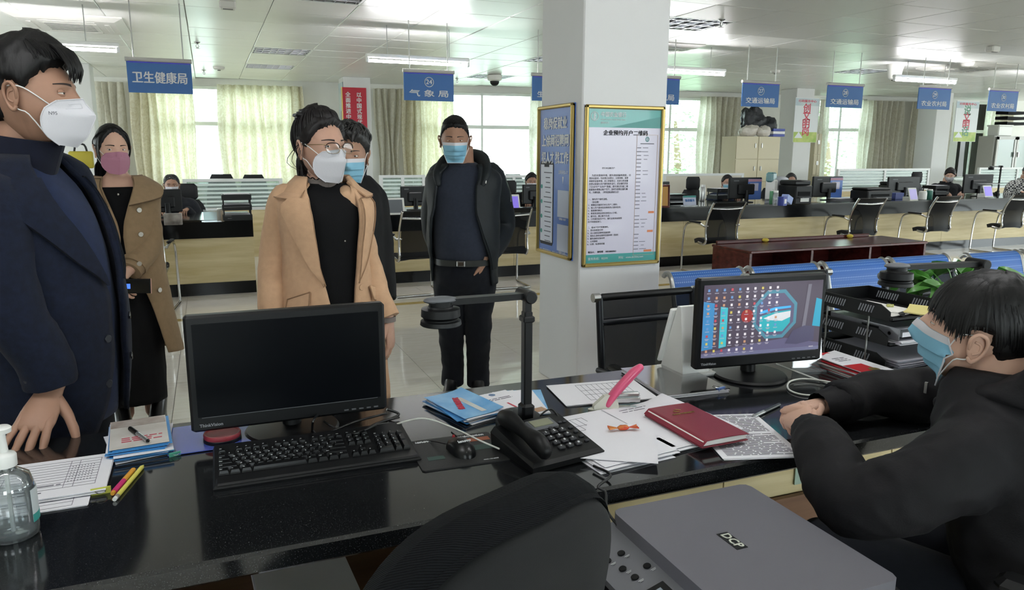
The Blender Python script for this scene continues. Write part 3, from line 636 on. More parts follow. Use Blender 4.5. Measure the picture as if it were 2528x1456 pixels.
# ---------------------------------------------------------------- posters
def framed(t, w_, h, mface, fr=.022):
    bx('backing', (0, -.006, h / 2), (w_, .012, h), mface, t)
    for s in (-1, 1):
        bx('frame_bar', (s * (w_ / 2 - fr / 2), -.014, h / 2), (fr, .028, h), mGOLD, t, .006); bx('frame_bar', (0, -.014, h / 2 + s * (h / 2 - fr / 2)), (w_, .028, fr), mGOLD, t, .006)
mPOSTER = mat('poster_lilac', '#c6c2d2', .35, coat=.3); mTEAL = mat('poster_teal', '#3f9590', .35, coat=.3); mTEALD = mat('poster_teal_dark', '#36837f', .35); mBLUEP = mat('poster_blue', '#4068b4', .35, coat=.3, col2='#5a7cc2', vscale=1.5); mORNG = mat('orange_print', '#c9764a', .5); mLINE = mat('thin_line', '#b59a86', .6); mGREEN2 = mat('print_teal', '#2d8f88', .5)
z0, z1 = .812, 1.757; h = z1 - z0
t = thing('bank_poster', 'gold framed teal and white bank notice on the right face of the pillar', 'poster', (2.295, PYC, z0)); w_ = .535
framed(t, w_, h, mPOSTER)
bx('header_band', (0, -.0125, h - .075), (w_ - .04, .001, .105), mTEAL, t); bx('footer_band', (0, -.0125, .047), (w_ - .04, .001, .052), mTEAL, t)
MB().poly([(-.1, -.0135, h - .127), (w_ / 2 - .022, -.0135, h - .127), (w_ / 2 - .022, -.0135, h - .06)]).obj('header_accent', mTEALD, t)
def pt(s, size, x, z, m=mLETW, al='CENTER', b=0, **k): return text(s, size, m, t, facing(x, -.0145, z), 'lettering', b, al, .0003, **k)
mb = MB(); mb.tube([V((-.205 + .024 * math.cos(a * PI / 12), -.014, h - .065 + .024 * math.sin(a * PI / 12))) for a in range(25)], .0022, 5); mb.box((-.205, -.014, h - .065), (.004, .001, .044))
for k in range(4):
    for s in (-1, 1): mb.box((-.205 + s * .006, -.014, h - .052 - k * .009), (.007, .001, .004))
mb.obj('bank_emblem', mLETW, t)
pt('中国农业银行', .031, -.165, h - .056, al='LEFT', b=.0006, width=.165); pt('AGRICULTURAL BANK OF CHINA', .009, -.165, h - .083, al='LEFT', width=.165); pt('游贺乡行', .014, -.165, h - .102, al='LEFT')
pt('企业预约开户二维码', .033, 0.005, h - .16, mINKD, b=.0008, width=.3)
pt('农行对公帐开户', .012, -.105, h - .362, mINKD, width=.085)
para = ['    为优化营商环境，提升政府服务效能，自', '然办证此时，为实现企业登记、公章刻制、发票', '和税控设备申领、员工参保登记、住房公积金缴', '存登记和银行开户预约同步进行，农业银行开发', '了企业开户“云办户”系统，您可通过扫描二维', '码提前办理预点账户开户，及时为您预点银行账', '号，方便快捷。（举快直贴通道左边）']
for k, s in enumerate(para): pt(s, .0135, -.232, h - .404 - k * .0165, mINKD, 'LEFT', width=.262 if k < 6 else .2)
l2 = ['一、预约开户操作流程。', '     （如右图）', '1、用微信扫描农行对公开户二维码；', '2、填入开户基本信息和经办人基本信息；', '3、选择预约网点；', '4、系统发送验证密码到经办人手机；', '5、提交后，预占账号生成；', '6、工作规范前开户行、银行业客来前按照', '开户时提前进行。', '', '二、基本户开户所需资料。', '1、营业执照复印件', '2、法人身份证原件及复印件', '3、经办人身份证原件及复印件（签章）', '4、股东身份证复印件', '5、公司章程', '6、公章、私章和印鉴']
for k, s in enumerate(l2):
    if s: pt(s, .0125, -.235, h - .543 - k * .0166, mINKD, 'LEFT')
pt('联系人：  钟经理    18318000062', .0135, -.228, .088, mINKD, 'LEFT', b=.0004)
pt('服务热线：95599', .018, -.228, .047, al='LEFT'); pt('网址：www.abchina.com', .017, -.02, .047, al='LEFT')
fx, fz = .155, h / 2 - .055
for s in (-1, 1): bx('form_edge', (fx + s * .072, -.0135, fz), (.0018, .001, .72), mLINE, t); bx('form_edge', (fx, -.0135, fz + s * .36), (.145, .001, .0018), mLINE, t)
mb = MB(); mb.tube([V((fx + .011 * math.cos(a * PI / 10), -.014, fz + .335 + .013 * math.sin(a * PI / 10))) for a in range(21)], .0018, 5); mb.box((fx, -.014, fz + .335), (.003, .001, .02)); mb.obj('form_emblem', mGREEN2, t)
mb = MB(); rr = random.Random(3)
mb.box((fx, -.0138, fz + .309), (.095, .0006, .0045))
for k in range(28):
    z = fz + .285 - k * .0225
    if abs(z - (fz - .1)) < .012 or abs(z - (fz - .215)) < .012: continue
    mb.box((fx - .055, -.0138, z), (.026 + .01 * rr.random(), .0006, .004))
    if rr.random() < .6: mb.box((fx - .015 + .01 * rr.random(), -.0138, z), (.02 + .03 * rr.random(), .0006, .003))
mb.obj('form_print', mINK, t)
for q in ((.045, -.1, .04), (.042, -.215, .04), (.03, -.335, .055)): bx('orange_button', (fx + q[0], -.0138, fz + q[1]), (q[2], .0008, .013), mORNG, t)
# blue recruitment poster on the left face
z0, z1 = .84, 1.772; h = z1 - z0
t = thing('recruitment_poster', 'gold framed blue job poster with a phone on the left face of the pillar', 'poster', (PXC, 4.228, z0), -PI / 2); w_ = .5
framed(t, w_, h, mBLUEP)
for k, s in enumerate(('稳岗促就业', '上徐闻招聘网', '招人才 找工作')): pt(s, .078, .0, h - .115 - k * .105, mLETW, b=.003, width=(.33, .38, .38)[k])
ph = MB().prism([(x, z) for x, z in [(-.215, .08), (-.2, .06), (-.03, .06), (-.015, .08), (-.015, .57), (-.03, .59), (-.2, .59), (-.215, .57)]], -.0005, .0015, facing(0, -.0125, 0)).obj('phone_picture', mINKD, t)
bx('phone_screen', (-.115, -.0145, .325), (.18, .0008, .49), mat('phone_pale', '#c9ccd8', .4), ph); bx('phone_notch', (-.115, -.0155, .563), (.07, .0008, .016), mINKD, ph)
mb = MB()
for k in range(15): mb.box((-.1 + rr.random() * .01, -.0152, .52 - k * .031), (.06 + .06 * rr.random(), .0006, .0055))
mb.obj('phone_text', mINK, ph)
for k in range(4): MB().cyl((-.188, -.0152, .43 - k * .095), .014, .0008, 14, (0, -1, 0)).obj('phone_icon', mGREEN2, ph)
pt('立即扫码找人才', .026, .12, .525, width=.13); MB().poly([(.11, -.0142, .5), (.13, -.0142, .5), (.12, -.0142, .455)]).obj('arrow', mLETW, t)
for z in (.335, .125): bx('code_panel', (.125, -.0135, z), (.155, .001, .165), mat('code_panel_pale', '#b9c0d2', .5), t)
pt('“招聘端”小程序', .016, .12, .24, width=.1); pt('“招聘网”公众号', .016, .12, .033, width=.1)
pt('主办：徐闻县就业服务中心   徐闻县人社局  徐闻县招聘求职平台', .015, 0, .045 - .022, width=.42)
# posters on far columns
mRED = mat('banner_red', '#b3152f', .5); mSKYB = mat('poster_sky', '#a9bccb', .5, col2='#c9d2cf', vscale=2)
a = on_y(843, 215, 14.74); b = on_y(908, 356, 14.74)
t = thing('red_banner', 'red vertical banner with white characters on the far left column', 'banner', ((a.x + b.x) / 2, 14.74, b.z)); w_ = b.x - a.x; h = a.z - b.z; bx('banner_sheet', (0, -.006, h / 2), (w_, .012, h), mRED, t); bx('banner_edge', (-w_ / 2, -.008, h / 2), (.02, .016, h), mGOLD, t)
for x, s in ((.09, '以中国式现代化'), (-.12, '全面推进中华民族伟大复兴')):
    for k, ch in enumerate(s): text(ch, .1, mLETW, t, facing(x, -.014, h - .14 - k * .103), 'lettering', .003)
mb = MB()
for k in range(7): mb.box((w_ * .5 - .05 - .03 * k, -.013, .08 + .02 * (k % 3)), (.016, .001, .06 + .05 * ((k * 5) % 3)))
mb.obj('skyline_print', mLETW, t)
t = thing('sky_poster', 'pale blue sky poster on the left face of the red banner column', 'poster', (c1.x - .004, 15.01, b.z + .1), -PI / 2); bx('poster_sheet', (0, -.006, h / 2), (.45, .012, h), mSKYB, t); bx('tower_print', (.0, -.0135, h * .3), (.05, .001, h * .4), mat('tower_print', '#8f8a6a', .6), t)
mGRASS = mat('poster_grass', '#8fb04a', .55, col2='#c4cc78', vscale=6); mPOSW = mat('poster_pale', '#dcdfe2', .5); mREDL = mat('letter_red', '#c8304a', .5); mGREENL = mat('letter_green', '#4d8a6c', .5)
def civ(px0, px1, y0, y1, Y, chars, cols, lab):
    global t
    a = on_y(px0, y0, Y); b = on_y(px1, y1, Y); w_ = b.x - a.x; h = a.z - b.z
    t = thing('slogan_poster', lab, 'poster', ((a.x + b.x) / 2, Y, b.z), 0, 'slogan posters on the right columns'); bx('poster_sheet', (0, -.006, h / 2), (w_, .012, h), mPOSW, t)
    bx('grass_print', (0, -.0125, h * .12), (w_ * .98, .001, h * .23), mGRASS, t); bx('sky_print', (0, -.0125, h * .9), (w_ * .98, .001, h * .16), mSKYB, t)
    MB().poly([(-w_ * .45, -.0136, h * .1), (-w_ * .1, -.0136, h * .1), (-w_ * .28, -.0136, h * .24)]).obj('hill_print', mPOSW, t)
    text('行政服务中心', .06, mREDL, t, facing(0, -.0145, h * .92), 'lettering', .002, width=w_ * .75)
    for k, ch in enumerate(chars): text(ch, w_ * .33, cols[k], t, facing(0, -.0145, h * (.75 - k * .17)), 'lettering', .005)
civ(1964, 2014, 240, 352, 13.14, '创文明岗', [mREDL] * 4, 'white and green slogan poster with four red characters on the middle right column')
civ(2362, 2406, 248, 350, 12.64, '说文明话', [mGREENL, mREDL, mREDL, mGREENL], 'white and green slogan poster with mixed green and red characters on the far right column')
# ---------------------------------------------------------------- low red table and blue waiting bench
t = thing('low_table', 'long low dark red wooden table with open shelves before the right counter', 'table', (5.35, 6.35, 0)); L, D_ = 2.65, .68
bx('tabletop', (L / 2, D_ / 2, .44), (L, D_, .03), mREDWOOD, t, .006); bx('back_lip', (L / 2 - .1, D_ - .02, .475), (L - .3, .035, .04), mREDWOOD, t, .006)
for x in (.02, L * .33, L * .66, L - .02): bx('upright', (x, D_ / 2, .2125), (.03, D_ - .04, .425), mREDWOOD, t)
bx('back_panel', (L / 2, D_ - .04, .22), (L - .04, .02, .4), mREDWOOD, t); bx('shelf', (L / 2, D_ / 2, .05), (L - .04, D_ - .06, .03), mREDWOOD, t)
mYT = mat('yellow_sponge', '#c9b23a', .7)
for px, py, l in ((1889, 597, 'left yellow oval lump on the low red table'), (2098, 587, 'right yellow oval lump on the low red table')):
    p = on_z(px, py, .455); o = MB().ell((0, 0, .022), (.05, .03, .024), 16, 8).obj('yellow_soap', mYT, None, 60, (p.x, p.y, .455)); tag(o, l, 'soap', 'yellow lumps on the low table')
    MB().ell((0, 0, .046), (.02, .012, .004), 10, 6).obj('dimple', mGOLD, o)
mBENCH = mat('bench_blue', '#2e62ad', .38, spec=.5)
def perfblue(m):
    nt = m.node_tree; b = nt.nodes['Principled BSDF']; tc = nt.nodes.new('ShaderNodeTexCoord'); vo = nt.nodes.new('ShaderNodeTexVoronoi'); vo.inputs['Scale'].default_value = 70; vo.inputs['Randomness'].default_value = 0
    nt.links.new(tc.outputs['Object'], vo.inputs['Vector']); r = nt.nodes.new('ShaderNodeValToRGB'); r.color_ramp.elements[0].position = .3; r.color_ramp.elements[0].color = lin('#6f93c8'); r.color_ramp.elements[1].position = .36; r.color_ramp.elements[1].color = lin('#2e62ad')
    nt.links.new(vo.outputs['Distance'], r.inputs[0]); nt.links.new(r.outputs[0], b.inputs['Base Color'])
mBENCHP = mat('bench_blue_perforated', '#2e62ad', .4); perfblue(mBENCHP)
def bench(x, y, n, rz, lab):
    t = thing('waiting_bench', lab, 'bench', (x, y, 0), rz, 'blue waiting benches'); P = .575
    prof = [(.42, .43), (.36, .45), (.1, .41), (.02, .42), (-.03, .5), (-.1, .74), (-.125, .79), (-.16, .805), (-.19, .78)]
    pr = crom(prof, 4)
    for i in range(n):
        xc = P * (i + .5)
        def fn(u, v): q = pr[min(len(pr) - 1, int(round(v * (len(pr) - 1))))]; return (xc + .245 * (2 * u - 1), q[0], q[1])
        MB().grid(fn, 4, len(pr) - 1, .006).obj('seat_shell', mBENCHP, t, 60)
        for s in (-1, 1): MB().tube([(xc + s * .255, q[0], q[1] + .002) for q in pr], .014, 8).obj('edge_tube', mSTEEL, t, 60)
    bx('beam', (P * n / 2, .1, .36), (P * n, .06, .06), mSTEEL, t, .01)
    for xx in (.25, P * n - .25):
        MB().tube([(xx, .1, .36), (xx, .1, .06)], .025, 10).obj('leg', mSTEEL, t, 60); MB().tube([(xx, -.22, .02), (xx, 0, .06), (xx, .2, .06), (xx, .42, .02)], .02, 8, 3).obj('foot', mSTEEL, t, 60)
bench(4.675, 3.40, 4, PI, 'nearest blue perforated steel waiting bench right of the pillar')
bench(7.07, 3.36, 4, PI, 'second blue waiting bench in the same row, behind the plant and the clerk')
# ---------------------------------------------------------------- the near desk
def textmesh(s, size, T, bold=0, align='CENTER', extr=.0002, width=None):
    o = text(s, size, mINK, None, T, 'x', bold, align, extr, width=width); me = o.data; bpy.data.objects.remove(o); return me
def addm(mb, me): mb.bm.from_mesh(me); bpy.data.meshes.remove(me)
t = thing('front_desk', 'long black granite topped desk across the front of the picture', 'desk', (0, 0, 0))
x0, x1, y0, y1 = -3.2, 3.7, 1.287, 2.043
bx('worktop', ((x0 + x1) / 2, (y0 + y1) / 2, DESK - .022), (x1 - x0, y1 - y0, .044), mGRAN, t, .006)
bx('apron', ((x0 + x1) / 2, 2.015, .64), (x1 - x0, .03, .19), mGRAN, t)
for k in range(9):
    a = x0 + k * .8 + .0; bx('back_panel', (a + .35 + .05, 1.975, .45), (.794, .025, .57), mWOOD, t)
bx('lower_board', ((x0 + x1) / 2, 1.94, .13), (x1 - x0, .02, .26), mBROWN, t); bx('kickboard', ((x0 + x1) / 2, 2.0, .08), (x1 - x0, .02, .16), mGRAN, t)
mDARKIN = mat('drawer_inside', '#4a3f33', .8)
cb = MB().box((-.55, 1.66, .36), (.8, .55, .72)).obj('drawer_cabinet', mWOOD, t); bx('drawer_front', (-.55, 1.375, .6), (.78, .02, .2), mWOOD, cb, .004); bx('drawer_front', (-.55, 1.375, .27), (.78, .02, .4), mWOOD, cb, .004)
sh = MB().box((.3, 1.64, .5), (.86, .5, .02)).obj('paper_shelf', mBROWN, t)
bx('shelf_side', (.72, 1.64, .36), (.02, .5, .72), mWOOD, t)
sheets = tag(MB().box((0, 0, .01), (.21, .297, .02)).obj('paper_stack', mPAPER, None, None, (.14, 1.57, .511), (0, 0, .05)), 'paper pile on the shelf under the near desk edge', 'papers')
bx('top_sheet', (.002, .003, .0205), (.208, .295, .0008), mPAPER2, sheets)
tag(bx('taped_notice', (2.0, 1.957, .42), (.17, .004, .26), mat('notice_green', '#9fb5a6', .6)), 'pale green notice taped to the inner desk panel beside the clerk elbow', 'notice')

# ---- sheets of paper, printed
rr = random.Random(11)
def printed(mb, w_, h, x0=-.42, x1=.42, top=.42, bot=-.42, n=20, lh=.0022, z=.0012, head=True):
    for k in range(n):
        y = h * (top + (bot - top) * k / max(1, n - 1)); x = w_ * x0
        end = w_ * (x0 + (x1 - x0) * (.55 + .45 * rr.random() if rr.random() < .3 else 1))
        while x < end:
            L = min(end - x, .012 + .03 * rr.random()); mb.box((x + L / 2, y, z), (L, lh, .0003)); x += L + .004
def grid_lines(mb, w_, h, xs, ys, z=.0012):
    for x in xs: mb.box((w_ * x, h * (min(ys) + max(ys)) / 2, z), (.0009, h * (max(ys) - min(ys)), .0003))
    for y in ys: mb.box((w_ * (min(xs) + max(xs)) / 2, h * y, z), (w_ * (max(xs) - min(xs)), .0009, .0003))
def sheet(name, w_, h, m, parent=None, loc=None, rz=0, curl=0, th=.0008, tilt=0):
    mb = MB().grid(lambda u, v: (w_ * (u - .5), h * (v - .5), curl * (max(0, u - .55) ** 2 * 3 + max(0, .3 - u) ** 2 * 2 * max(0, v - .3)) + th), 8, 8, th)
    o = mb.obj(name, m, parent, 60)
    if loc is not None: o.location = loc; o.rotation_euler = (tilt, 0, rz)
    return o
def pile(x, y, rz, w_, h, n, lab, name='paper_stack', cat='papers', m=None, z=DESK, spread=.012, group=None, dz=.0016, print_=None, curl=.0):
    t = thing(name, lab, cat, (x, y, z), rz, group)
    for k in range(n):
        last = k == n - 1; s = sheet('sheet', w_, h, (m or mPAPER), t, (rr.gauss(0, spread) * (not last), rr.gauss(0, spread) * (not last), .0006 + k * dz), rr.gauss(0, spread * 4) * (not last), curl)
    if print_:
        mb = MB(); print_(mb); o = mb.obj('print', mINK, s); 
    return t
pile(-.392, 1.745, .02, .297, .21, 5, 'printed timetable sheets held by the lime clip beside the pump bottle', z=DESK + .004, spread=.002, print_=lambda mb: (grid_lines(mb, .297, .21, (-.3, -.18, .22, .28, .42), [(-.3 + .07 * i) for i in range(11)]), [mb.box((.297 * (.24 + .02 * (k % 8)), .21 * (-.15 + .055 * (k // 8)), .0012), (.002, .0035, .0003)) for k in range(64)], printed(mb, .297, .21, -.1, .2, -.2, -.36, 3, .004)))
pile(-.42, 1.70, .03, .297, .21, 2, 'lower ruled sheet sticking out below the clipped timetable sheets', z=DESK, spread=.002, print_=lambda mb: grid_lines(mb, .297, .21, (-.1, .15, .4), [-.45 + .09 * i for i in range(5)]))
def binder_clip(x, y, z, rz, col, lab, s=1):
    m = mat('clip_' + lab.split()[0], col, .4); t = thing('binder_clip', lab, 'clip', (x, y, z), rz)
    MB().prism([(-.006 * s, -.007 * s), (.0075 * s, -.0018 * s), (.0075 * s, .0018 * s), (-.006 * s, .007 * s), (-.0066 * s, .006 * s), (-.0066 * s, -.006 * s)], -.016 * s, .016 * s, M(((0, 0, 1, 0), (1, 0, 0, 0), (0, 1, 0, .006 * s), (0, 0, 0, 1)))).obj('clip_body', m, t)
    for q in (1, -1):
        MB().tube([(-.006 * s, .006 * s, .006 * s + q * .002), (-.009 * s, .018 * s * q if q > 0 else -.012 * s, .009 * s), (-.004 * s, (.03 if q > 0 else -.022) * s, .009 * s), (.004 * s, (.03 if q > 0 else -.022) * s, .009 * s), (.009 * s, .018 * s * q if q > 0 else -.012 * s, .009 * s), (.006 * s, .006 * s, .006 * s + q * .002)], .0008 * s, 6, 3).obj('wire', mCHROME, t)
    return t
p = dk(250, 1216); binder_clip(p.x, p.y, DESK, .1, '#b9bc4a', 'lime green binder clip on the timetable sheets', 1.15)
p = dk(431, 1124); binder_clip(p.x, p.y, DESK, .3, '#4f9c86', 'teal binder clip under the left brochure stack', .8)
def pen(a, b, r, label, segs, z=DESK, cat='pen'):
    a, b = V(a), V(b); t = thing('pen', label, cat, (a.x, a.y, z + r), math.atan2(b.y - a.y, b.x - a.x)); L = (V((b.x, b.y)) - V((a.x, a.y))).length
    for nm, s0, s1, r0, r1, m in segs: MB().cyl((L * s0, 0, 0), r * r0, L * (s1 - s0), 12, (1, 0, 0), r * r1).obj(nm, m, t, 40)
    return t
mPY = mat('pencil_yellow', '#d8cf62', .45); mMAG = mat('pen_magenta', '#c22c6e', .4); mAMB = mat('pen_amber', '#d69a35', .4); mCLEAR = glass_mat('clear_plastic', (.9, .92, .93), .1, .05, ('#dfe3e6', .18)); mRUB = mat('ferrule', '#a9a096', .4, metal=.5)
pen(dk(283, 1238), dk(355, 1153), .0048, 'yellow pencil with eraser end, right of the lime clip', [('eraser', 0, .04, .9, .9, mWHITE), ('ferrule', .04, .1, 1, 1, mRUB), ('shaft', .1, .93, 1, 1, mPY), ('tip', .93, 1, 1, .2, mPY)])
pen(dk(278, 1225), dk(332, 1163), .0058, 'magenta and amber pen beside the yellow pencil', [('grip', 0, .06, .7, .8, mAMB), ('lower_barrel', .06, .5, 1, 1, mMAG), ('upper_barrel', .5, .95, 1, .95, mAMB), ('cap_end', .95, 1, .95, .5, mAMB)])
# ---- pump bottle
p = dk(36, 1322); t = thing('pump_bottle', 'clear hand sanitizer pump bottle at the lower left corner', 'bottle', (p.x, p.y, DESK))
mCL = glass_mat('clear_bottle', (.90, .94, .95), .14, .03, ('#c6cdd0', .1)); mGEL = glass_mat('gel', (.93, .95, .95), .05, .1, ('#c3c8ca', .14))
MB().lathe([(.036, 0), (.041, .004), (.042, .02), (.042, .095), (.036, .118), (.02, .13), (.016, .133), (.016, .145)], n=32).obj('bottle_body', mCL, t, 60); MB().lathe([(.035, .006), (.039, .012), (.039, .085), (.02, .086)], n=32).obj('gel', mGEL, t, 60)
MB().lathe([(.019, .138), (.0195, .158), (.017, .162), (.012, .164), (.008, .166), (.0065, .19), (.0065, .2), (.016, .202), (.017, .21), (.014, .213)], n=24).obj('pump', mWHITE, t, 50); MB().tube([(0, 0, .207), (-.02, -.01, .208), (-.04, -.018, .202)], [.007, .0065, .005], 10).obj('spout', mWHITE, t, 60); MB().cyl((0, 0, .01), .004, .13, 8).obj('dip_tube', mWHITE, t)
mLAB = mat('bottle_label', '#cfd6d8', .5); mLABT = mat('label_teal', '#3fa097', .5)
def arc(r, z0, z1, a0, a1, m, nm): MB().grid(lambda u, v: (r * math.cos(a0 + (a1 - a0) * u), r * math.sin(a0 + (a1 - a0) * u), z0 + (z1 - z0) * v), 14, 1, .0005).obj(nm, m, t, 60)
arc(.0432, .03, .092, -.5, .8, mLAB, 'label'); arc(.0436, .03, .045, -.5, .8, mLABT, 'label_band')
# ---- brochures
mBRO = mat('brochure_blue', '#4f97cf', .35, col2='#8fc0e2', vscale=12); mBROW = mat('brochure_pale', '#d6d4d0', .35, col2='#b8b2aa', vscale=9); mBROB = mat('brochure_edge', '#3d86c4', .4); mREDP = mat('red_print', '#c2364a', .5)
t = thing('brochure_stack', 'stack of blue brochures with a photo cover under a black pen', 'brochures', (-.198, 1.915, DESK), .06)
for k in range(12): sheet('brochure', .125, .2, mBROB if k % 3 else mPAPER, t, (rr.gauss(0, .004), rr.gauss(0, .004), .001 + k * .0024), rr.gauss(0, .05), th=.0018)
c = sheet('cover_brochure', .125, .2, mBROW, t, (0, .004, .031), .03); mb = MB(); printed(mb, .125, .2, -.3, .4, -.18, -.3, 3, .005); mb.obj('print', mREDP, c); bx('photo_band', (0, .072, .0012), (.122, .05, .0004), mat('brochure_photo', '#7d6a5c', .4, col2='#b9b4b0', vscale=14), c)
a = on_z(322, 1062, DESK + .033); b = on_z(368, 1095, DESK + .033)
pen(b, a, .005, 'black and clear ballpoint pen lying on the left brochure stack', [('tip', 0, .06, .3, .8, mBLK), ('barrel', .06, .6, 1, 1, mCLEAR), ('ink', .05, .62, .45, .45, mBLK), ('cap', .6, 1, 1.1, 1.1, mBLK)], z=DESK + .033)
t = thing('plastic_folder', 'blue plastic folder lying half under the left dark monitor', 'folder', (-.03, 1.905, DESK), .03); sheet('folder_cover', .21, .19, mat('folder_blue', '#4a5aa8', .2, coat=.5, bump=.1, bscale=20), t, (0, 0, .002), 0, th=.002); bx('label', (.0, .06, .0035), (.07, .02, .0006), mPAPER, t); bx('label', (-.02, .08, .0035), (.12, .008, .0006), mPAPER, t)
p = dk(550, 1088); t = thing('ink_pad', 'round red ink pad in front of the left dark monitor', 'ink pad', (p.x, p.y, DESK)); MB().lathe([(.042, 0), (.044, .004), (.044, .012), (.042, .014)], n=32).obj('tin', mBLK, t, 40); MB().lathe([(.043, .013), (.044, .02), (.042, .024), (.039, .0235), (.037, .0215)], n=32).obj('lid', mat('ink_pad_red', '#8d2b35', .5), t, 40)
t = thing('brochure_stack', 'fan of bright blue brochures with red lettering left of the near document camera', 'brochures', (.612, 1.865, DESK), .26)
for k in range(7): sheet('brochure', .125, .21, mBROB if k % 2 else mPAPER, t, (rr.gauss(0, .006), rr.gauss(0, .005), .001 + k * .0022), rr.gauss(0, .06), th=.0016)
c = sheet('cover_brochure', .125, .21, mBRO, t, (0, 0, .0175), 0, .012); text('徐闻县便民', .02, mREDP, c, flat(-.01, .005, .0016, 1.2), 'lettering', .001); bx('cover_band', (.03, -.02, .0013), (.05, .13, .0004), mBROW, c)
t = thing('brochure_stack', 'white brochures with small crests beside the column of the document camera', 'brochures', (.755, 1.85, DESK), .2)
for k in range(4): sheet('brochure', .12, .21, mBRO if k == 0 else mPAPER, t, (.04 - k * .016, -.003 * k, .001 + k * .002), -.5 + k * .14, th=.0015)
c = sheet('cover_brochure', .12, .21, mPAPER, t, (-.018, -.006, .0095), .02); mb = MB(); printed(mb, .12, .21, -.35, .35, .25, .2, 2, .0035); mb.obj('print', mINK, c); MB().cyl((0, .085, .0014), .01, .0004, 16).obj('crest', mat('crest_blue', '#6f86a8', .5), c); bx('photo_band', (0, -.09, .0013), (.118, .028, .0004), mat('brochure_sand', '#b08a6c', .5), c); bx('red_marks', (0, -.02, .0014), (.006, .05, .0004), mREDP, c)
# ---- keyboard
mKB = mat('keyboard_black', '#111214', .48, spec=.3); mKEY = mat('key_black', '#0b0c0e', .4, spec=.35); mLEG = mat('legend_white', '#b9bbbd', .6)
t = thing('keyboard', 'black full size keyboard in front of the left dark monitor', 'keyboard', (.19, 1.678, DESK), -.01)
W_, D_ = .448, .2
MB().loft([[V((sx * (W_ / 2 - i), y, z)) for sx, y, z in q] for i, q in ((.004, ((-1, -.108, .0), (1, -.108, .0), (1, .09, 0), (-1, .09, 0))), (0, ((-1, -.11, .006), (1, -.11, .006), (1, .092, .016), (-1, .092, .016))), (.004, ((-1, -.106, .011), (1, -.106, .011), (1, .09, .027), (-1, .09, .027))))]).obj('case', mKB, t)
bx('palm_rest', (0, -.089, .0115), (W_ - .01, .038, .008), mKB, t, .004)
U = .0187; kme = {}; lg = MB()
def key(x, y, wu, leg=None, hu=1):
    k = (wu, hu)
    if k not in kme:
        w2, h2 = wu * U / 2 - .0012, hu * U / 2 - .0012
        kme[k] = MB().loft([[V((sx * (w2 - i), sy * (h2 - i) + (.001 if i else 0), z)) for sx, sy in ((-1, -1), (1, -1), (1, 1), (-1, 1))] for i, z in ((0, 0), (.0008, .003), (.0028, .0085))]) and None
        mb = MB(); mb.loft([[V((sx * (w2 - i), sy * (h2 - i) + (.001 if i else 0), z)) for sx, sy in ((-1, -1), (1, -1), (1, 1), (-1, 1))] for i, z in ((0, 0), (.0008, .003), (.0028, .0085))]); kme[k] = mb.mesh('key', mKEY)
    zz = .012 + (y + .108) * .078; inst(kme[k], 'key', t, (x, y, zz), (.078, 0, 0))
    if leg: addm(lg, textmesh(leg, .0062 if len(leg) == 1 else .0036, M.Translation((x - wu * U / 2 + .006, y + .0025, zz + .0092)) @ M.Rotation(.078, 4, 'X'), .0002, 'CENTER', .0001))
xk = -.213; yk = -.055
rows = [[('Ctrl', 1.25), ('Fn', 1.25), ('Alt', 1.25), (None, 6.25), ('Alt', 1.25), ('W', 1.25), ('M', 1.25), ('Ctrl', 1.25)],
    [('Shift', 2.25)] + [(c, 1) for c in 'ZXCVBNM,./'] + [('Shift', 2.75)], [('Caps', 1.75)] + [(c, 1) for c in "ASDFGHJKL;'"] + [('Enter', 2.25)],
    [('Tab', 1.5)] + [(c, 1) for c in 'QWERTYUIOP[]'] + [('|', 1.5)], [(c, 1) for c in '`1234567890-='] + [('<-', 2)]]
for r, row in enumerate(rows):
    x = xk
    for leg, wu in row: key(x + wu * U / 2, yk + r * U, wu, leg); x += wu * U
yf = yk + 5.35 * U
for k, lbl in enumerate(['Esc', None, 'F1', 'F2', 'F3', 'F4', None, 'F5', 'F6', 'F7', 'F8', None, 'F9', 'F10', 'F11', 'F12']):
    if lbl: key(xk + U * (.5 + {0: 0}.get(k, k - .03 - .48 * (k > 6) - .46 * (k > 11))), yf, 1, lbl)
xn = xk + 15.3 * U
for c in range(3):
    key(xn + (c + .5) * U, yf, 1, ('Prt', 'Scr', 'Brk')[c]); key(xn + (c + .5) * U, yk + 4 * U, 1, ('Ins', 'Hm', 'Up')[c]); key(xn + (c + .5) * U, yk + 3 * U, 1, ('Del', 'End', 'Dn')[c]); key(xn + (c + .5) * U, yk, 1, '<v>'[c])
key(xn + 1.5 * U, yk + U, 1, '^')
xp = xn + 3.35 * U
for r, s in enumerate(('0.', '123', '456', '789')):
    for c, ch in enumerate(s):
        if r == 0: key(xp + (1 if c == 0 else 2.5) * U, yk, 2 if c == 0 else 1, ch)
        else: key(xp + (c + .5) * U, yk + r * U, 1, ch)
for c in range(4): key(xp + (c + .5) * U, yk + 4 * U, 1, 'N/*-'[c])
key(xp + 3.5 * U, yk + .5 * U, 1, None, 2); key(xp + 3.5 * U, yk + 2.5 * U, 1, '+', 2)
tag(lg.obj('legends', mLEG, t), kind='stuff')
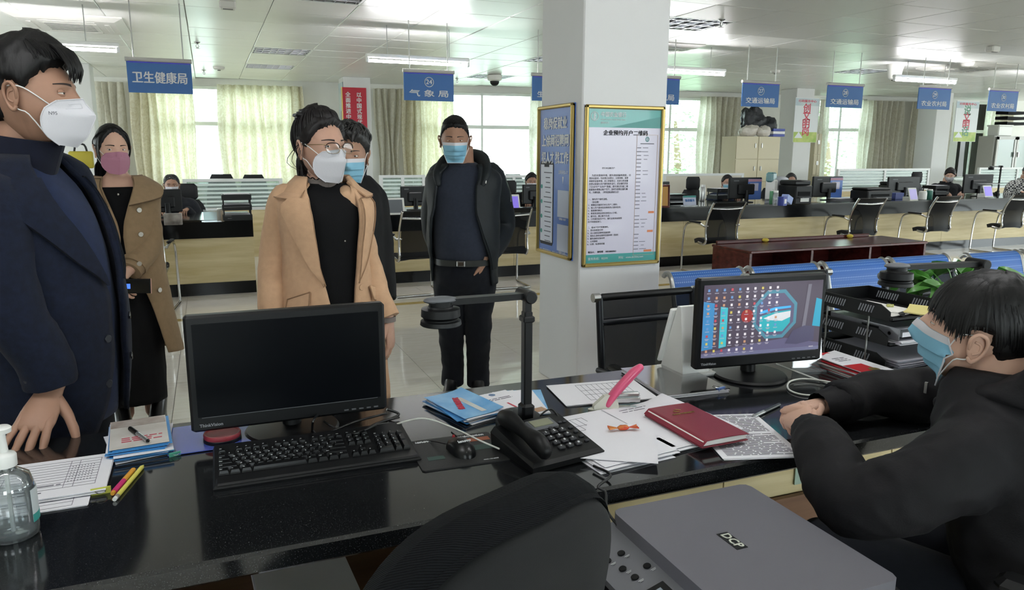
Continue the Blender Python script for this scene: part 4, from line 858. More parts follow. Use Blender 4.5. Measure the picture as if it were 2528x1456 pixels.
# ---- mouse and pad
mPAD = mat('mouse_pad', '#1a1b1c', .6, bump=.1, bscale=400)
t = thing('mouse_pad', 'black printed mouse pad right of the keyboard', 'mouse pad', (.508, 1.592, DESK), -.04)
MB().prism([(-.1, -.09), (.1, -.09), (.105, -.085), (.105, .085), (.1, .09), (-.1, .09), (-.105, .085), (-.105, -.085)], .0, .003).obj('pad', mPAD, t)
text('lenovo', .016, mLETW, t, flat(-.065, .075, .0033), 'lettering', .0005); text('ThinkStation', .015, mLETW, t, flat(.05, .075, .0033), 'lettering', .0004); bx('orange_print', (.06, .05, .0033), (.07, .022, .0004), mat('pad_orange', '#8a4a2e', .6), t); bx('teal_print', (.065, .0, .0033), (.06, .03, .0004), mat('pad_teal', '#2f4a44', .6), t); bx('teal_print', (-.06, -.03, .0033), (.04, .02, .0004), mat('pad_teal2', '#26403a', .6), t); text('4000-106-6000', .006, mLETW, t, flat(.06, -.075, .0033), 'lettering')
p = on_z(1140, 1122, DESK + .015); t = thing('mouse', 'black wired mouse with white lettering on the mouse pad', 'mouse', (.513, 1.585, DESK + .003), .12)
mb = MB(); mb.ell((0, 0, 0), (.031, .056, .034), 24, 16)
for v_ in mb.bm.verts:
    v_.co.z = max(0, v_.co.z) * (1 - .25 * max(0, v_.co.y / .056)); v_.co.x *= 1 - .12 * max(0, v_.co.y / .056) - .1 * (abs(v_.co.y) < .02)
mb.obj('shell', mat('mouse_black', '#0d0e10', .32, spec=.4), t, 60); bx('button_gap', (0, .035, .0285), (.0012, .035, .004), mBLKM, t); MB().cyl((-.003, .034, .0225), .0065, .006, 14, (1, 0, 0)).obj('wheel', mat('wheel_red', '#b0353a', .5), t, 40)
text('lenovo', .012, mLETW, t, M.Translation((0, -.022, .0325)) @ M.Rotation(.3, 4, 'X'), 'lettering', .0004)
def cable(pts, r, m, lab, name='cable', z=None, group=None):
    P = [(q if len(q) == 3 else tuple(on_z(q[0], q[1], DESK + r + .001))) for q in pts]; return tag(MB().tube(P, r, 8, 6).obj(name, m, None, 60), lab, 'cable', group)
mCABW = mat('cable_white', '#d9d9d2', .4); mCABK = mat('cable_black', '#0d0e10', .4)
def zq(px, py, h): q = on_z(px, py, DESK + h); return (q.x, q.y, q.z)
cable([zq(1100, 1095, .02), zq(1060, 1088, .004), zq(1020, 1092, .003), zq(985, 1075, .003), zq(950, 1060, .003)], .0018, mCABK, 'black mouse cord running behind the keyboard')
cable([zq(960, 1055, .01), zq(1000, 1040, .035), zq(1050, 1033, .04), zq(1110, 1052, .03), zq(1180, 1085, .02), zq(1233, 1108, .015)], .0022, mCABW, 'thin white cable arching from the keyboard to the telephone')
for k, (a, b, c_) in enumerate((((770, 1060), (795, 1075), (955, 1020)), ((800, 1040), (880, 1070), (985, 1030)), ((840, 1062), (900, 1062), (970, 1045)), ((765, 1090), (775, 1035), (830, 1000)))):
    cable([zq(*a, .02), zq((a[0] + b[0]) / 2, (a[1] + b[1]) / 2 + 8, .006), zq(*b, .02 + .012 * k), zq((b[0] + c_[0]) / 2, (b[1] + c_[1]) / 2 - 6, .02), zq(*c_, .012)], .003, mCABK, ('black cable looping lowest behind the keyboard', 'black cable crossing behind the keyboard to the right', 'thick black cable behind the keyboard numeric pad', 'black cable rising from the keyboard to the left monitor')[k])
cable([zq(955, 1010, .03), zq(985, 1022, .012), zq(960, 1038, .006), zq(990, 1048, .006), zq(975, 1055, .004)], .0035, mCABK, 'bundle of black cord knotted right of the left monitor')
# ---- monitors
mSCROFF = mat('screen_off', '#04060a', .3, spec=.12); mBEZ = mat('bezel_black', '#0a0b0d', .42, spec=.3)
def monitor(lab, loc, rz, w_, h, z0, off=.0):
    t = thing('monitor', lab, 'monitor', loc, rz)
    MB().box((0, .02, z0 + h / 2), (w_, .032, h), bev=.006).obj('casing', mBEZ, t); MB().box((0, .045, z0 + h * .48), (w_ * .6, .03, h * .6), bev=.012).obj('back_bulge', mBEZ, t)
    bx('screen', (0, .0035, z0 + h * .53), (w_ - .034, .003, h - .058), mSCROFF, t); bx('chin_line', (0, .0025, z0 + .036), (w_ - .05, .002, .0012), mGREYP, t)
    text('ThinkVision', .011, mat('logo_grey', '#8e9094', .5), t, facing(-w_ / 2 + .045, .003, z0 + .016), 'lettering', .0003)
    for k in range(5): bx('button', (w_ / 2 - .03 - k * .019, .003, z0 + .012), (.011, .003, .003), mGREYP, t)
    MB().tube([(0, .065, .012), (0, .068, z0 + .02), (0, .062, z0 + h * .3)], [.024, .022, .022], 16, 1).obj('neck', mBEZ, t, 60)
    MB().lathe([(.115, 0), (.117, .004), (.112, .01), (.03, .016), (.0, .016)], (0, .055, 0), 40).obj('base', mBEZ, t, 40); return t
monitor('large dark switched off monitor behind the keyboard', (.158, 1.83, DESK), 0, .472, .285, .04)
bx('paper_slip', (.175, 1.755, DESK + .0005), (.09, .03, .0008), mPAPER); tag(bpy.data.objects['paper_slip'], 'white paper slip under the foot of the left dark monitor', 'paper')
m2 = monitor('lit monitor showing a space station wallpaper before the clerk', (1.565, 1.78, DESK), -.105, .455, .283, .05)
for ch in list(m2.children):
    if ch.name.startswith('screen'): scr = ch
def emi(name, c, s=.85): return mat(name, c, .4, emit=c, es=s * .42)
scr.data.materials[0] = emi('screen_dusk', '#4a414f', .7)
sw, sh_ = .421, .225; sz = .05 + .283 * .53
def sp(pts, m, nm, y): return MB().poly([(-sw / 2 + sw * u, -y, sz - sh_ / 2 + sh_ * v) for u, v in pts]).obj(nm, m, scr)
sp([(0, 0), (1, 0), (1, .1), (.7, .2), (.3, .13), (0, .06)], emi('screen_bed', '#5b5673', .7), 'bed_picture', -.0018)
sp([(.0, .1), (.09, .12), (.09, .75), (0, .78)], emi('screen_glow_left', '#3f7fae', .7), 'left_panel_picture', -.0016); sp([(.14, .12), (.2, .14), (.2, .68), (.14, .7)], emi('screen_cyan', '#3fa9b5', .7), 'lamp_picture', -.0016)
sp([(.93, .35), (1, .33), (1, .72), (.95, .75)], emi('screen_cyan2', '#2f93b0', .7), 'side_glow_picture', -.0016)
oc = [(.60 + .21 * 1.0 * math.cos(PI / 8 + k * PI / 4) * .95, .55 + .37 * math.sin(PI / 8 + k * PI / 4)) for k in range(8)]
sp(oc, emi('window_rim', '#4a7f92', .6), 'porthole_picture', -.0014)
o2 = [(.60 + (u - .6) * .86, .55 + (v - .55) * .86) for u, v in oc]; sp(o2, emi('space_purple', '#55506a', .7), 'space_picture', -.0012)
o3 = [(.60 + (u - .6) * .74, .55 + (v - .55) * .74) for u, v in oc]; lowp = [(u, v) for u, v in o3]
sp([(.47, .36), (.53, .3), (.67, .3), (.73, .42), (.73, .6), (.6, .585), (.47, .53)], emi('planet_blue', '#2c9aa4', .7), 'planet_picture', -.001); sp([(.5, .5), (.6, .56), (.73, .585), (.73, .5), (.66, .45), (.55, .47)], emi('planet_cloud', '#bfc0c4', .8), 'cloud_picture', -.0008)
sp([(.47, .56), (.6, .615), (.73, .63), (.73, .66), (.6, .65), (.47, .6)], emi('planet_glow', '#3f9bd8', .8), 'glow_picture', -.0008)
sp([(.7, .12), (.76, .3), (.86, .36), (.95, .34), (.95, .14), (.8, .1)], emi('screen_blanket', '#47435c', .7), 'blanket_picture', -.0006)
sp([(.84, .35), (.87, .35), (.9, .95), (.87, .95)], emi('screen_tower', '#6a6672', .7), 'shaft_picture', -.0012); MB().cyl((-sw / 2 + sw * .36, .0008, sz - sh_ / 2 + sh_ * .55), .021, .0006, 24, (0, -1, 0)).obj('red_disc_picture', emi('screen_red', '#8a2c2c', .7), scr)
ic = {n: (MB(), emi('icon_' + n, c, .75)) for n, c in (('white', '#cfc8cc'), ('red', '#a84650'), ('yellow', '#b9a858'), ('blue', '#5f83b0'), ('orange', '#b08468'))}; cap = MB(); keys = list(ic)
for c in range(10):
    for r in range(9):
        if (r > 7 and c > 6) or (r == 7 and c > 8): continue
        u = .035 + c * .063; v = .93 - r * .105; q = rr.random(); nm = 'white' if c > 2 and q < .72 else keys[1 + int(q * 397) % 4]; x, z = -sw / 2 + sw * u, sz - sh_ / 2 + sh_ * v; y = .0022 - .0032
        ic[nm][0].box((x, y, z), (.0072, .0004, .0076)); cap.box((x, y, z - .009), (.014, .0004, .0018))
        if rr.random() < .5: cap.box((x, y, z - .012), (.009, .0004, .0016))
for n in ic: tag(ic[n][0].obj('icons', ic[n][1], scr), kind='stuff')
cap.box((sw / 2 - .03, -.001, sz - sh_ / 2 + .012), (.016, .0004, .003)); tag(cap.obj('captions', emi('caption_white', '#a29ca8', .7), scr), kind='stuff')
bx('task_bar', (0, .0012, sz - sh_ / 2 + .006), (sw, .0006, .011), emi('task_bar', '#6a6a86', .6), scr)
# ---- document cameras
def doc_camera(lab, loc, rz, colh, armL, usb=False):
    t = thing('document_camera', lab, 'document camera', loc, rz)
    MB().loft([[V((x * k, y * k + .045, z)) for x, y in [(.062 * math.cos(a), .075 * math.sin(a)) for a in [i * PI / 12 for i in range(24)]]] for k, z in ((1, 0), (1.0, .012), (.86, .026), (.5, .036))]).obj('base', mGREYP if False else mBLK, t, 40)
    MB().box((0, 0, .05), (.034, .04, .05), bev=.006).obj('socket', mBLK, t); MB().cyl((-.052, .0, .028), .03, .022, 20, (1, 0, 0), bev=.004).obj('side_knob', mBLK, t, 40)
    MB().box((0, 0, (.05 + colh) / 2), (.022, .026, colh - .05), bev=.003).obj('column', mBLK, t); MB().box((0, 0, colh - .02), (.031, .034, .016), bev=.003).obj('collar', mBLK, t); bx('inner_column', (0, 0, colh + .01), (.017, .02, .05), mBLK, t)
    MB().cyl((0, -.03, colh + .038), .0165, .075, 20, (0, 1, 0), bev=.003).obj('hinge', mSTEEL if False else mBLK, t, 40)
    MB().loft([[V((x, y, colh + .038 + dz + z)) for y, z in ((-w, -h), (w, -h), (w, h), (-w, h))] for x, w, h, dz in ((-.01, .013, .0075, .001), (-armL * .5, .0135, .008, 0), (-armL * .8, .015, .0075, 0), (-armL, .017, .006, .001))]).obj('arm', mBLK, t)
    MB().ell((-armL, 0, colh + .042), (.042, .026, .009), 20, 10).obj('arm_cap', mGREYP, t, 60)
    MB().lathe([(.0, -.012), (.03, -.012), (.032, -.016), (.046, -.018), (.047, -.036), (.044, -.038), (.041, -.042), (.041, -.045), (.048, -.047), (.0495, -.056), (.047, -.058), (.02, -.058)], (-armL + .0, 0, colh + .04), 32).obj('camera_head', mBLK, t, 35); MB().cyl((-armL, 0, colh + .026), .028, .014, 20).obj('head_mount', mBLK, t, 40); MB().cyl((-armL, 0, colh + .04 - .06), .012, .005, 14).obj('lens', mSCROFF, t, 40)
    return t
q = on_z(1294, 1058, .82); t = doc_camera('black document camera on a square post beside the desk telephone', (.713, 1.655, DESK), -.02, .315, .222)
cable([zq(1345, 1056, .02), zq(1368, 1052, .03), zq(1377, 1030, .05), zq(1360, 1010, .06), zq(1338, 1022, .05), zq(1326, 1045, .025)], .0022, mCABK, 'short looped black cord at the foot of the near document camera'); bx('cable_plug', (0, 0, 0), (.05, .014, .009), mGREYP); u = bpy.data.objects['cable_plug']; u.location = on_z(1350, 1057, DESK + .012); u.rotation_euler = (0, 0, .2); tag(u, 'grey plug end at the foot of the near document camera', 'plug')
doc_camera('black document camera arching over the plant behind the seated clerk', (2.2, 1.56, DESK), -.15, .33, .3)
# ---- telephone
t = thing('telephone', 'black desk telephone with handset and number keys', 'telephone', (.706, 1.5, DESK), .16)
MB().loft([[V((x, y, z)) for x, y, z in q] for q in ([(-.1, -.085, .004), (.095, -.085, .004), (.095, .1, .004), (-.1, .1, .004)], [(-.102, -.088, .018), (.097, -.088, .018), (.097, .102, .04), (-.102, .102, .04)], [(-.095, -.08, .026), (.09, -.08, .026), (.09, .095, .055), (-.095, .095, .055)])]).obj('phone_body', mBLK, t)
SL = math.atan2(.029, .175)
def onface(x, y): return (x, y, .026 + (y + .08) * .029 / .175)
MB().tube([(-.07, -.085, .05), (-.07, -.06, .062), (-.07, 0, .068), (-.07, .06, .076), (-.07, .095, .072)], [.02, .024, .017, .024, .02], 14, 4, flat=.8, up=(1, 0, 0), rounded=True).obj('handset', mBLK, t, 60)
bx('display_frame', onface(.02, .062), (.075, .045, .006), mGREYP, t, .003, M.Rotation(SL, 3, 'X')); o_ = onface(.018, .062); bx('display', (o_[0], o_[1], o_[2] + .004), (.055, .028, .002), mat('lcd_olive', '#7d7f68', .3), t, 0, M.Rotation(SL, 3, 'X'))
text('TCL', .011, mLETW, t, M.Translation(V(onface(-.03, .088)) + V((0, 0, .001))) @ M.Rotation(SL, 4, 'X'), 'lettering', .0005)
mPK = mat('phone_key', '#2b2c30', .4)
for r in range(4):
    for c in range(3):
        x, y = .0 + c * .024, .015 - r * .022; q = onface(x, y); k = MB().box((q[0], q[1], q[2] + .003), (.017, .013, .007), M.Rotation(SL, 3, 'X'), .002).obj('number_key', mPK, t)
        text('123456789*0#'[r * 3 + c], .009, mLETW, k, M.Translation((q[0], q[1], q[2] + .0068)) @ M.Rotation(SL, 4, 'X'), 'numeral', .0004)
for k in range(4): q = onface(.076, .02 - k * .022); MB().box((q[0], q[1], q[2] + .002), (.012, .009, .006), M.Rotation(SL, 3, 'X'), .002).obj('function_key', mPK, t)
for x, y in ((.012, .032), (.028, .036), (.044, .032), (.028, .027), (.065, .05), (.078, .05)): q = onface(x, y); MB().box((q[0], q[1], q[2] + .002), (.011, .007, .005), M.Rotation(SL, 3, 'X'), .002).obj('function_key', mPK, t)
pc = on_z(1465, 1160, DESK); q2 = on_y(1495, 1215, 1.27); q3 = on_y(1500, 1262, 1.245)
cable([tuple(pc + V((0, 0, .01))), (pc.x + .01, pc.y - .06, DESK + .012), (q2.x - .01, 1.285, DESK + .008), tuple(q2), tuple(q3), (q3.x + .015, 1.2, .72)], .003, mCABK, 'black cord falling from the telephone over the desk edge to the printer')
# ---- papers in the middle
pile(.865, 1.52, .12, .21, .297, 7, 'loose white sheets beside the telephone under the wrapped candy', spread=.008, print_=lambda mb: grid_lines(mb, .21, .297, [-.42 + .09 * i for i in range(7)], (.2, .3, .46)))
sheet('paper_sheet', .175, .24, mPAPER, None, (.885, 1.475, DESK + .0135), -.55); tag(bpy.data.objects['paper_sheet'], 'blank white sheet lying askew on top beside the telephone', 'paper')
p = on_z(1527, 1058, DESK + .02); t = thing('wrapped_candy', 'red and gold wrapped candy on the white sheets', 'candy', (p.x, p.y, DESK + .0155), -.25); mCAN = mat('candy_red', '#c02a26', .25, col2='#c98a3a', vscale=60)
MB().box((.012, 0, .007), (.03, .015, .013), bev=.005).obj('candy_body', mCAN, t, 50)
for s, x in ((1, .028), (-1, -.004)): MB().grid(lambda u, v: (x + s * .022 * v, (.004 + .008 * v) * (2 * u - 1), .007 + .003 * math.sin(u * 14) * v), 8, 3, .0004).obj('wrapper_twist', mCAN, t)
pile(1.04, 1.853, -.13, .283, .19, 3, 'printed form lying flat behind the pink stapler', spread=.002, print_=lambda mb: grid_lines(mb, .283, .19, [-.2 + .06 * i for i in range(10)], (-.35, -.1, .1, .38)))
t = pile(1.303, 1.868, -.07, .213, .287, 6, 'clear plastic folder of printed sheets with a blue clip left of the lit monitor', name='document_folder', cat='folder', spread=.002, print_=lambda mb: printed(mb, .213, .287, -.4, .4, .4, -.35, 16)); sheet('clear_cover', .217, .292, glass_mat('clear_film', (.97, .97, .97), .12, .08), t, (0, 0, .012), 0)
p = dk(1778, 968); binder_clip(p.x, p.y, DESK + .006, .25, '#5577bb', 'blue binder clip on the clear plastic folder', .9)
mPINK = mat('stapler_pink', '#d9557c', .3, coat=.3); mIV = mat('stapler_ivory', '#cfcdc0', .4)
t = thing('stapler', 'pink handled stapler with ivory base standing open', 'stapler', (1.0, 1.705, DESK), -.25)
MB().prism([(.075 * math.cos(a), .02 * math.sin(a)) for a in [k * PI / 12 for k in range(24)]], 0, .008).obj('base', mIV, t, 40)
MB().loft([[V((x, y, z)) for y, z in ((-.012, .008), (.012, .008), (.009, zt), (-.009, zt))] for x, zt in ((-.06, .018), (-.03, .045), (.0, .05), (.01, .02))]).obj('cheek', mIV, t, 30)
MB().tube([(-.02, 0, .02), (0, 0, .05), (.05, 0, .105), (.07, 0, .122)], [.015, .017, .017, .013], 14, 3, flat=.75, rounded=True).obj('handle', mPINK, t, 60)
bx('magazine', (.03, 0, .03), (.085, .014, .014), mCHROME, t, .002); bx('striker', (.035, 0, .046), (.07, .017, .012), mCHROME, t, .003); bx('anvil', (.055, 0, .0085), (.016, .012, .002), mCHROME, t)
t = pile(1.075, 1.555, .12, .21, .297, 6, 'curling printed sheets under the red notebook', spread=.005, print_=lambda mb: printed(mb, .21, .297, -.35, .3, .42, .37, 2, .003), curl=.03)
pile(1.205, 1.425, -.3, .2, .29, 2, 'densely printed sheet sticking out right of the red notebook', spread=.002, print_=lambda mb: printed(mb, .2, .29, -.42, .42, .46, -.44, 42, .0024))
mNB = mat('notebook_red', '#7d2434', .42, bump=.08, bscale=350)
t = thing('notebook', 'dark red soft cover notebook with gold stamp on the printed sheets', 'notebook', (1.108, 1.487, DESK + .013), .02)
MB().box((0, 0, .0015), (.138, .246, .003), bev=.001).obj('back_cover', mNB, t); MB().box((.002, -.0, .009), (.128, .236, .012), bev=.001).obj('pages', mPAPER2, t); MB().grid(lambda u, v: (-.07 + .14 * u, -.124 + .248 * v, .0175 + .003 * math.sin(PI * u) * (1 - .6 * v) - (.012 * (1 - u / .1) if u < .1 else 0)), 20, 8, .0015).obj('front_cover', mNB, t, 60)
mb = MB()
for a0 in (0, PI): mb.tube([V((.012 * math.cos(a0 + k * .35) * (1 - .1 * k), .075 + .008 * math.sin(a0 + k * .35), .0205)) for k in range(7)], .0012, 5)
mb.obj('gold_stamp', mGOLD, t); text('中国移动通信集团', .0085, mGOLD, t, flat(.005, .052, .0206, .0), 'lettering')
pen(dk(1860, 1033), dk(1924, 1003), .0055, 'clear capped black gel pen near the clasped hands', [('cap', 0, .38, 1.1, 1.1, mCLEAR), ('barrel', .38, 1, .9, .9, mat('pen_smoke', '#2a2d33', .3)), ('nib', .1, .38, .4, .6, mWHITE)])
# ---- things round the right monitor
t = thing('signature_pad', 'white tablet stand on the desk behind the lit monitor', 'tablet stand', (1.405, 1.965, DESK), .0)
bx('base_plate', (.0, -.02, .006), (.14, .15, .012), mWHITE, t, .004); MB().prism([(-.075, 0), (.05, 0), (-.03, .215), (-.048, .215)], -.05, .05, M(((0, 0, 1, 0), (1, 0, 0, 0), (0, 1, 0, .01), (0, 0, 0, 1)))).obj('stand_body', mWHITE, t, 30); bx('tablet', (0, .018, .12), (.13, .012, .2), mWHITE, t, .004, M.Rotation(.33, 3, 'X'))
t = thing('card_holder', 'clear acrylic card holder right of the lit monitor stand', 'card holder', (1.80, 1.83, DESK), -.3); bx('acrylic_panel', (0, 0, .055), (.1, .004, .1), mCLEAR, t, 0, M.Rotation(-.2, 3, 'X')); bx('foot', (0, -.02, .003), (.1, .05, .005), mCLEAR, t)
cable([zq(1915, 898, .03), zq(1960, 915, .015), zq(2040, 945, .004), zq(2080, 958, .004), zq(2060, 972, .004), zq(1990, 975, .004), zq(1948, 962, .004), zq(1950, 942, .004), zq(1990, 935, .006), zq(2060, 945, .009), zq(2130, 962, .004), zq(2200, 955, .004), zq(2285, 965, .004)], .0028, mCABW, 'white cable coiled in a loop before the red booklets')
cable([zq(1960, 950, .003), zq(2010, 948, .003), zq(2070, 958, .003), zq(2150, 968, .003), zq(2200, 980, .003)], .0013, mat('cable_grey', '#7a7a78', .5), 'thin grey wire beside the white cable loop')
mBKR = mat('booklet_red', '#c0242f', .4); t = thing('booklet_stack', 'stack of red and white booklets with a gold emblem beside the paper trays', 'booklets', (1.895, 1.735, DESK), -.02)
for k in range(9): sheet('booklet', .105, .25, (mPAPER, mBKR, mBROW)[k % 3], t, (rr.gauss(0, .004), rr.gauss(0, .006), .001 + k * .0036), rr.gauss(0, .05), th=.003)
c = sheet('cover_booklet', .105, .25, mPAPER, t, (0, 0, .034), 0, .008, .002); bx('red_half', (0, -.07, .0024), (.104, .1, .0006), mBKR, c); MB().cyl((.01, -.085, .0027), .018, .0006, 20).obj('gold_emblem', mGOLD, c); MB().poly([(-.05, .125, .0026), (.05, .125, .0026), (.05, .115, .0026), (.03, .105, .0026), (.01, .117, .0026), (-.02, .1, .0026), (-.05, .118, .0026)]).obj('red_fringe', mBKR, c); mb = MB(); printed(mb, .105, .25, -.25, .3, .22, .1, 3, .004, .0027); mb.obj('print', mINK, c)
# ---- paper tray rack
t = thing('tray_rack', 'black three tier paper tray tower beside the lit monitor', 'tray rack', (2.02, 1.70, DESK)); TW, TD = .25, .33
for k, z in enumerate((.004, .085, .168)):
    tr = MB().box((TW / 2, TD / 2, z + .002), (TW, TD, .004)).obj('tray', mBLKM, t)
    for x in (.0, TW):
        MB().prism([(0.01, z), (TD, z), (TD, z + .05), (.05, z + .05), (.01, z + .03)], -.0018, .0018, M(((0, 0, 1, x), (1, 0, 0, 0), (0, 1, 0, 0), (0, 0, 0, 1)))).obj('tray_side', mBLK, tr)
        mb = MB()
        for g, n in ((.08, 6), (.2, 9)):
            for q in range(n): mb.box((x - .0022 if x == 0 else x - .0022, g + q * .0105, z + .027), (.001, .0045, .026), M.Rotation(.35, 3, 'X'))
        tag(mb.obj('slots', mat('slot_light', '#8d8f96', .6) if k == 0 and x == 0 else bpy.data.materials['slot_light'], tr), kind='stuff')
    bx('tray_back', (TW / 2, TD, z + .025), (TW, .004, .05), mBLK, tr); bx('tray_lip', (TW / 2, .002, z + .006), (TW, .004, .01), mBLK, tr)
for x in (.0, TW):
    for y in (.09, .27): MB().cyl((x - .004 if x == 0 else x + .004, y, 0), .003, .17, 8).obj('rod', mSTEEL, t)
def tray_sheets(z, n, lab, **k): return pile(2.02 + TW / 2, 1.70 + TD / 2 - .03, .03, .21, .3, n, lab, z=DESK + z, **k)
tray_sheets(.009, 14, 'thick grey stack of sheets in the bottom tray', dz=.002, curl=.03, spread=.003, m=mat('paper_grey', '#a3a2ac', .8)); tray_sheets(.09, 8, 'white sheets under the grey ring binder in the middle tray', dz=.0016, spread=.004)
t = thing('ring_binder', 'grey clear ring binder in the middle tray', 'binder', (2.145, 1.835, DESK + .104)); mRB = mat('binder_grey', '#6f7076', .3, coat=.4); bx('spine', (-.1, 0, .02), (.004, .29, .04), mRB, t); bx('cover', (0, 0, .04), (.205, .29, .003), mRB, t); bx('back_cover', (0, 0, .001), (.205, .29, .002), mRB, t); bx('pages', (.01, 0, .018), (.18, .28, .016), mPAPER, t); bx('spine_label', (-.1025, -.03, .02), (.001, .07, .026), mBLK, t); MB().cyl((-.103, -.11, .02), .006, .002, 12, (-1, 0, 0)).obj('finger_ring', mCHROME, t)
tag(sheet('note_pad', .1, .075, mat('note_yellow', '#dcd08a', .7), None, (2.2, 1.755, DESK + .176), .5, .02, .004), 'yellow sticky note pad in the top tray', 'note pad')
tag(sheet('paper_sheet', .17, .22, mPAPER2, None, (2.14, 1.86, DESK + .1735), .1), 'white paper lying at the back of the top tray', 'paper')
t = binder_clip(2.10, 1.9, DESK + .175, .4, '#16171a', 'black binder clip in the top tray', 1.3); binder_clip(2.19, 1.86, DESK + .176, -.5, '#b9b86a', 'small yellow green clip in the top tray', .7); binder_clip(2.1, 1.735, DESK + .175, .9, '#1a1a1c', 'black wire clip at the front of the top tray', 1.0)
# ---- plant
mPL = mat('pothos_leaf', '#4f8a35', .32, spec=.5, col2='#386a2c', vscale=9); mPOT = mat('pot_white', '#c9c9c4', .4)
def plant(lab, x, y, z, r, n, sc, seed, hh=.2):
    q = random.Random(seed); t = thing('potted_plant', lab, 'plant', (x, y, z)); MB().lathe([(r * .45, 0), (r * .6, .02), (r * .62, hh * .5), (r * .55, hh * .5), (r * .5, hh * .42)], n=24).obj('pot', mPOT, t, 50)
    for k in range(n):
        a = q.uniform(0, 2 * PI); rad = r * q.uniform(.3, 1.15); h = hh * q.uniform(.55, 1.35); c = V((rad * math.cos(a), rad * math.sin(a), h)); L = sc * q.uniform(.7, 1.2); F = M.Rotation(a, 3, 'Z') @ M.Rotation(q.uniform(-.5, 1.1), 3, 'Y') @ M.Rotation(q.uniform(-.7, .7), 3, 'X')
        def fn(u, v): ww = .42 * math.sin(PI * min(1, u * 1.02)) ** .8 * (1 - .35 * u) * (1 + .25 * (u < .3)); return c + F @ V((L * (u - .2), L * ww * (2 * v - 1), L * (.18 * abs(2 * v - 1) - .35 * (u - .3) ** 2)))
        lf = MB().grid(fn, 7, 4, .0006).obj('leaf', mPL, t, 80); MB().tube([(0, 0, hh * .4), (c.x * .5, c.y * .5, h * .9), tuple(fn(.02, .5))], .0022, 5, 3).obj('stem', mPL, lf)
    return t
plant('bushy green pothos behind the paper trays and the seated clerk', 2.53, 1.86, DESK, .15, 44, .115, 5, .21)
# ---- printer on a low stand
mPR = mat('printer_grey', '#66656c', .42, spec=.4, bump=.04, bscale=500); mPRP = mat('printer_panel', '#6a6b70', .42)
t = thing('printer_stand', 'low black stand carrying the grey printer', 'stand', (.9, 1.02, 0)); bx('stand_top', (.06, .0, .505), (.72, .5, .03), mBLKM, t, .005)
for sx in (-.24, .36):
    for sy in (-.2, .2): bx('leg', (sx, sy, .245), (.04, .04, .49), mBLKM, t)
bx('stand_shelf', (.06, 0, .15), (.64, .44, .02), mBLKM, t)
t = thing('printer', 'dark grey multifunction laser printer in the lower right', 'printer', (.9, 1.035, .52))
MB().box((.01, 0, .1), (.39, .4, .2), bev=.012).obj('body', mBLK, t); MB().loft([[V((x, y, z)) for x, y, z in q] for q in ([(-.3, -.2, .06), (-.17, -.2, .06), (-.17, .2, .06), (-.3, .2, .06)], [(-.3, -.2, .135), (-.16, -.2, .19), (-.16, .2, .19), (-.3, .2, .135)])]).obj('front_cover', mBLK, t)
pan = MB().loft([[V((x, y, z)) for x, y, z in q] for q in ([(-.262, -.205, .165), (-.163, -.205, .196), (-.163, .205, .196), (-.262, .205, .165)], [(-.262, -.205, .178), (-.163, -.205, .209), (-.163, .205, .209), (-.262, .205, .178)])]).obj('control_panel', mPRP, t)
SA = -math.atan2(.031, .099)
def pnl(x, y): return V((x, y, .178 + (x + .262) * .031 / .099))
for x, y in ((-.235, .105), (-.205, .105), (-.225, .065), (-.188, .04), (-.22, .03), (-.222, -.155), (-.222, -.175)):
    q = pnl(x, y); MB().cyl(q, .0075, .004, 16, (-.3, 0, 1), bev=.001).obj('button', mBLK, pan, 40); mb = MB(); [mb.box(q + V((.004, -.014 - .003 * i, .003)), (.011 - .003 * (i % 2), .0014, .0006), M.Rotation(SA, 3, 'Y')) for i in range(2)]; mb.obj('button_print', mLEG, pan)
q = pnl(-.212, -.055); bx('display_frame', q + V((0, 0, .001)), (.05, .085, .004), mBLK, pan, .001, M.Rotation(SA, 3, 'Y')); bx('display', q + V((-.003, .003, .0035)), (.026, .05, .002), mat('lcd_grey', '#8b95a0', .25), pan, 0, M.Rotation(SA, 3, 'Y')); text('COPY/SCAN', .0075, mLEG, pan, M.Translation(q + V((.0165, 0, .0075))) @ M.Rotation(SA, 4, 'Y') @ M.Rotation(-PI / 2, 4, 'Z'), 'lettering')
lid = MB().prism([(.172 * sx - .02 * math.cos(a) * 0 + sx * 0 + .0 + (.17 - .018) * 0 + dx, dy) for sx, dx, dy, a in [(0, (.154 + .018 * math.cos(b)) * (1) if c in (0, 3) else -(.154 + .018 * math.cos(b)), (.186 + .018 * math.sin(b)) * (1 if c in (0, 1) else -1), 0) for c, b in [(0, 0), (0, PI / 4), (0, PI / 2), (1, PI / 2), (1, PI / 4), (1, 0), (2, 0), (2, PI / 4), (2, PI / 2), (3, PI / 2), (3, PI / 4), (3, 0)]]], .205, .235, M.Translation((.0, 0, 0))).obj('scanner_lid', mPR, t, 30)
bx('lid_hinge_strip', (.0, 0, .202), (.335, .4, .008), mBLK, t)
bx('logo_recess', (-.02, .01, .2352), (.026, .062, .0012), mBLK, lid, .0005); text('DCP', .026, mat('logo_pale', '#cfd2c4', .4), lid, flat(-.02, .01, .236, -PI / 2), 'lettering', .0006, width=.05)
st = MB().box((-.115, -.175, .2355), (.07, .06, .0006)).obj('sticker', mat('sticker_yellow', '#d6d0a4', .5), lid); bx('sticker_band', (-.145, -.175, .236), (.01, .06, .0006), mat('sticker_blue', '#4a5fa0', .5), st); mb = MB(); [mb.box((-.12 + .012 * k, -.17, .236), (.004, .04, .0005)) for k in range(4)]; mb.obj('sticker_print', mINK, st)
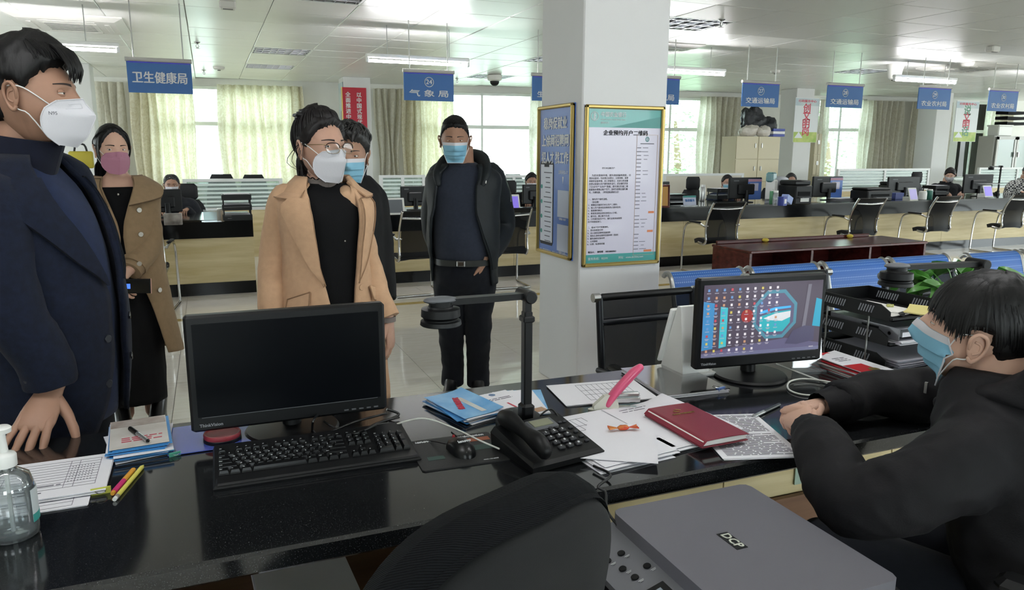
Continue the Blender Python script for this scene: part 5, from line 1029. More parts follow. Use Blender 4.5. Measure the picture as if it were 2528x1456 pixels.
# ---- the near office chair
mRIB = mat('chair_ribbed', '#202125', .95, spec=.15, sheen=.0)
def rib(m, sc=130, dist=.0015):
    nt = m.node_tree; b = nt.nodes['Principled BSDF']; tc = nt.nodes.new('ShaderNodeTexCoord'); wv = nt.nodes.new('ShaderNodeTexWave'); wv.inputs['Scale'].default_value = sc; wv.bands_direction = 'DIAGONAL'; nt.links.new(tc.outputs['Object'], wv.inputs['Vector'])
    k = nt.nodes.new('ShaderNodeBump'); k.inputs['Strength'].default_value = .9; k.inputs['Distance'].default_value = dist; nt.links.new(wv.outputs['Color'], k.inputs['Height']); nt.links.new(k.outputs[0], b.inputs['Normal'])
    r = nt.nodes.new('ShaderNodeValToRGB'); r.color_ramp.elements[0].color = lin('#08090b'); r.color_ramp.elements[1].color = lin('#191b1e'); nt.links.new(wv.outputs['Color'], r.inputs[0]); nt.links.new(r.outputs[0], b.inputs['Base Color'])
rib(mRIB)
t = thing('office_chair', 'black ribbed fabric office chair in the front seen from behind', 'chair', (.292, .86, 0), .40)
def outline(s, n=48):
    P = []
    for k in range(n):
        a = 2 * PI * k / n; cx_, sx_ = math.cos(a), math.sin(a); ex = .62
        P.append((.225 * s * math.copysign(abs(cx_) ** ex, cx_) * (1 - .10 * max(0, sx_)), .30 * (1 - (1 - s) * .75) * math.copysign(abs(sx_) ** ex, sx_)))
    return P
TILT = M.Translation((0, -.05, .77)) @ M.Rotation(.2, 4, 'X')
def orings(l): return [[TILT @ V((x, d - .10 * (x / .22) ** 2 * -1 * .35, z)) for x, z in outline(s)] for s, d in l]
MB().loft(orings([(.5, .09), (.8, .082), (.93, .062), (1.0, .03), (1.0, .0), (.97, -.014), (.95, -.016)])).obj('cushion', mRIB, t, 70)
MB().loft(orings([(.945, -.006), (.945, -.020), (.93, -.032), (.9, -.036), (.6, -.04), (.3, -.042)])).obj('rear_panel', mat('chair_back_black', '#0a0b0d', .9, bump=.3, bscale=500, dist=.001), t, 70)
MB().loft(orings([(.965, -.010), (.972, -.018), (.965, -.024), (.955, -.018)]), loop=True).obj('piping', mRIB, t, 70)
MB().box((0, .2, .46), (.48, .46, .1), bev=.04).obj('seat', mRIB, t, 50)
for s in (-1, 1): MB().tube([(s * .26, .12, .45), (s * .3, .1, .6), (s * .3, .08, .66)], .02, 10, 2).obj('arm', mBLK, t); MB().tube([(s * .3, -.05, .70), (s * .3, .05, .715), (s * .3, .22, .7)], [.035, .045, .035], 14, 4, flat=.5, up=(1, 0, 0), rounded=True).obj('arm_pad', mRIB, t, 60)
MB().cyl((0, .15, .1), .03, .35, 12).obj('gas_column', mBLK, t)
for k in range(5): a = k * 2 * PI / 5; MB().tube([(0, .15, .12), (.3 * math.cos(a), .15 + .3 * math.sin(a), .07)], [.028, .018], 8).obj('base_leg', mBLK, t); MB().cyl((.3 * math.cos(a) - .02, .15 + .3 * math.sin(a), .03), .03, .04, 12, (1, 0, 0)).obj('wheel', mBLK, t)
# ---------------------------------------------------------------- people: heads, hands, clothes
mSK = mat('skin', '#b08a77', .5, spec=.35, vary=.04, vscale=30, sss=.06); mSKP = mat('skin_pale', '#c9a28e', .5, spec=.35, vary=.03, vscale=30, sss=.06); mSKT = mat('skin_tan', '#97735f', .5, spec=.35, vary=.05, vscale=30, sss=.06)
mSCL = mat('eye_white', '#cfc9c2', .25); mIRIS = mat('iris_dark', '#1a100c', .15); mBROW = mat('brow', '#2b201c', .8); mNAIL = mat('nail', '#c9a093', .35)
mHAIR = mat('hair_black', '#0a090a', .5, spec=.3, bump=.5, bscale=60, stretch=(1, 1, .25), dist=.004); mHAIRB = mat('hair_brown_black', '#120e0f', .5, spec=.3, bump=.5, bscale=60, stretch=(1, 1, .25), dist=.004); mHAIRG = mat('hair_greying', '#262525', .5, bump=.5, bscale=50, dist=.004)
mMASKW = mat('mask_white', '#c6c5ca', .75, bump=.05, bscale=200); mMASKB = mat('mask_blue', '#7fb4cc', .75, bump=.05, bscale=200); mMASKP = mat('mask_pink', '#b0788e', .7); mLOOP = mat('mask_loop', '#dcdcdc', .7)
def g(x, s): return math.exp(-(x / s) ** 2)
def lerp_tab(tab, x):
    for (a, va), (b, vb) in zip(tab, tab[1:]):
        if x <= b: return va + (vb - va) * max(0, (x - a) / (b - a))
    return tab[-1][1]
def head_pt(d, face=True, fat=1):
    x, y, z = d.x * .075 * fat, d.y * .096, d.z * .118; t = max(0, -z / .118)
    if y > 0: x *= 1 - .20 * t ** 1.6
    else: x *= 1 - .28 * t; y *= 1 - .40 * t ** 1.2
    if y > 0 and face:
        q = min(1, d.y * 1.6); ax = abs(x)
        y += q * (.010 * g(x, .06) * g(z + .03, .06) + .016 * g(x, .026) * g(z + .103, .02) - .009 * g(ax - .031, .015) * g(z - .001, .012) + .004 * g(ax - .03, .02) * g(z - .021, .007) + .004 * g(ax - .042, .018) * g(z + .03, .02) + .006 * g(x, .019) * g(z + .07, .008) - .003 * g(x, .02) * g(z + .082, .005))
        pr = max(0, min(1, (.012 - z) / .05)) ** 1.1 * (1 if z > -.046 else max(0, 1 - (-.046 - z) / .008))
        y += .023 * g(x, .0105) * pr + .009 * g(ax - .013, .0065) * g(z + .041, .008)
    return V((x, y, z))
def make_head(mb, T, k=1, lid=.42, nu=72, nv=60, fat=1, gaze=0):
    """head, eyes, lids, brows, ears and neck into mb (materials 0 skin 1 white 2 iris 3 brow); returns the surface in head space"""
    hb = bmesh.new(); R = []
    for j in range(nv + 1):
        a = PI * (j + .0) / nv; row = []
        for i in range(nu):
            # finer near the face front
            b = 2 * PI * i / nu; b = b - .35 * math.sin(b)
            row.append(hb.verts.new(head_pt(V((math.sin(a) * math.sin(b), math.sin(a) * math.cos(b), math.cos(a))), True, fat)))
        R.append(row)
    for j in range(nv):
        for i in range(nu):
            q = [R[j][i], R[j][(i + 1) % nu], R[j + 1][(i + 1) % nu], R[j + 1][i]]; hb.faces.new(q)
    bmesh.ops.remove_doubles(hb, verts=hb.verts[:], dist=1e-5); hb.normal_update(); bv = BVHTree.FromBMesh(hb)
    S = T @ M.Scale(k, 4); me = bpy.data.meshes.new('h'); hb.to_mesh(me); hb.free(); me.transform(S); n0 = len(mb.bm.faces); addm(mb, me)
    mb.bm.faces.ensure_lookup_table()
    for f in mb.bm.faces[n0:]: f.smooth = True
    old = mb.T; mb.T = old @ S
    def surf(x, z):
        h = bv.ray_cast(V((x, .4, z)), V((0, -1, 0)))[0]; return h.y if h else .03
    for s in (-1, 1):
        c = V((s * .0315, surf(s * .0315, 0) - .0075, .0)); mb.mi = 1; mb.ell(c, (.0125, .0115, .0115), 16, 12); mb.mi = 2; mb.ell(c + V((gaze * .004, .0056, 0)), (.0064, .0066, .0064), 14, 10); mb.mi = 0
        for top in (1, -1):
            op = lid * .85 if top > 0 else -lid * .6
            def fn(u, v):
                az = (u - .5) * 2.9; e0 = op * max(0, math.cos(az)) ** .7 + .05 * s * az; e1 = top * 1.45; el = e0 + (e1 - e0) * v; r = .0130 - .0012 * v
                return c + V((r * 1.08 * math.sin(az) * math.cos(el), r * math.cos(az) * math.cos(el), r * math.sin(el)))
            mb.grid(fn, 14, 6, .0012)
        mb.mi = 3
        def lash(u, v): az = (u - .5) * 2.7; el = lid * .85 * max(0, math.cos(az)) ** .7 + .05 * s * az + .0 + .09 * v; return c + V((.0134 * 1.07 * math.sin(az) * math.cos(el), .0134 * math.cos(az) * math.cos(el), .0134 * math.sin(el)))
        mb.grid(lash, 14, 1, .0003)
        def brow(u, v): x = s * (.014 + .037 * u); z = .021 + .0035 * math.sin(u * 2.4) - .0015 * u + (.0032 * (1 - .65 * u)) * (v - .5) * 2; return V((x, surf(x, z) + .0006, z))
        mb.grid(brow, 12, 2, .001); mb.mi = 0
        E_ = M.Translation((s * .074 * fat, -.008, -.008)) @ M.Rotation(s * -.35, 4, 'Z') @ M.Rotation(-.15, 4, 'X'); o3 = mb.T; mb.T = o3 @ E_
        mb.ell((s * .004, 0, 0), (.006, .017, .03), 14, 10)
        mb.tube([(s * .006, .012, -.004), (s * .012, .015, .018), (s * .014, .003, .032), (s * .013, -.014, .024), (s * .011, -.017, .002), (s * .008, -.008, -.02), (s * .006, .004, -.031), (s * .005, .01, -.024)], [.0028, .0038, .0042, .0044, .004, .0042, .0058, .004], 8, 3, rounded=True)
        mb.tube([(s * .009, .005, .014), (s * .010, -.006, .008), (s * .009, -.006, -.008), (s * .008, .006, -.014)], .003, 6, 3); mb.T = o3
    mb.mi = 3 if lid < 0 else 0
    mb.mi = 0; mb.T = old; return surf
def hand(mb, T, side, curl=(.35, .5, .4), spread=.09, thumb=(.6, .5), k=1.0, nails=False, nail_i=4):
    """side +1: thumb on +X; fingers along +Y, back of the hand +Z. Returns nothing; adds palm, fingers, thumb"""
    old = mb.T; mb.T = old @ T @ M.Scale(k, 4)
    mb.loft([[V((side * (cx + w_ * math.cos(a)), y, z0 + h * math.sin(a) * (1 if math.sin(a) > 0 else .9))) for a in [i * PI / 8 for i in range(16)]] for y, cx, w_, h, z0 in ((-.05, 0, .026, .019, 0), (-.02, 0, .027, .019, 0), (.01, 0, .031, .018, 0), (.045, .001, .039, .0165, 0), (.075, .001, .041, .0145, 0), (.093, .001, .039, .012, -.001), (.101, .001, .034, .008, -.002))])
    L = ((.043, .025, .021), (.048, .029, .023), (.044, .027, .022), (.034, .02, .019)); X = (.029, .0095, -.0105, -.0295); rad = (.0094, .0096, .0092, .0082)
    cs = curl if isinstance(curl[0], (tuple, list)) else [tuple(c * (1 + .08 * i) for c in curl) for i in range(4)]
    for i in range(4):
        p = V((side * X[i], .088 - .006 * abs(i - 1.2), .001)); az = side * spread * (1.3 - i); a = 0; P = [p - V((0, .02, 0)), p]; r = rad[i]; RR = [r * 1.05, r * 1.12]
        for s in range(3):
            a += cs[i][s]; d = V((math.sin(az) * math.cos(a), math.cos(az) * math.cos(a), -math.sin(a)))
            P += [p + d * L[i][s] * .5, p + d * L[i][s] * .96]; RR += [r * (.98 - .1 * s), r * (1.03 - .12 * s)]; p = p + d * L[i][s]
        mb.tube(P, RR, 10, 2, rounded=True)
        if nails:
            up = V((0, -d.z * -1, 0)); nrm = d.cross(V((side * -1 * math.cos(az), math.sin(az) * side, 0))); nrm = nrm if nrm.z > 0 or abs(nrm.z) < .2 else -nrm
            mb.mi = nail_i; F = frame(nrm, d); mb.ell(p - d * .006 + nrm.normalized() * r * .62, (.0052, .0072, .0022), 10, 6, F); mb.mi = 0
    b = V((side * .024, .012, -.006)); d1 = V((side * math.sin(thumb[0]), math.cos(thumb[0]), -.25)).normalized(); d2 = V((side * math.sin(thumb[0] - thumb[1] * .6), math.cos(thumb[0] - thumb[1] * .6), -.3)).normalized(); d3 = V((side * math.sin(thumb[0] - thumb[1]), math.cos(thumb[0] - thumb[1]), -.3)).normalized()
    q1 = b + d1 * .044; q2 = q1 + d2 * .034; q3 = q2 + d3 * .025
    mb.tube([b - d1 * .01, b + d1 * .02, q1, (q1 + q2) / 2, q2, q3], [.0145, .014, .0118, .0105, .0108, .0085], 10, 2, rounded=True)
    mb.T = old
def remesh(o, vox, smooth=3):
    m = o.modifiers.new('r', 'REMESH'); m.mode = 'VOXEL'; m.voxel_size = vox; m.use_smooth_shade = True
    if smooth: s = o.modifiers.new('s', 'SMOOTH'); s.factor = .5; s.iterations = smooth
    dg = bpy.context.evaluated_depsgraph_get(); dg.update(); me = bpy.data.meshes.new_from_object(o.evaluated_get(dg)); o.modifiers.clear(); old = o.data; mats = [x for x in old.materials]; o.data = me; me.name = old.name; bpy.data.meshes.remove(old)
    me.materials.clear()
    for x in mats: me.materials.append(x)
    for p in me.polygons: p.use_smooth = True
    return o
def folds(bm, amp, sc=(9, 9, 5), seed=0, ridge=True, where=None):
    bm.normal_update(); S = V((seed * 3.1, seed * 1.7, seed))
    for v_ in bm.verts:
        q = V((v_.co.x * sc[0], v_.co.y * sc[1], v_.co.z * sc[2])) + S; n = noise.noise(q); n2 = noise.noise(q * 2.3 + S)
        h = ((.5 - abs(n) * 1.6) + (.3 - abs(n2)) * .5) if ridge else n
        v_.co += v_.normal * amp * h * (where(v_.co) if where else 1)
class Torso:
    """rings of (z, half width, front depth, back depth, x shift, y shift, squareness)"""
    def __init__(s, keys): s.k = crom([(tuple(k) + (0, 0))[:6] + (2.3,) for k in keys], 6); s.z0 = s.k[0][0]; s.z1 = s.k[-1][0]
    def at(s, z):
        K = s.k; z = min(max(z, min(K[0][0], K[-1][0])), max(K[0][0], K[-1][0]))
        for a, b in zip(K, K[1:]):
            lo, hi = sorted((a[0], b[0]))
            if lo <= z <= hi: t = (z - a[0]) / (b[0] - a[0] + 1e-9); return tuple(p + (q - p) * t for p, q in zip(a, b))
        return K[-1]
    def p(s, th, z, off=0):
        _, hw, df, db, cx, cy, ex = s.at(z); c, q = math.cos(th), math.sin(th); e_ = 2 / ex
        return V((cx + (hw + off) * math.copysign(abs(q) ** e_, q), cy + ((df if c > 0 else db) + off) * math.copysign(abs(c) ** e_, c), z))
def closed_garment(name, T, m, parent, sleeves=(), n=48, nz=30, vox=.008, amp=.004, seed=1, cap=True, z0=None, z1=None, sc=(9, 9, 5), off=0, smooth=2):
    mb = MB(); z0 = T.z0 if z0 is None else z0; z1 = T.z1 if z1 is None else z1
    mb.loft([[T.p(2 * PI * i / n, z0 + (z1 - z0) * j / nz, off) for i in range(n)] for j in range(nz + 1)])
    for pts, r in sleeves: mb.tube(pts, r, 18, 5)
    o = mb.obj(name, m, parent)
    if vox: remesh(o, vox, smooth)
    bm = bmesh.new(); bm.from_mesh(o.data); folds(bm, amp, sc, seed); bm.to_mesh(o.data); bm.free()
    for p in o.data.polygons: p.use_smooth = True
    return o
def open_garment(name, T, m, parent, gl, gr, z0, z1, th=.012, n=56, nz=34, amp=.004, seed=1, off=.0, hem=None, sc=(9, 9, 4)):
    """front opening from angle -gl(z) to gr(z) (0 = straight ahead, + = the wearer's right)"""
    mb = MB()
    def fn(u, v): z = z0 + (z1 - z0) * v; a, b = gr(z), 2 * PI - gl(z); return T.p(a + (b - a) * u, z + (hem(u) * (1 - v) if hem else 0), off)
    mb.grid(fn, n, nz); folds(mb.bm, amp, sc, seed)
    bmesh.ops.recalc_face_normals(mb.bm, faces=mb.bm.faces[:])
    o = mb.obj(name, m, parent, 180); s = o.modifiers.new('s', 'SOLIDIFY'); s.thickness = th; s.offset = 1; return o
def sleeve(name, pts, r, m, parent, amp=.004, seed=2, n=22, flat=1, sub=7, up=None, ring=0):
    mb = MB(); mb.tube(pts, r, n, sub, flat=flat, up=up); folds(mb.bm, amp, (14, 14, 16), seed); return mb.obj(name, m, parent, 80)
def patch(name, T, m, parent, fn, nu=8, nv=8, th=.006, smooth=60, edge=None):
    """fn(u,v) -> (theta, z, off) on a torso"""
    o = MB().grid(lambda u, v: T.p(*fn(u, v)), nu, nv, th).obj(name, m, parent, smooth)
    if edge:
        def q(u, v): a, z, f_ = fn(u, v); return T.p(a, z, f_ + th * .3)
        pts = [q(i / 10, 0) for i in range(11)] + [q(1, i / 14) for i in range(1, 15)] + [q(1 - i / 10, 1) for i in range(1, 11)] + [q(0, 1 - i / 14) for i in range(1, 15)]
        MB().tube(pts, .0022, 5).obj('edge_seam', edge, o, 60)
    return o
def hair(name, T, k, m, parent, line, thick, amp=.006, sc=26, seed=1, extra=None, locks=0, lockfn=None, nu=72, nv=48):
    mb = MB(); mb.T = T @ M.Scale(k, 4); rows = []
    def P(az, el, o_=0):
        d = V((math.cos(el) * math.sin(az), math.cos(el) * math.cos(az), math.sin(el))); b = head_pt(d, False)
        return b + d * o_
    for j in range(nv + 1):
        el = PI / 2 - PI * j / nv; row = []
        for i in range(nu):
            az = 2 * PI * i / nu - PI; h = math.degrees(el) - lerp_tab(line, math.degrees(abs(az))); d = V((math.cos(el) * math.sin(az), math.cos(el) * math.cos(az), math.sin(el))); h += 5 * noise.noise(d * 11 + V((seed, 0, 0))) + 3 * noise.noise(d * 27); s = max(0, min(1, h / 9 + .25)); s = s * s * (3 - 2 * s)
            n = noise.noise(V((d.x * sc * .3, d.y * sc * .3, d.z * 3)) + V((seed, 0, 0))) + .6 * noise.noise(d * sc + V((0, seed, 0)))
            row.append(mb.v(P(az, el, -.012 + (.012 + thick(az, el) + amp * n) * s)))
        rows.append(row)
    for j in range(nv):
        for i in range(nu): mb.f([rows[j][i], rows[j][(i + 1) % nu], rows[j + 1][(i + 1) % nu], rows[j + 1][i]])
    q = random.Random(seed)
    for _ in range(locks):
        az0, el0, az1, el1, l0, l1, r = lockfn(q); mb.tube([P(az0 + (az1 - az0) * t, el0 + (el1 - el0) * t, l0 + (l1 - l0) * t + .006 * math.sin(PI * t)) for t in (0, .25, .5, .75, 1)], [r * .6, r, r, r * .8, r * .15], 5, 2, flat=.45)
    if extra: extra(mb, q, P)
    bmesh.ops.remove_doubles(mb.bm, verts=mb.bm.verts[:], dist=1e-6); return mb.obj(name, m, parent, 70)
def kn95(T, k, surf, parent, m=None, peak=.134, lift=0, pts=None):
    m = m or mMASKW; mb = MB(); mb.T = T @ M.Scale(k, 4)
    C = [(lerp_tab([(0, .112), (.36, peak), (.8, peak - .030), (1, .088)], i / 20), lerp_tab([(0, -.010), (.36, -.052), (.8, -.108), (1, -.130)], i / 20)) for i in range(21)]; Sd = crom([(.052, .062, -.017), (.067, .050, -.04), (.070, .042, -.066), (.062, .045, -.097), (.036, .064, -.124)], 5)
    def fn(u, v):
        i = v * 20; a = min(19, int(i)); t = i - a; c = [C[a][q] * (1 - t) + C[a + 1][q] * t for q in (0, 1)]; s = [Sd[a][q] * (1 - t) + Sd[a + 1][q] * t for q in (0, 1, 2)]
        w_ = abs(2 * u - 1); x = s[0] * w_; y = c[0] + (s[1] - c[0]) * (.8 * w_ + .2 * w_ ** 2.5); z = c[1] + (s[2] - c[1]) * w_
        return V((math.copysign(x, 2 * u - 1), max(y, surf(x, z) + .0035), z))
    mb.grid(fn, 24, 20, .0018); o = mb.obj('face_mask', m, parent, 35)
    mb = MB(); mb.T = T @ M.Scale(k, 4)
    mb.tube([fn(.5, v / 10) + V((0, .001, 0)) for v in range(11)], .0012, 6); mb.tube([fn(i / 16, 0) + V((0, .001, 0)) for i in range(17)], .0016, 6); mb.tube([fn(0, v / 10) for v in range(11)], .0018, 6); mb.tube([fn(1, v / 10) for v in range(11)], .0018, 6)
    for s in (0, 1): mb.tube([fn(s * .6 + .2 + .03 * (1 - 2 * s) * 0, .12) + V((0, .0016, 0)), fn(.5 + (s - .5) * .16, .1) + V((0, .0016, 0)), fn(.5 + (s - .5) * .2, .2) + V((0, .0016, 0)), fn(s * .6 + .2, .22) + V((0, .0016, 0))], .0006, 5)
    mb.obj('mask_seam', m, o, 50); loops(T, k, fn, o); return o
def loops(T, k, fn, o, m=None, z_=-.006):
    mb = MB(); mb.T = T @ M.Scale(k, 4)
    for s, u in ((1, 1), (-1, 0)):
        a = fn(u, .12); b = fn(u, .8); mb.tube([a, V((s * .0785, .026, .012 + z_)), V((s * .0825, .004, .022 + z_)), V((s * .076, -.02, .022 + z_))], .0015, 6, 3); mb.tube([b, V((s * .0765, .02, -.05)), V((s * .0785, .002, -.040)), V((s * .075, -.02, -.026))], .0015, 6, 3)
    mb.obj('ear_loop', m or mLOOP, o, 60)
def surgical(T, k, surf, parent, m=None, flatten=.0):
    m = m or mMASKB; N, Q = 28, 22; G = []
    for j in range(Q + 1):
        z = -.010 - .118 * j / Q; row = []
        for i in range(N + 1):
            x = (-1 + 2 * i / N) * (.068 - .024 * (j / Q) ** 2.5); row.append([x, max(surf(x, z), .02) + .004, z])
        G.append(row)
    for _ in range(6):
        H = [[c[:] for c in r] for r in G]
        for j in range(1, Q):
            for i in range(1, N): H[j][i][1] = max(G[j][i][1], .25 * (G[j - 1][i][1] + G[j + 1][i][1] + G[j][i - 1][1] + G[j][i + 1][1]) + .0006)
        G = H
    def fn(u, v):
        i = min(N, int(round(u * N))); j = min(Q, int(round(v * Q))); c = G[j][i]; pl = .006 * (1 if j in (7, 8, 12, 13, 17) else (.5 if j in (6, 9, 11, 14, 16, 18) else 0)) * math.sin(PI * (.15 + .7 * u)); return V((c[0], c[1] + pl, c[2] - (.004 if j in (8, 13) else 0)))
    mb = MB(); mb.T = T @ M.Scale(k, 4); mb.grid(fn, N, Q, .0016); o = mb.obj('face_mask', m, parent, 50)
    mb = MB(); mb.T = T @ M.Scale(k, 4); mb.grid(lambda u, v: fn(u, .12 * v) + V((0, .0012, 0)), N, 3, .001)
    for s in (0, 1): mb.tube([fn(s, v / 8) for v in range(9)], .002, 6)
    mb.tube([fn(i / 14, 1) for i in range(15)], .0016, 6); mb.obj('mask_band', mMASKW, o, 50); loops(T, k, fn, o); return o
def body(label, loc, rz, skin, torso, limbs, neck, HT, hk, hands=(), lid=.42, fat=1, vox=.014, group=None, low=0, gaze=0):
    """one continuous figure: trunk, neck and limbs grown together, then head and hands joined on"""
    mb = MB(); n = 28
    mb.loft([[torso.p(2 * PI * i / n, max(torso.z0, low) + (torso.z1 - max(torso.z0, low)) * j / 20, -.018) for i in range(n)] for j in range(21)])
    for pts, r in limbs: mb.tube(pts, r, 14, 4, rounded=True)
    mb.tube(*neck, 18, 4)
    o = mb.obj('person', [skin, mSCL, mIRIS, mBROW, mNAIL]); o.location = loc; o.rotation_euler = (0, 0, rz); tag(o, label, 'person', group); remesh(o, vox, 2)
    mb = MB(); mb.bm.from_mesh(o.data); mb.tube(*neck, 24, 5); surf = make_head(mb, HT, hk, lid, fat=fat, gaze=gaze)
    for a in hands: hand(mb, *a)
    me = o.data; mb.bm.normal_update(); bmesh.ops.recalc_face_normals(mb.bm, faces=mb.bm.faces[:]); mb.bm.to_mesh(me); mb.bm.free()
    for p in me.polygons: p.use_smooth = True
    return o, surf
def shoe(parent, x, y, rz, m, L=.27, h=.11, nm='shoe'):
    T = M.Translation((x, y, 0)) @ M.Rotation(rz, 4, 'Z'); mb = MB(); mb.T = T
    mb.loft([[V((w_ * math.cos(a), yy + d * math.sin(a), z)) for a in [i * PI / 10 for i in range(20)]] for z, w_, d, yy in ((0, .044, L * .5, .05), (.02, .046, L * .5, .05), (.04, .043, L * .47, .045), (.065, .04, L * .33, .01), (h, .042, .055, -.035), (h + .05, .044, .055, -.035))]); o = mb.obj(nm, m, parent, 60); mb = MB(); mb.T = T; mb.loft([[V((w_ * math.cos(a), .05 + L * .5 * 1.02 * math.sin(a), z)) for a in [i * PI / 10 for i in range(20)]] for z, w_ in ((0, .047), (.016, .048))]); mb.obj('sole', mBLKM, o); return o
def legs(hipz, dx=.09, dy=0, spread=0): return [([(s * dx, dy, hipz), (s * (dx + spread * .5), dy + .01, hipz * .54), (s * (dx + spread), dy - .01, .06)], [.085, .058, .045]) for s in (-1, 1)]
# ---------------------------------------------------------------- the people in the room
def handM(pos, d, n):
    y = V(d).normalized(); z = V(n); z = (z - y * z.dot(y)).normalized(); x = y.cross(z); m = M((x, y, z)).transposed().to_4x4(); m.translation = V(pos); return m
def LC(loc, rz):
    inv = (M.Translation(V(loc)) @ M.Rotation(rz, 4, 'Z')).inverted(); I3 = inv.to_3x3()
    return (lambda p: tuple(inv @ V(p))), (lambda d: I3 @ V(d))
def cloth(n, c, vary=.12, sc=40, bump=.25, bs=500, rough=.9, sheen=.05): return mat(n, c, rough, spec=.2, vary=vary, vscale=sc, bump=bump, bscale=bs, sheen=sheen, dist=.002)
mNAVY = cloth('navy_wool', '#0e1424', .25, 60, .4, 400, sheen=.03); mNAVYD = cloth('navy_knit', '#0c1020'); mNAVYL = cloth('navy_vest', '#16223f'); mBLKCL = cloth('black_cloth', '#0b0b0d', sheen=0); mCAMEL = cloth('camel_wool', '#ba9677', .05, 50, .3, 350); mKNIT = cloth('black_knit', '#0a0a0c', sheen=.0); mGREYK = cloth('grey_knit', '#6f6763'); mCAMELD = cloth('camel_seam', '#8f6f55'); mTREND = cloth('trench_seam', '#5c4a37'); mNAVYS = cloth('navy_seam', '#060a14'); mTREN = cloth('trench_brown', '#8b7459', .06, 40, .25, 300); mSLATE = cloth('slate_sweater', '#272c38', .1, 60, .4, 300); mJACK = mat('jacket_dark', '#10161a', .6, spec=.3, vary=.15, vscale=20, bump=.3, bscale=40, dist=.004); mTROU = cloth('trouser_dark', '#0e1118'); mHOOD = mat('hoodie_black', '#131215', .75, spec=.25, vary=.1, vscale=30, bump=.25, bscale=300, dist=.002); mPUF = mat('jacket_black', '#08090a', .7, spec=.2, vary=.1, vscale=30); mLEATH = mat('leather_black', '#0c0c0e', .3, spec=.5); mBUT = mat('button_silver', '#b9b5ac', .3, metal=.6); mBUTD = mat('button_navy', '#0c0f1a', .3)
def button(parent, p, n, r, m, h=.004): MB().cyl(p, r, h, 14, n, bev=h * .3).obj('button', m, parent, 40)
# ---- 1: the man in navy, hand on the desk
LO, RZ = (-.455, 2.33, 0), R_(-108); W1, D1 = LC(LO, RZ)
tr = Torso([(.74, .17, .13, .13, 0, .03), (.9, .175, .14, .13, 0, .04), (1.08, .17, .145, .12, 0, .04), (1.25, .185, .14, .12, 0, .02), (1.36, .19, .115, .12, 0, .0), (1.42, .145, .085, .10, 0, -.005), (1.465, .08, .06, .075, 0, 0)])
sh_, el_, wr_ = W1((-.485, 2.16, 1.335)), W1((-.475, 2.11, 1.12)), W1((-.405, 2.12, .905)); lsh, lel, lwr = (-.2, 0, 1.37), (-.25, -.02, 1.1), (-.24, .06, .86)
hd = W1((-.408, 2.285, 1.622)); HT = M.Translation(V(hd)) @ M.Rotation(.1, 4, 'Z') @ M.Rotation(.02, 4, 'X')
hM = handM(W1((-.412, 2.10, .876)), D1((-.26, -.78, -.56)), D1((.05, -.5, .82)))
o, surf = body('man in navy wool blazer and white mask leaning one hand on the desk', LO, RZ, mSKT, tr, [([sh_, el_, wr_], [.055, .042, .03]), ([lsh, lel, lwr], [.055, .042, .03])] + legs(.85), ([(0, -.03, 1.40), (0, -.015, 1.48), (0, .015, 1.56)], [.07, .062, .058]), HT, 1.03, [(hM, -1, (.10, .14, .10), .11, (.8, .3), 1.08, True)], lid=.26)
P1 = o
hair('hair', HT, 1.03, mHAIR, o, [(0, 34), (30, 30), (55, 24), (72, 14), (82, 0), (88, 8), (105, 12), (118, -6), (135, -32), (180, -40)], lambda a, e: .010 + .024 * max(0, math.sin(e)) + .010 * max(0, math.cos(a)) * max(0, math.sin(e * 1.3)), .004, 30, 3, locks=170, lockfn=lambda q: (lambda a: (a, .9 + .3 * q.random(), a * .75 + .35 * (q.random() - .2), .55 + .12 * q.random(), .026, .03, .005))(q.uniform(-1.5, 1.3)),
     extra=lambda mb, q, P: [mb.tube([P(a, .95, .03), P(a * .8 + .1, .72, .042), P(a * .6 + .1, .48 - .1 * q.random(), .036), P(a * .5 + .12, .3 - .12 * q.random(), .02)], [.004, .0055, .004, .0008], 5, 3, flat=.5) for a in [q.uniform(-.5, .6) for _ in range(34)]])
mk = kn95(HT, 1.03, surf, o, peak=.145); text('N95', .012, mINK, mk, HT @ M.Translation((.075, .075, -.05)) @ M.Rotation(PI / 2 + .75, 4, 'Z') @ M.Rotation(PI / 2, 4, 'X'), 'mask_print')
vest = closed_garment('inner_vest', tr, mNAVYL, o, vox=0, amp=.003, off=-.004)
MB().grid(lambda u, v: (lambda a: V((.078 * math.sin(a) * (1 - .06 * v), -.012 + .03 * v + (.078 + .006 * v) * math.cos(a), 1.425 + .09 * v - .016 * math.cos(a) * (1 - v) - .012 * math.cos(a) * v)))(2 * PI * u), 40, 5, .008).obj('collar', mNAVYD, o, 70)
gt1 = lambda z: lerp_tab([(.7, .55), (.8, .3), (.95, .16), (1.1, .14), (1.2, .3), (1.32, .5), (1.42, .6), (1.5, .9)], z)
open_garment('blazer', tr, mNAVY, o, gt1, gt1, .73, 1.463, .014, amp=.005, off=.012)
sleeve('sleeve', [W1((-.46, 2.24, 1.37)), W1((-.475, 2.185, 1.362)), sh_, el_, W1((-.418, 2.115, .97)), W1((-.408, 2.12, .90))], [.03, .055, .078, .072, .064, .06], mNAVY, o, .006, 4); sleeve('sleeve', [(-.13, 0, 1.40), lsh, lel, lwr], [.07, .084, .07, .06], mNAVY, o, .006, 5)
for s in (1, -1):
    gg = lambda z: gt1(z)
    patch('lapel', tr, mNAVY, o, lambda u, v: (s * (gg(1.13 + .28 * v) + u * lerp_tab([(0, .02), (.25, .3), (.7, .62), (.85, .66), (1, .45)], v)), 1.13 + .28 * v, .034 - .002 * u), 6, 12, .009, edge=mNAVYS)
for z in (.86, .985): button(o, tr.p(.30, z, .027), tr.p(.30, z, .03) - tr.p(.30, z, 0), .011, mBUTD)
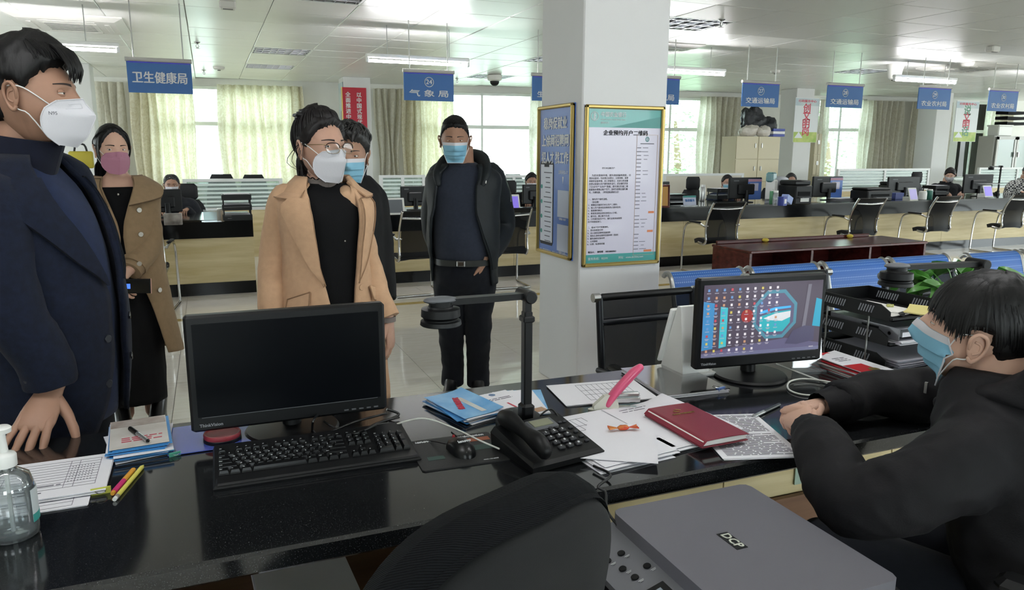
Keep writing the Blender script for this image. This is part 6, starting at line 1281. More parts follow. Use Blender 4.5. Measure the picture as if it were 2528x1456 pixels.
for z in (.90, 1.02): button(o, tr.p(-.30, z, .027), tr.p(-.30, z, .03) - tr.p(-.30, z, 0), .011, mBUTD)
for k in range(3): q = V(wr_) + V((0, 0, .02 + .022 * k)); button(o, q + D1((-.045, -.045, 0)), D1((-.7, -.7, .1)), .008, mBUTD)
MB().box(tr.p(.52, 1.31, .018), (.006, .006, .03)).obj('zip_pull', mBUT, o)
pt_ = Torso([(.02, .1, .1, .1), (.4, .15, .12, .12), (.8, .175, .135, .135, 0, .02), (.95, .165, .13, .12, 0, .03)])
def trousers(o, m, hz, dx, knee=.075, ank=.062, dy=0, waist=.165, dep=.125, spread=0, amp=.005, cy=0, ends=None):
    mb = MB(); n = 24
    T_ = Torso([(hz - .14, waist * .6, dep * .7, dep * .7, 0, cy), (hz - .06, waist * 1.04, dep, dep, 0, cy), (hz + .04, waist * 1.02, dep, dep * .95, 0, cy), (hz + .14, waist * .97, dep, dep * .9, 0, cy)]); mb.loft([[T_.p(2 * PI * i / n, hz - .14 + .28 * j / 8) for i in range(n)] for j in range(9)])
    for s in (-1, 1): mb.tube([(s * dx, dy + cy, hz + .02), (s * dx, dy + cy, hz - .1), (s * (dx + spread * .5), dy + cy + .012, hz * .54), (s * (dx + spread), dy + cy - .01, .2), (s * (dx + spread), dy + cy - .01, .045)], [.098, .102, knee, ank, ank + .004], 18, 6)
    ob = mb.obj('trousers', m, o); remesh(ob, .011, 2); bm = bmesh.new(); bm.from_mesh(ob.data); folds(bm, amp, (8, 8, 9), 3); bm.to_mesh(ob.data); bm.free()
    for p in ob.data.polygons: p.use_smooth = True
trousers(o, mTROU, .86, .09, cy=.02)
for s in (-1, 1): shoe(o, s * .09, .03, 0, mLEATH)
# ---- 2: the woman in the beige coat
LO, RZ = (.385, 2.78, 0), PI + .20; W2, D2 = LC(LO, RZ)
tr = Torso([(.6, .195, .17, .16), (.8, .18, .155, .15), (.93, .163, .14, .135), (1.06, .135, .122, .118), (1.15, .133, .125, .112), (1.25, .145, .13, .112), (1.31, .145, .10, .105), (1.35, .112, .07, .09, 0, -.005), (1.395, .07, .052, .065)])
rsh, rel, rwr = W2(on_y(699, 504, 2.79)), W2(on_y(676, 635, 2.84)), W2(on_y(676, 800, 2.72)); lsh, lel, lwr = W2(on_y(866, 505, 2.76)), W2(on_y(902, 635, 2.80)), W2(on_y(956, 785, 2.68))
hd = W2((.378, 2.755, 1.497)); HT = M.Translation(V(hd)) @ M.Rotation(.33, 4, 'Z') @ M.Rotation(.03, 4, 'X')
hL = handM(W2(on_y(961, 800, 2.675)), D2((.02, -.10, -1)), D2((.85, -.5, .05))); hR = handM(W2(on_y(668, 812, 2.72)), D2((0, -.1, -1)), D2((-.85, -.5, 0)))
o, surf = body('woman in beige wool coat, glasses and white mask with hair tied up', LO, RZ, mSK, tr, [([rsh, rel, rwr], [.045, .036, .026]), ([lsh, lel, lwr], [.045, .036, .026])] + legs(.8, .085), ([(0, -.025, 1.33), (0, -.012, 1.39), (0, .012, 1.45)], [.06, .052, .05]), HT, .98, [(hL, 1, (.35, .5, .35), .04, (.45, .4), .92), (hR, -1, (.35, .5, .35), .04, (.45, .4), .92)], lid=.42, low=.9, gaze=.6)
def bun(mb, q, P):
    c = P(PI, 1.12, .004)
    for k in range(70):
        a = q.uniform(0, 2 * PI); b = q.uniform(-.3, 1.3); r = .042 * q.uniform(.8, 1.1); st = V((r * 1.5 * math.cos(a) * math.cos(b), r * 1.2 * math.sin(a) * math.cos(b), r * math.sin(b) * .62)); en = M.Rotation(q.uniform(.6, 1.4), 3, 'Z') @ st
        mid = (st + en) * .62; mb.tube([c + st, c + mid, c + en], [.006, .009, .004], 5, 3, flat=.6)
    mb.ell(c, (.06, .055, .026), 16, 10)
    for k in range(46):
        x = q.uniform(-.055, .03); mb.tube([P(PI + q.uniform(-.9, .9), .2, .014), V((x * .9, -.095, -.03)), V((x * 1.1, -.098 + .01 * q.random(), -.10)), V((x * 1.0, -.085 + .02 * q.random(), -.19 - .06 * q.random()))], [.008, .0075, .006, .001], 5, 4, flat=.6)
    for k in range(26):
        a = q.uniform(-1, 1); mb.tube([P(a, .95, .02), P(a * .9, 1.25, .03), P(a + 1.2, 1.4, .03), P(PI, 1.25, .03)], [.004, .006, .006, .003], 5, 3, flat=.5)
    for k in range(5): mb.tube([P(1.45 + .08 * k, .1, .006), P(1.5 + .1 * k, -.3, .02 + .012 * k * q.random()), P(1.55, -.85, .03 * q.random())], [.0012, .001, .0004], 4, 4)
hair('hair', HT, .98, mHAIRB, o, [(0, 38), (30, 34), (50, 26), (68, 10), (80, -4), (92, 4), (106, -6), (125, -28), (180, -38)], lambda a, e: .010 + .016 * max(0, math.sin(e)) + .012 * max(0, math.sin(e * 1.2)) * max(0, -math.cos(a) + .3), .005, 26, 5, extra=bun, locks=110, lockfn=lambda q: (lambda a: (a, .62 + .15 * (abs(a) < 1) - .6 * max(0, abs(a) - 1), a + .25 * math.copysign(1, a) * q.random(), 1.15, .012, .03, .004))(q.choice((-1, 1)) * q.uniform(.05, 2.2)))
kn95(HT, .98, surf, o, peak=.138)
mLENS = glass_mat('lens', (.97, .98, .98), .05, .02); mGF = mat('glasses_gold', '#a9906a', .3, metal=.9); mGFB = mat('glasses_brown', '#2e1d16', .35)
def glasses(o, T, k, surf):
    gb = MB(); gb.T = T @ M.Scale(k, 4); gt = MB(); gt.T = gb.T; yy = max(surf(0, -.004), surf(.03, .012)) + .006
    lens = []
    for s in (-1, 1):
        R = [V((s * .034 + .0265 * math.copysign(abs(math.cos(a)) ** .7, math.cos(a)), yy - .010 * abs((s * .034 + .0265 * math.cos(a)) / .06) ** 2, -.006 + .0185 * math.copysign(abs(math.sin(a)) ** .75, math.sin(a)))) for a in [i * PI / 16 for i in range(33)]]
        gb.tube(R, .0009, 6); gt.tube(R[0:17], .0019, 6); lens.append(R)
        gb.tube([(s * .061, yy - .010, .006), (s * .072, yy - .018, .007), (s * .079, .03, .008), (s * .081, -.005, .008), (s * .08, -.025, -.01)], .0014, 6, 3)
    gb.tube([(-.009, yy, -.001), (0, yy + .002, .002), (.009, yy, -.001)], .0011, 6, 3); gl_ = gb.obj('glasses', mGF, o, 60); gt.obj('brow_bar', mGFB, gl_, 60)
    for R in lens: mb = MB(); mb.T = T @ M.Scale(k, 4); mb.poly(R[:-1]); mb.obj('lens', mLENS, gl_)
glasses(o, HT, .98, surf)
closed_garment('black_sweater', tr, mKNIT, o, vox=0, amp=.002, off=-.004, z0=.85, z1=1.37)
MB().grid(lambda u, v: (lambda a: V((.062 * math.sin(a), -.012 + .008 * v + .062 * math.cos(a), 1.352 + .042 * v - .012 * math.cos(a))))(2 * PI * u), 40, 3, .005).obj('grey_collar', mGREYK, o, 70); MB().tube([V((.0635 * math.sin(a), -.004 + .0635 * math.cos(a), 1.396 - .012 * math.cos(a) + .003 * math.sin(a * 16))) for a in [i * PI / 60 for i in range(121)]], .0022, 5).obj('scallop_trim', mKNIT, o, 70)
MB().ell(tr.p(-.15, 1.17, .004), (.003, .003, .003), 8, 6).obj('brooch', mBUT, o)
g2 = lambda z: lerp_tab([(.55, .4), (.75, .22), (.9, .16), (1.0, .28), (1.08, .42), (1.2, .5), (1.32, .52), (1.37, .75), (1.42, 1.0)], z)
open_garment('coat', tr, mCAMEL, o, g2, g2, .55, 1.39, .013, amp=.004, off=.012)
for s in (1, -1):
    patch('lapel', tr, mCAMEL, o, lambda u, v: (s * (g2(1.02 + .30 * v) - .02 + u * lerp_tab([(0, .0), (.3, .30), (.75, .62), (.9, .74), (1, .5)], v)), 1.02 + .30 * v, .038 - .004 * u), 6, 14, .010, edge=mCAMELD)
    patch('collar', tr, mCAMEL, o, lambda u, v: (s * (g2(1.375) - .1 + u * (PI - g2(1.375) + .1)), 1.372 - .052 * v * (1 - .3 * u), .026 + .014 * v - .016 * (1 - v)), 20, 4, .007, edge=mCAMELD)
    patch('pocket_flap', tr, mCAMEL, o, lambda u, v: (s * (.62 + .55 * u), 1.0 - .05 * v - s * 0 - .03 * u, .030 + .004 * v), 6, 4, .006, edge=mCAMELD)
sleeve('sleeve', [W2(on_y(732, 480, 2.79)), W2(on_y(716, 484, 2.79)), rsh, rel, W2(on_y(672, 730, 2.75)), rwr], [.025, .042, .054, .052, .05, .048], mCAMEL, o, .005, 7); sleeve('sleeve', [W2(on_y(836, 480, 2.75)), W2(on_y(850, 484, 2.75)), lsh, lel, W2(on_y(932, 730, 2.72)), lwr], [.025, .042, .054, .052, .048, .046], mCAMEL, o, .005, 8)
MB().tube([V(lwr) + V((0, 0, .006)), V(lwr) - V((0, 0, .012))], .032, 16).obj('cuff', mGREYK, o, 60)
for z in (1.0, .9): button(o, tr.p(-g2(z) - .12, z, .026), tr.p(-.3, z, .03) - tr.p(-.3, z, 0), .012, mCAMEL)
trousers(o, mBLKCL, .8, .08, .07, .06, waist=.15, dep=.115)
for s in (-1, 1): shoe(o, s * .08, .02, 0, mLEATH, .24)
# ---- 3: the man standing behind her
LO, RZ = (.555, 3.36, 0), PI - .12; W3, D3 = LC(LO, RZ)
tr = Torso([(.7, .155, .13, .12), (.9, .155, .14, .12), (1.1, .155, .14, .12), (1.25, .16, .13, .12), (1.315, .155, .10, .11), (1.36, .12, .08, .09), (1.40, .08, .06, .07)])
hd = W3((.573, 3.30, 1.467)); HT = M.Translation(V(hd)) @ M.Rotation(-.12, 4, 'Z') @ M.Rotation(-.03, 4, 'X')
aR, aL = [(.14, 0, 1.262), (.16, -.02, 1.03), (.165, .05, .82)], [(-.14, 0, 1.262), (-.16, -.02, 1.03), (-.165, .05, .82)]
hds = [(handM((s * .165, .055, .80), (0, .1, -1), (s, 0, 0)), -s, (.4, .5, .4), .05, (.5, .4), 1) for s in (1, -1)]
o, surf = body('man in black jacket and blue mask half hidden behind the beige coat woman', LO, RZ, mSKT, tr, [(aR, [.05, .04, .03]), (aL, [.05, .04, .03])] + legs(.82), ([(0, -.02, 1.34), (0, -.01, 1.40), (0, .012, 1.45)], [.065, .058, .055]), HT, .98, hds, lid=.4)
hair('hair', HT, .98, mHAIRG, o, [(0, 36), (30, 30), (55, 24), (72, 14), (84, 2), (92, 8), (106, 0), (125, -26), (180, -36)], lambda a, e: .014 + .024 * max(0, math.sin(e)), .011, 20, 9, locks=150, lockfn=lambda q: (lambda a: (a, .4 + 1.1 * q.random() * (abs(a) < 1.6), a + q.uniform(-.4, .4), .55 + .5 * q.random(), .02, .045, .006))(q.uniform(-2.6, 2.6)))
surgical(HT, .98, surf, o)
closed_garment('jacket', tr, mPUF, o, [([(s * .07, 0, 1.285), (s * .11, 0, 1.286)] + list(a_), [.03, .05, .06, .056, .05]) for s, a_ in ((1, aR), (-1, aL))], z0=.72, z1=1.38, amp=.006, off=.014, seed=4)
MB().grid(lambda u, v: (lambda a: V(((.085 + .012 * v) * math.sin(a), -.01 + (.085 + .012 * v) * math.cos(a), 1.345 + .075 * v - .03 * math.cos(a) * (1 - .4 * v))))(.5 + (2 * PI - 1.0) * u), 30, 4, .01).obj('collar', mPUF, o, 70); closed_garment('inner_sweater', tr, mNAVYD, o, vox=0, z0=1.2, z1=1.395, amp=.001, off=.004)
bx('zip', tr.p(0, 1.1, .018), (.012, .012, .4), mBUT, o); trousers(o, mTROU, .82, .09)
for s in (-1, 1): shoe(o, s * .09, .03, 0, mLEATH)
# ---- 4: the man in the open dark jacket, hands in pockets
LO, RZ = (1.405, 4.23, 0), 2.70; W4, D4 = LC(LO, RZ)
tr = Torso([(.76, .165, .125, .125), (.84, .172, .15, .125), (.93, .182, .185, .125), (1.05, .185, .19, .125), (1.17, .183, .165, .12), (1.28, .19, .13, .12), (1.345, .185, .10, .11), (1.39, .13, .08, .09), (1.425, .075, .06, .07)])
hd = W4((1.335, 4.17, 1.553)); HT = M.Translation(V(hd)) @ M.Rotation(.12, 4, 'Z') @ M.Rotation(-.06, 4, 'X')
rsh, rel, rwr = W4(on_y(1086, 442, 4.30)), W4(on_y(1070, 550, 4.36)), W4(on_y(1092, 640, 4.30)); lsh, lel, lwr = W4(on_y(1216, 445, 4.22)), W4(on_y(1240, 558, 4.34)), W4(on_y(1198, 642, 4.10))
hds = [(handM(W4(on_y(1194, 650, 4.095)), D4((-.3, .3, -1)), D4((.8, -.5, 0))), 1, (.4, .5, .4), .05, (.4, .3), .95), (handM(W4(on_y(1100, 652, 4.30)), D4((.2, .1, -1)), D4((-.8, -.5, 0))), -1, (.4, .5, .4), .05, (.4, .3), .95)]
o, surf = body('man in open dark jacket and slate sweater with hands in pockets', LO, RZ, mSKT, tr, [([rsh, rel, rwr], [.05, .04, .03]), ([lsh, lel, lwr], [.05, .04, .03])] + legs(.8, .095, 0, -.01), ([(0, -.02, 1.37), (0, -.0, 1.43), (0, .025, 1.51)], [.068, .062, .06]), HT, 1.0, hds, lid=.2, fat=1.06)
hair('hair', HT, 1.0, mHAIR, o, [(0, 36), (35, 35), (48, 28), (62, 20), (76, 8), (86, -6), (93, 8), (106, 6), (122, -22), (180, -36)], lambda a, e: .006 + .018 * max(0, math.sin(e)), .0025, 50, 6, locks=120, lockfn=lambda q: (lambda a: (a, .75 + .5 * q.random(), a * .9 + .25, .68 + .1 * q.random(), .016, .022, .004))(q.uniform(-1.2, 1.2)))
surgical(HT, 1.0, surf, o)
closed_garment('sweater', tr, mSLATE, o, vox=0, amp=.004, z0=.85, z1=1.425, seed=3, off=-.002, sc=(7, 7, 8)); MB().tube([V((.072 * math.sin(a), .0 + .066 * math.cos(a), 1.415 - .012 * math.cos(a))) for a in [i * PI / 20 for i in range(41)]], .008, 8).obj('neck_band', mSLATE, o, 70)
bt = Torso([(.825, .174, .150, .126), (.862, .174, .158, .126)]); MB().grid(lambda u, v: bt.p(2 * PI * u, .825 + .037 * v, .006), 40, 1, .004).obj('belt', mat('belt_grey', '#2a2d2c', .4), o, 60); bq = bt.p(-.0, .843, .012); bu = MB().box(bq, (.05, .008, .036), bev=.004).obj('belt_buckle', mSTEEL, o, 40); MB().box(bq + V((0, .005, 0)), (.034, .003, .022), bev=.001).obj('buckle_plate', mat('buckle_dark', '#6a6866', .25, metal=1), bu)
g4r = lambda z: lerp_tab([(.7, 1.3), (.9, 1.05), (1.1, .85), (1.3, .62), (1.4, .6)], z); g4l = lambda z: lerp_tab([(.7, 1.15), (.85, .95), (1.0, .62), (1.15, .38), (1.3, .36), (1.36, .45), (1.42, .8)], z)
open_garment('jacket', tr, mJACK, o, g4l, g4r, .72, 1.41, .014, amp=.008, off=.022, sc=(7, 7, 5), seed=6, hem=lambda u: -.04 * max(0, u - .5))
sleeve('sleeve', [W4(on_y(1112, 418, 4.27)), W4(on_y(1100, 422, 4.27)), rsh, rel, rwr], [.03, .055, .076, .072, .056], mJACK, o, .009, 9); sleeve('sleeve', [W4(on_y(1185, 418, 4.21)), W4(on_y(1200, 424, 4.21)), lsh, lel, lwr], [.03, .055, .08, .078, .056], mJACK, o, .009, 10)
MB().tube([tr.p(-.55, 1.30, .03), tr.p(-.8, 1.37, .03), V((-.11, -.04, 1.44)), V((-.05, -.11, 1.46)), V((.05, -.11, 1.46)), V((.11, -.03, 1.43)), tr.p(.75, 1.36, .025), tr.p(.6, 1.30, .025)], [.018, .032, .042, .05, .05, .04, .028, .016], 14, 4, flat=.75, rounded=True).obj('hood', mJACK, o, 70)
patch('jacket_placket', tr, mJACK, o, lambda u, v: (-(g4l(.8 + .5 * v) + .02 + .25 * u), .8 + .5 * v, .040), 4, 12, .006); bx('arm_badge', V(lsh) * .55 + V(lel) * .45 + D4((.075, -.035, .02)), (.012, .03, .04), mat('badge_grey', '#5c6266', .5), o)
MB().tube([tr.p(-.62, 1.33, .045), tr.p(-.58, 1.31, .055)], .004, 6).obj('cord_end', mWHITE, o)
trousers(o, mTROU, .78, .09, .08, .068, waist=.172, dep=.135, spread=-.01, amp=.009)
for s in (-1, 1): shoe(o, s * .085, .03, 0, mLEATH)
# ---- 5: the woman in the trench coat
LO, RZ = (-.44, 4.40, 0), PI + .06; W5, D5 = LC(LO, RZ)
tr = Torso([(.42, .225, .18, .18), (.65, .19, .155, .15), (.85, .17, .138, .13), (1.05, .162, .13, .12), (1.2, .168, .13, .115), (1.275, .172, .105, .11), (1.32, .13, .075, .09), (1.365, .07, .052, .065)])
rsh, rel, rwr = W5(on_y(202, 487, 4.38)), W5(on_y(196, 605, 4.36)), W5(on_y(265, 668, 4.2)); lsh, lel, lwr = W5(on_y(352, 487, 4.38)), W5(on_y(370, 595, 4.34)), W5(on_y(322, 668, 4.2))
hd = W5(on_y(277, 369, 4.36)); HT = M.Translation(V(hd)) @ M.Rotation(.30, 4, 'Z') @ M.Rotation(-.02, 4, 'X')
hds = [(handM(W5(on_y(310, 675, 4.18)), D5((-.75, -.25, -.6)), D5((.35, -.9, .2))), 1, (.35, .5, .35), .05, (.5, .4), .9), (handM(W5(on_y(282, 680, 4.17)), D5((.35, -.25, -.85)), D5((-.3, -.9, .15))), -1, (.4, .6, .4), .05, (.4, .4), .9)]
o, surf = body('woman in brown trench coat and pink mask holding a phone with clasped hands', LO, RZ, mSKP, tr, [([rsh, rel, rwr], [.045, .036, .026]), ([lsh, lel, lwr], [.045, .036, .026])] + legs(.8, .08, 0, -.01), ([(0, -.025, 1.30), (0, -.012, 1.36), (0, .012, 1.44)], [.058, .05, .048]), HT, .96, hds, lid=.5, low=.85, gaze=.7)
def tail(mb, q, P):
    for k in range(60): a = q.uniform(-.03, .045); mb.tube([P(PI + q.uniform(-.7, .7), -.25 + .2 * q.random(), .012), V((a + .008, -.10, -.07)), V((a * 1.2 + .015, -.10, -.14)), V((a + .022, -.075, -.24 + .03 * q.random()))], [.009, .009, .008, .001], 5, 4, flat=.6)
    for s in (1, -1):
        for k in range(16): mb.tube([P(s * .15, 1.0, .012), P(s * (.8 + .25 * q.random()), .62, .016), P(s * (1.12 + .15 * q.random()), .1, .010), P(s * (1.2 + .12 * q.random()), -.35, .008), P(s * (.98 if k % 5 else .8), -.75 - .1 * q.random(), .012)], [.006, .007, .006, .004, .0008], 5, 4, flat=.5)
hair('hair', HT, .96, mHAIR, o, [(0, 48), (18, 46), (35, 36), (52, 18), (68, -6), (80, -22), (92, -4), (104, -8), (125, -30), (180, -42)], lambda a, e: .008 + .012 * max(0, math.sin(e)), .0015, 30, 7, extra=tail, locks=120, lockfn=lambda q: (lambda a, s: (s * .1, 1.2, s * a, .75 - .5 * max(0, a - 1), .012, .015, .004))(q.uniform(.5, 2.8), q.choice((-1, 1))))
kn95(HT, .96, surf, o, mMASKP, .126)
closed_garment('black_blouse', tr, mKNIT, o, vox=0, amp=.003, off=-.004, z0=.8, z1=1.30); MB().ell(tr.p(0, 1.265, .006), (.005, .005, .006), 8, 6).obj('pendant', mBUT, o)
sk = Torso([(.14, .155, .14, .14, .01), (.4, .16, .145, .14, .01), (.7, .155, .135, .13), (.95, .15, .125, .12)]); closed_garment('skirt', sk, mBLKCL, o, vox=0, amp=.008, sc=(14, 14, 2), off=0)
g5 = lambda z: lerp_tab([(.4, .75), (.55, .65), (.7, .5), (.8, .35), (.9, .06), (1.05, .02), (1.12, .05), (1.2, .16), (1.28, .30), (1.33, .5), (1.38, .8)], z)
open_garment('trench_coat', tr, mTREN, o, g5, lambda z: g5(z) * (.6 if z < .85 else 1), .42, 1.35, .012, amp=.006, off=.014, seed=8, hem=lambda u: -.04 * math.sin(PI * u))
for s in (1, -1):
    patch('collar', tr, mTREN, o, lambda u, v: (s * (g5(1.34 - .13 * v * (1 - .3 * u)) * (1 - .1 * v) + u * lerp_tab([(0, 1.4), (.5, 1.0), (1, .72)], v)), 1.345 - .135 * v * (1 - .25 * u), .026 + .034 * v), 10, 8, .012, edge=mTREND)
    sp_ = V(rsh if s > 0 else lsh); MB().box(tr.p(s * 1.45, 1.325, .012), (.11, .035, .01), M.Rotation(s * .38, 3, 'Y'), .004).obj('epaulette', mTREN, o, 40); button(o, tr.p(s * 1.5, 1.345, .006), (0, 0, 1), .008, mBUT)
    for z in (1.185, 1.06, .93): button(o, tr.p(s * .42, z, .028), tr.p(s * .42, z, .03) - tr.p(s * .42, z, 0), .013, mBUT)
button(o, tr.p(-.78, .76, .030), tr.p(-.78, .76, .03) - tr.p(-.78, .76, 0), .013, mBUT)
sleeve('sleeve', [(.09, 0, 1.262), (.125, 0, 1.262), rsh, rel, rwr], [.025, .045, .06, .06, .05], mTREN, o, .006, 11); sleeve('sleeve', [(-.09, 0, 1.262), (-.125, 0, 1.262), lsh, lel, lwr], [.025, .045, .06, .062, .054], mTREN, o, .006, 12)
q = V(lwr) * .72 + V(lel) * .28; MB().tube([q, q + (V(lwr) - V(lel)).normalized() * .03], .066, 18).obj('cuff_strap', mTREN, o, 60); button(o, q + D5((.02, -.066, 0)), D5((.3, -1, 0)), .012, mBUT)
ph = MB().box((0, 0, 0), (.075, .009, .15), bev=.004).obj('phone', mBLK, None, 40); ph.location = on_y(333, 706, 4.13); ph.rotation_euler = (.1, 1.62, .05); tag(ph, 'black phone in a pink edged case held by the trench coat woman', 'phone'); bx('phone_screen', (0, -.0052, 0), (.066, .001, .135), mat('phone_screen', '#0a0d14', .1), ph); bx('lit_picture', (-.0, -.006, -.035), (.025, .0006, .03), mat('phone_lit', '#3a6ae0', .4, emit='#3a62d0', es=.8), ph); bx('case_edge', (0, .001, .0745), (.076, .011, .003), mat('case_pink', '#c99a8a', .5), ph)
for s, a in ((1, .15), (-1, -.25)): shoe(o, s * .085 + (0 if s > 0 else -.01), .03, a, mLEATH, .25, .14, 'boot'); mb = MB(); [mb.box((s * .085 + (0 if s > 0 else -.01), .05 - .012 * k, .075 + .014 * k), (.03, .004, .003)) for k in range(4)]; mb.obj('laces', mBLKM, o)
# ---- 6: the clerk seated at the right
LO, RZ = (1.60, .905, 0), .35; W6, D6 = LC(LO, RZ)
tr = Torso([(.42, .185, .14, .15, 0, -.06), (.56, .185, .15, .15, 0, -.03), (.70, .19, .15, .14, 0, .02), (.82, .205, .145, .15, 0, .06), (.91, .215, .12, .15, 0, .085), (.975, .165, .10, .12, 0, .105), (1.02, .095, .08, .085, 0, .12), (1.05, .07, .065, .065, 0, .13)])
hd = W6((1.532, 1.07, 1.098)); HT = M.Translation(V(hd)) @ M.Rotation(.17, 4, 'Z') @ M.Rotation(.24, 4, 'X') @ M.Rotation(-.06, 4, 'Y')
lsh, lel, lwr = W6((1.392, .94, .89)), W6((1.178, 1.04, .785)), W6((1.285, 1.285, .835)); rsh, rel, rwr = W6((1.755, 1.12, .93)), W6((1.735, 1.33, .85)), W6((1.425, 1.395, .835))
hds = [(handM(W6((1.292, 1.305, .84)), D6((.42, .88, .05)), D6((-.62, .1, .72))), 1, ((1.15, 1.3, .8),) * 4, .02, (.25, .5), .98, True), (handM(W6((1.40, 1.393, .842)), D6((-.93, -.3, .12)), D6((.15, .35, .92))), -1, ((.9, 1.2, .8),) * 4, .02, (.3, .5), .98, True)]
o, surf = body('young clerk in black hoodie and blue mask seated with clasped hands', LO, RZ, mSKP, tr, [([lsh, lel, lwr], [.04, .03, .024]), ([rsh, rel, rwr], [.04, .028, .022])] + [([(s * .09, .0, .47), (s * .11, .40, .50), (s * .11, .42, .08), (s * .11, .5, .05)], [.085, .065, .05, .04]) for s in (-1, 1)], ([(0, .09, .97), (-.02, .12, 1.03), tuple(V(hd) + V((.012, -.03, -.05)))], [.07, .062, .06]), HT, 1.02, hds, lid=.3)
P6 = o
hair('hair', HT, 1.02, mHAIR, o, [(0, 14), (25, 10), (45, 4), (62, 8), (78, -2), (86, 10), (104, 12), (118, -12), (140, -34), (180, -40)], lambda a, e: .012 + .012 * max(0, math.sin(e)) + .005 * max(0, -math.cos(a)), .003, 30, 12, locks=620, lockfn=lambda q: (lambda a: (a * .8 + .3 * (q.random() - .5), 1.1 + .35 * q.random(), a, math.radians(lerp_tab([(0, 10), (50, 2), (80, -4), (90, 12), (105, 14), (120, -8), (180, -30)], abs(math.degrees(a)))) + .22 * q.random(), .016, .011 + .004 * q.random(), .0042))(q.uniform(-PI, PI)))
surgical(HT, 1.02, surf, o)
closed_garment('hoodie', tr, mHOOD, o, [([W6((1.50, .98, .93)), lsh, W6((1.25, .965, .83)), lel, W6((1.215, 1.15, .822)), W6((1.262, 1.235, .84))], [.06, .086, .076, .07, .062, .052]), ([W6((1.66, 1.06, .95)), rsh, rel, W6((1.60, 1.39, .85)), W6((1.49, 1.395, .84))], [.06, .085, .07, .06, .052])], z0=.42, z1=1.035, vox=.008, amp=.014, seed=7, sc=(8, 8, 8), off=.02)
for a, b in ((W6((1.258, 1.228, .838)), lwr), (W6((1.495, 1.395, .84)), rwr)):
    a, b = V(a), V(b); mb = MB(); n = 28; F = frame(b - a); L = (b - a).length; mb.loft([[a + F @ V((r * (1 + .04 * (k % 2)) * math.cos(2 * PI * k / n), r * (1 + .04 * (k % 2)) * math.sin(2 * PI * k / n), L * t)) for k in range(n)] for t, r in ((0, .05), (.15, .046), (.5, .042), (.9, .041), (1, .038))], cap=False); mb.obj('cuff', mHOOD, o, 80)
hb = MB(); hb.tube([V((.07, .205, .955)), V((.105, .15, .99)), V((.11, .06, 1.03)), V((.08, -.0, 1.07)), V((0, -.02, 1.085)), V((-.08, -.0, 1.065)), V((-.108, .06, 1.015)), V((-.10, .15, .972)), V((-.065, .21, .945))], [.022, .036, .05, .06, .064, .06, .052, .038, .024], 16, 5, flat=.8, rounded=True); hb.tube([V((.08, .0, .99)), V((.06, -.10, .95)), V((0, -.15, .91)), V((-.06, -.10, .95)), V((-.08, .0, .99))], [.05, .07, .085, .07, .05], 16, 5, flat=.6, rounded=True); hood = hb.obj('hood', mHOOD, o); remesh(hood, .008, 2); bm = bmesh.new(); bm.from_mesh(hood.data); folds(bm, .012, (10, 10, 14), 5); bm.to_mesh(hood.data); bm.free()
for p in hood.data.polygons: p.use_smooth = True
bx('zip_pull', tr.p(-.25, .97, .05), (.006, .006, .025), mCHROME, o)
mb = MB()
for s in (-1, 1): mb.tube([(s * .09, -.06, .50), (s * .11, .38, .52), (s * .11, .43, .46), (s * .11, .43, .12)], [.1, .085, .078, .065], 18, 5)
tp = mb.obj('trousers', mTROU, o); remesh(tp, .012, 2)
for s in (-1, 1): shoe(o, s * .11, .47, 0, mLEATH)
q = V((1.62, .80, 0)); staff_chair(q.x, q.y, 'black office chair under the seated clerk at right', RZ + PI, head=False, h=.82)
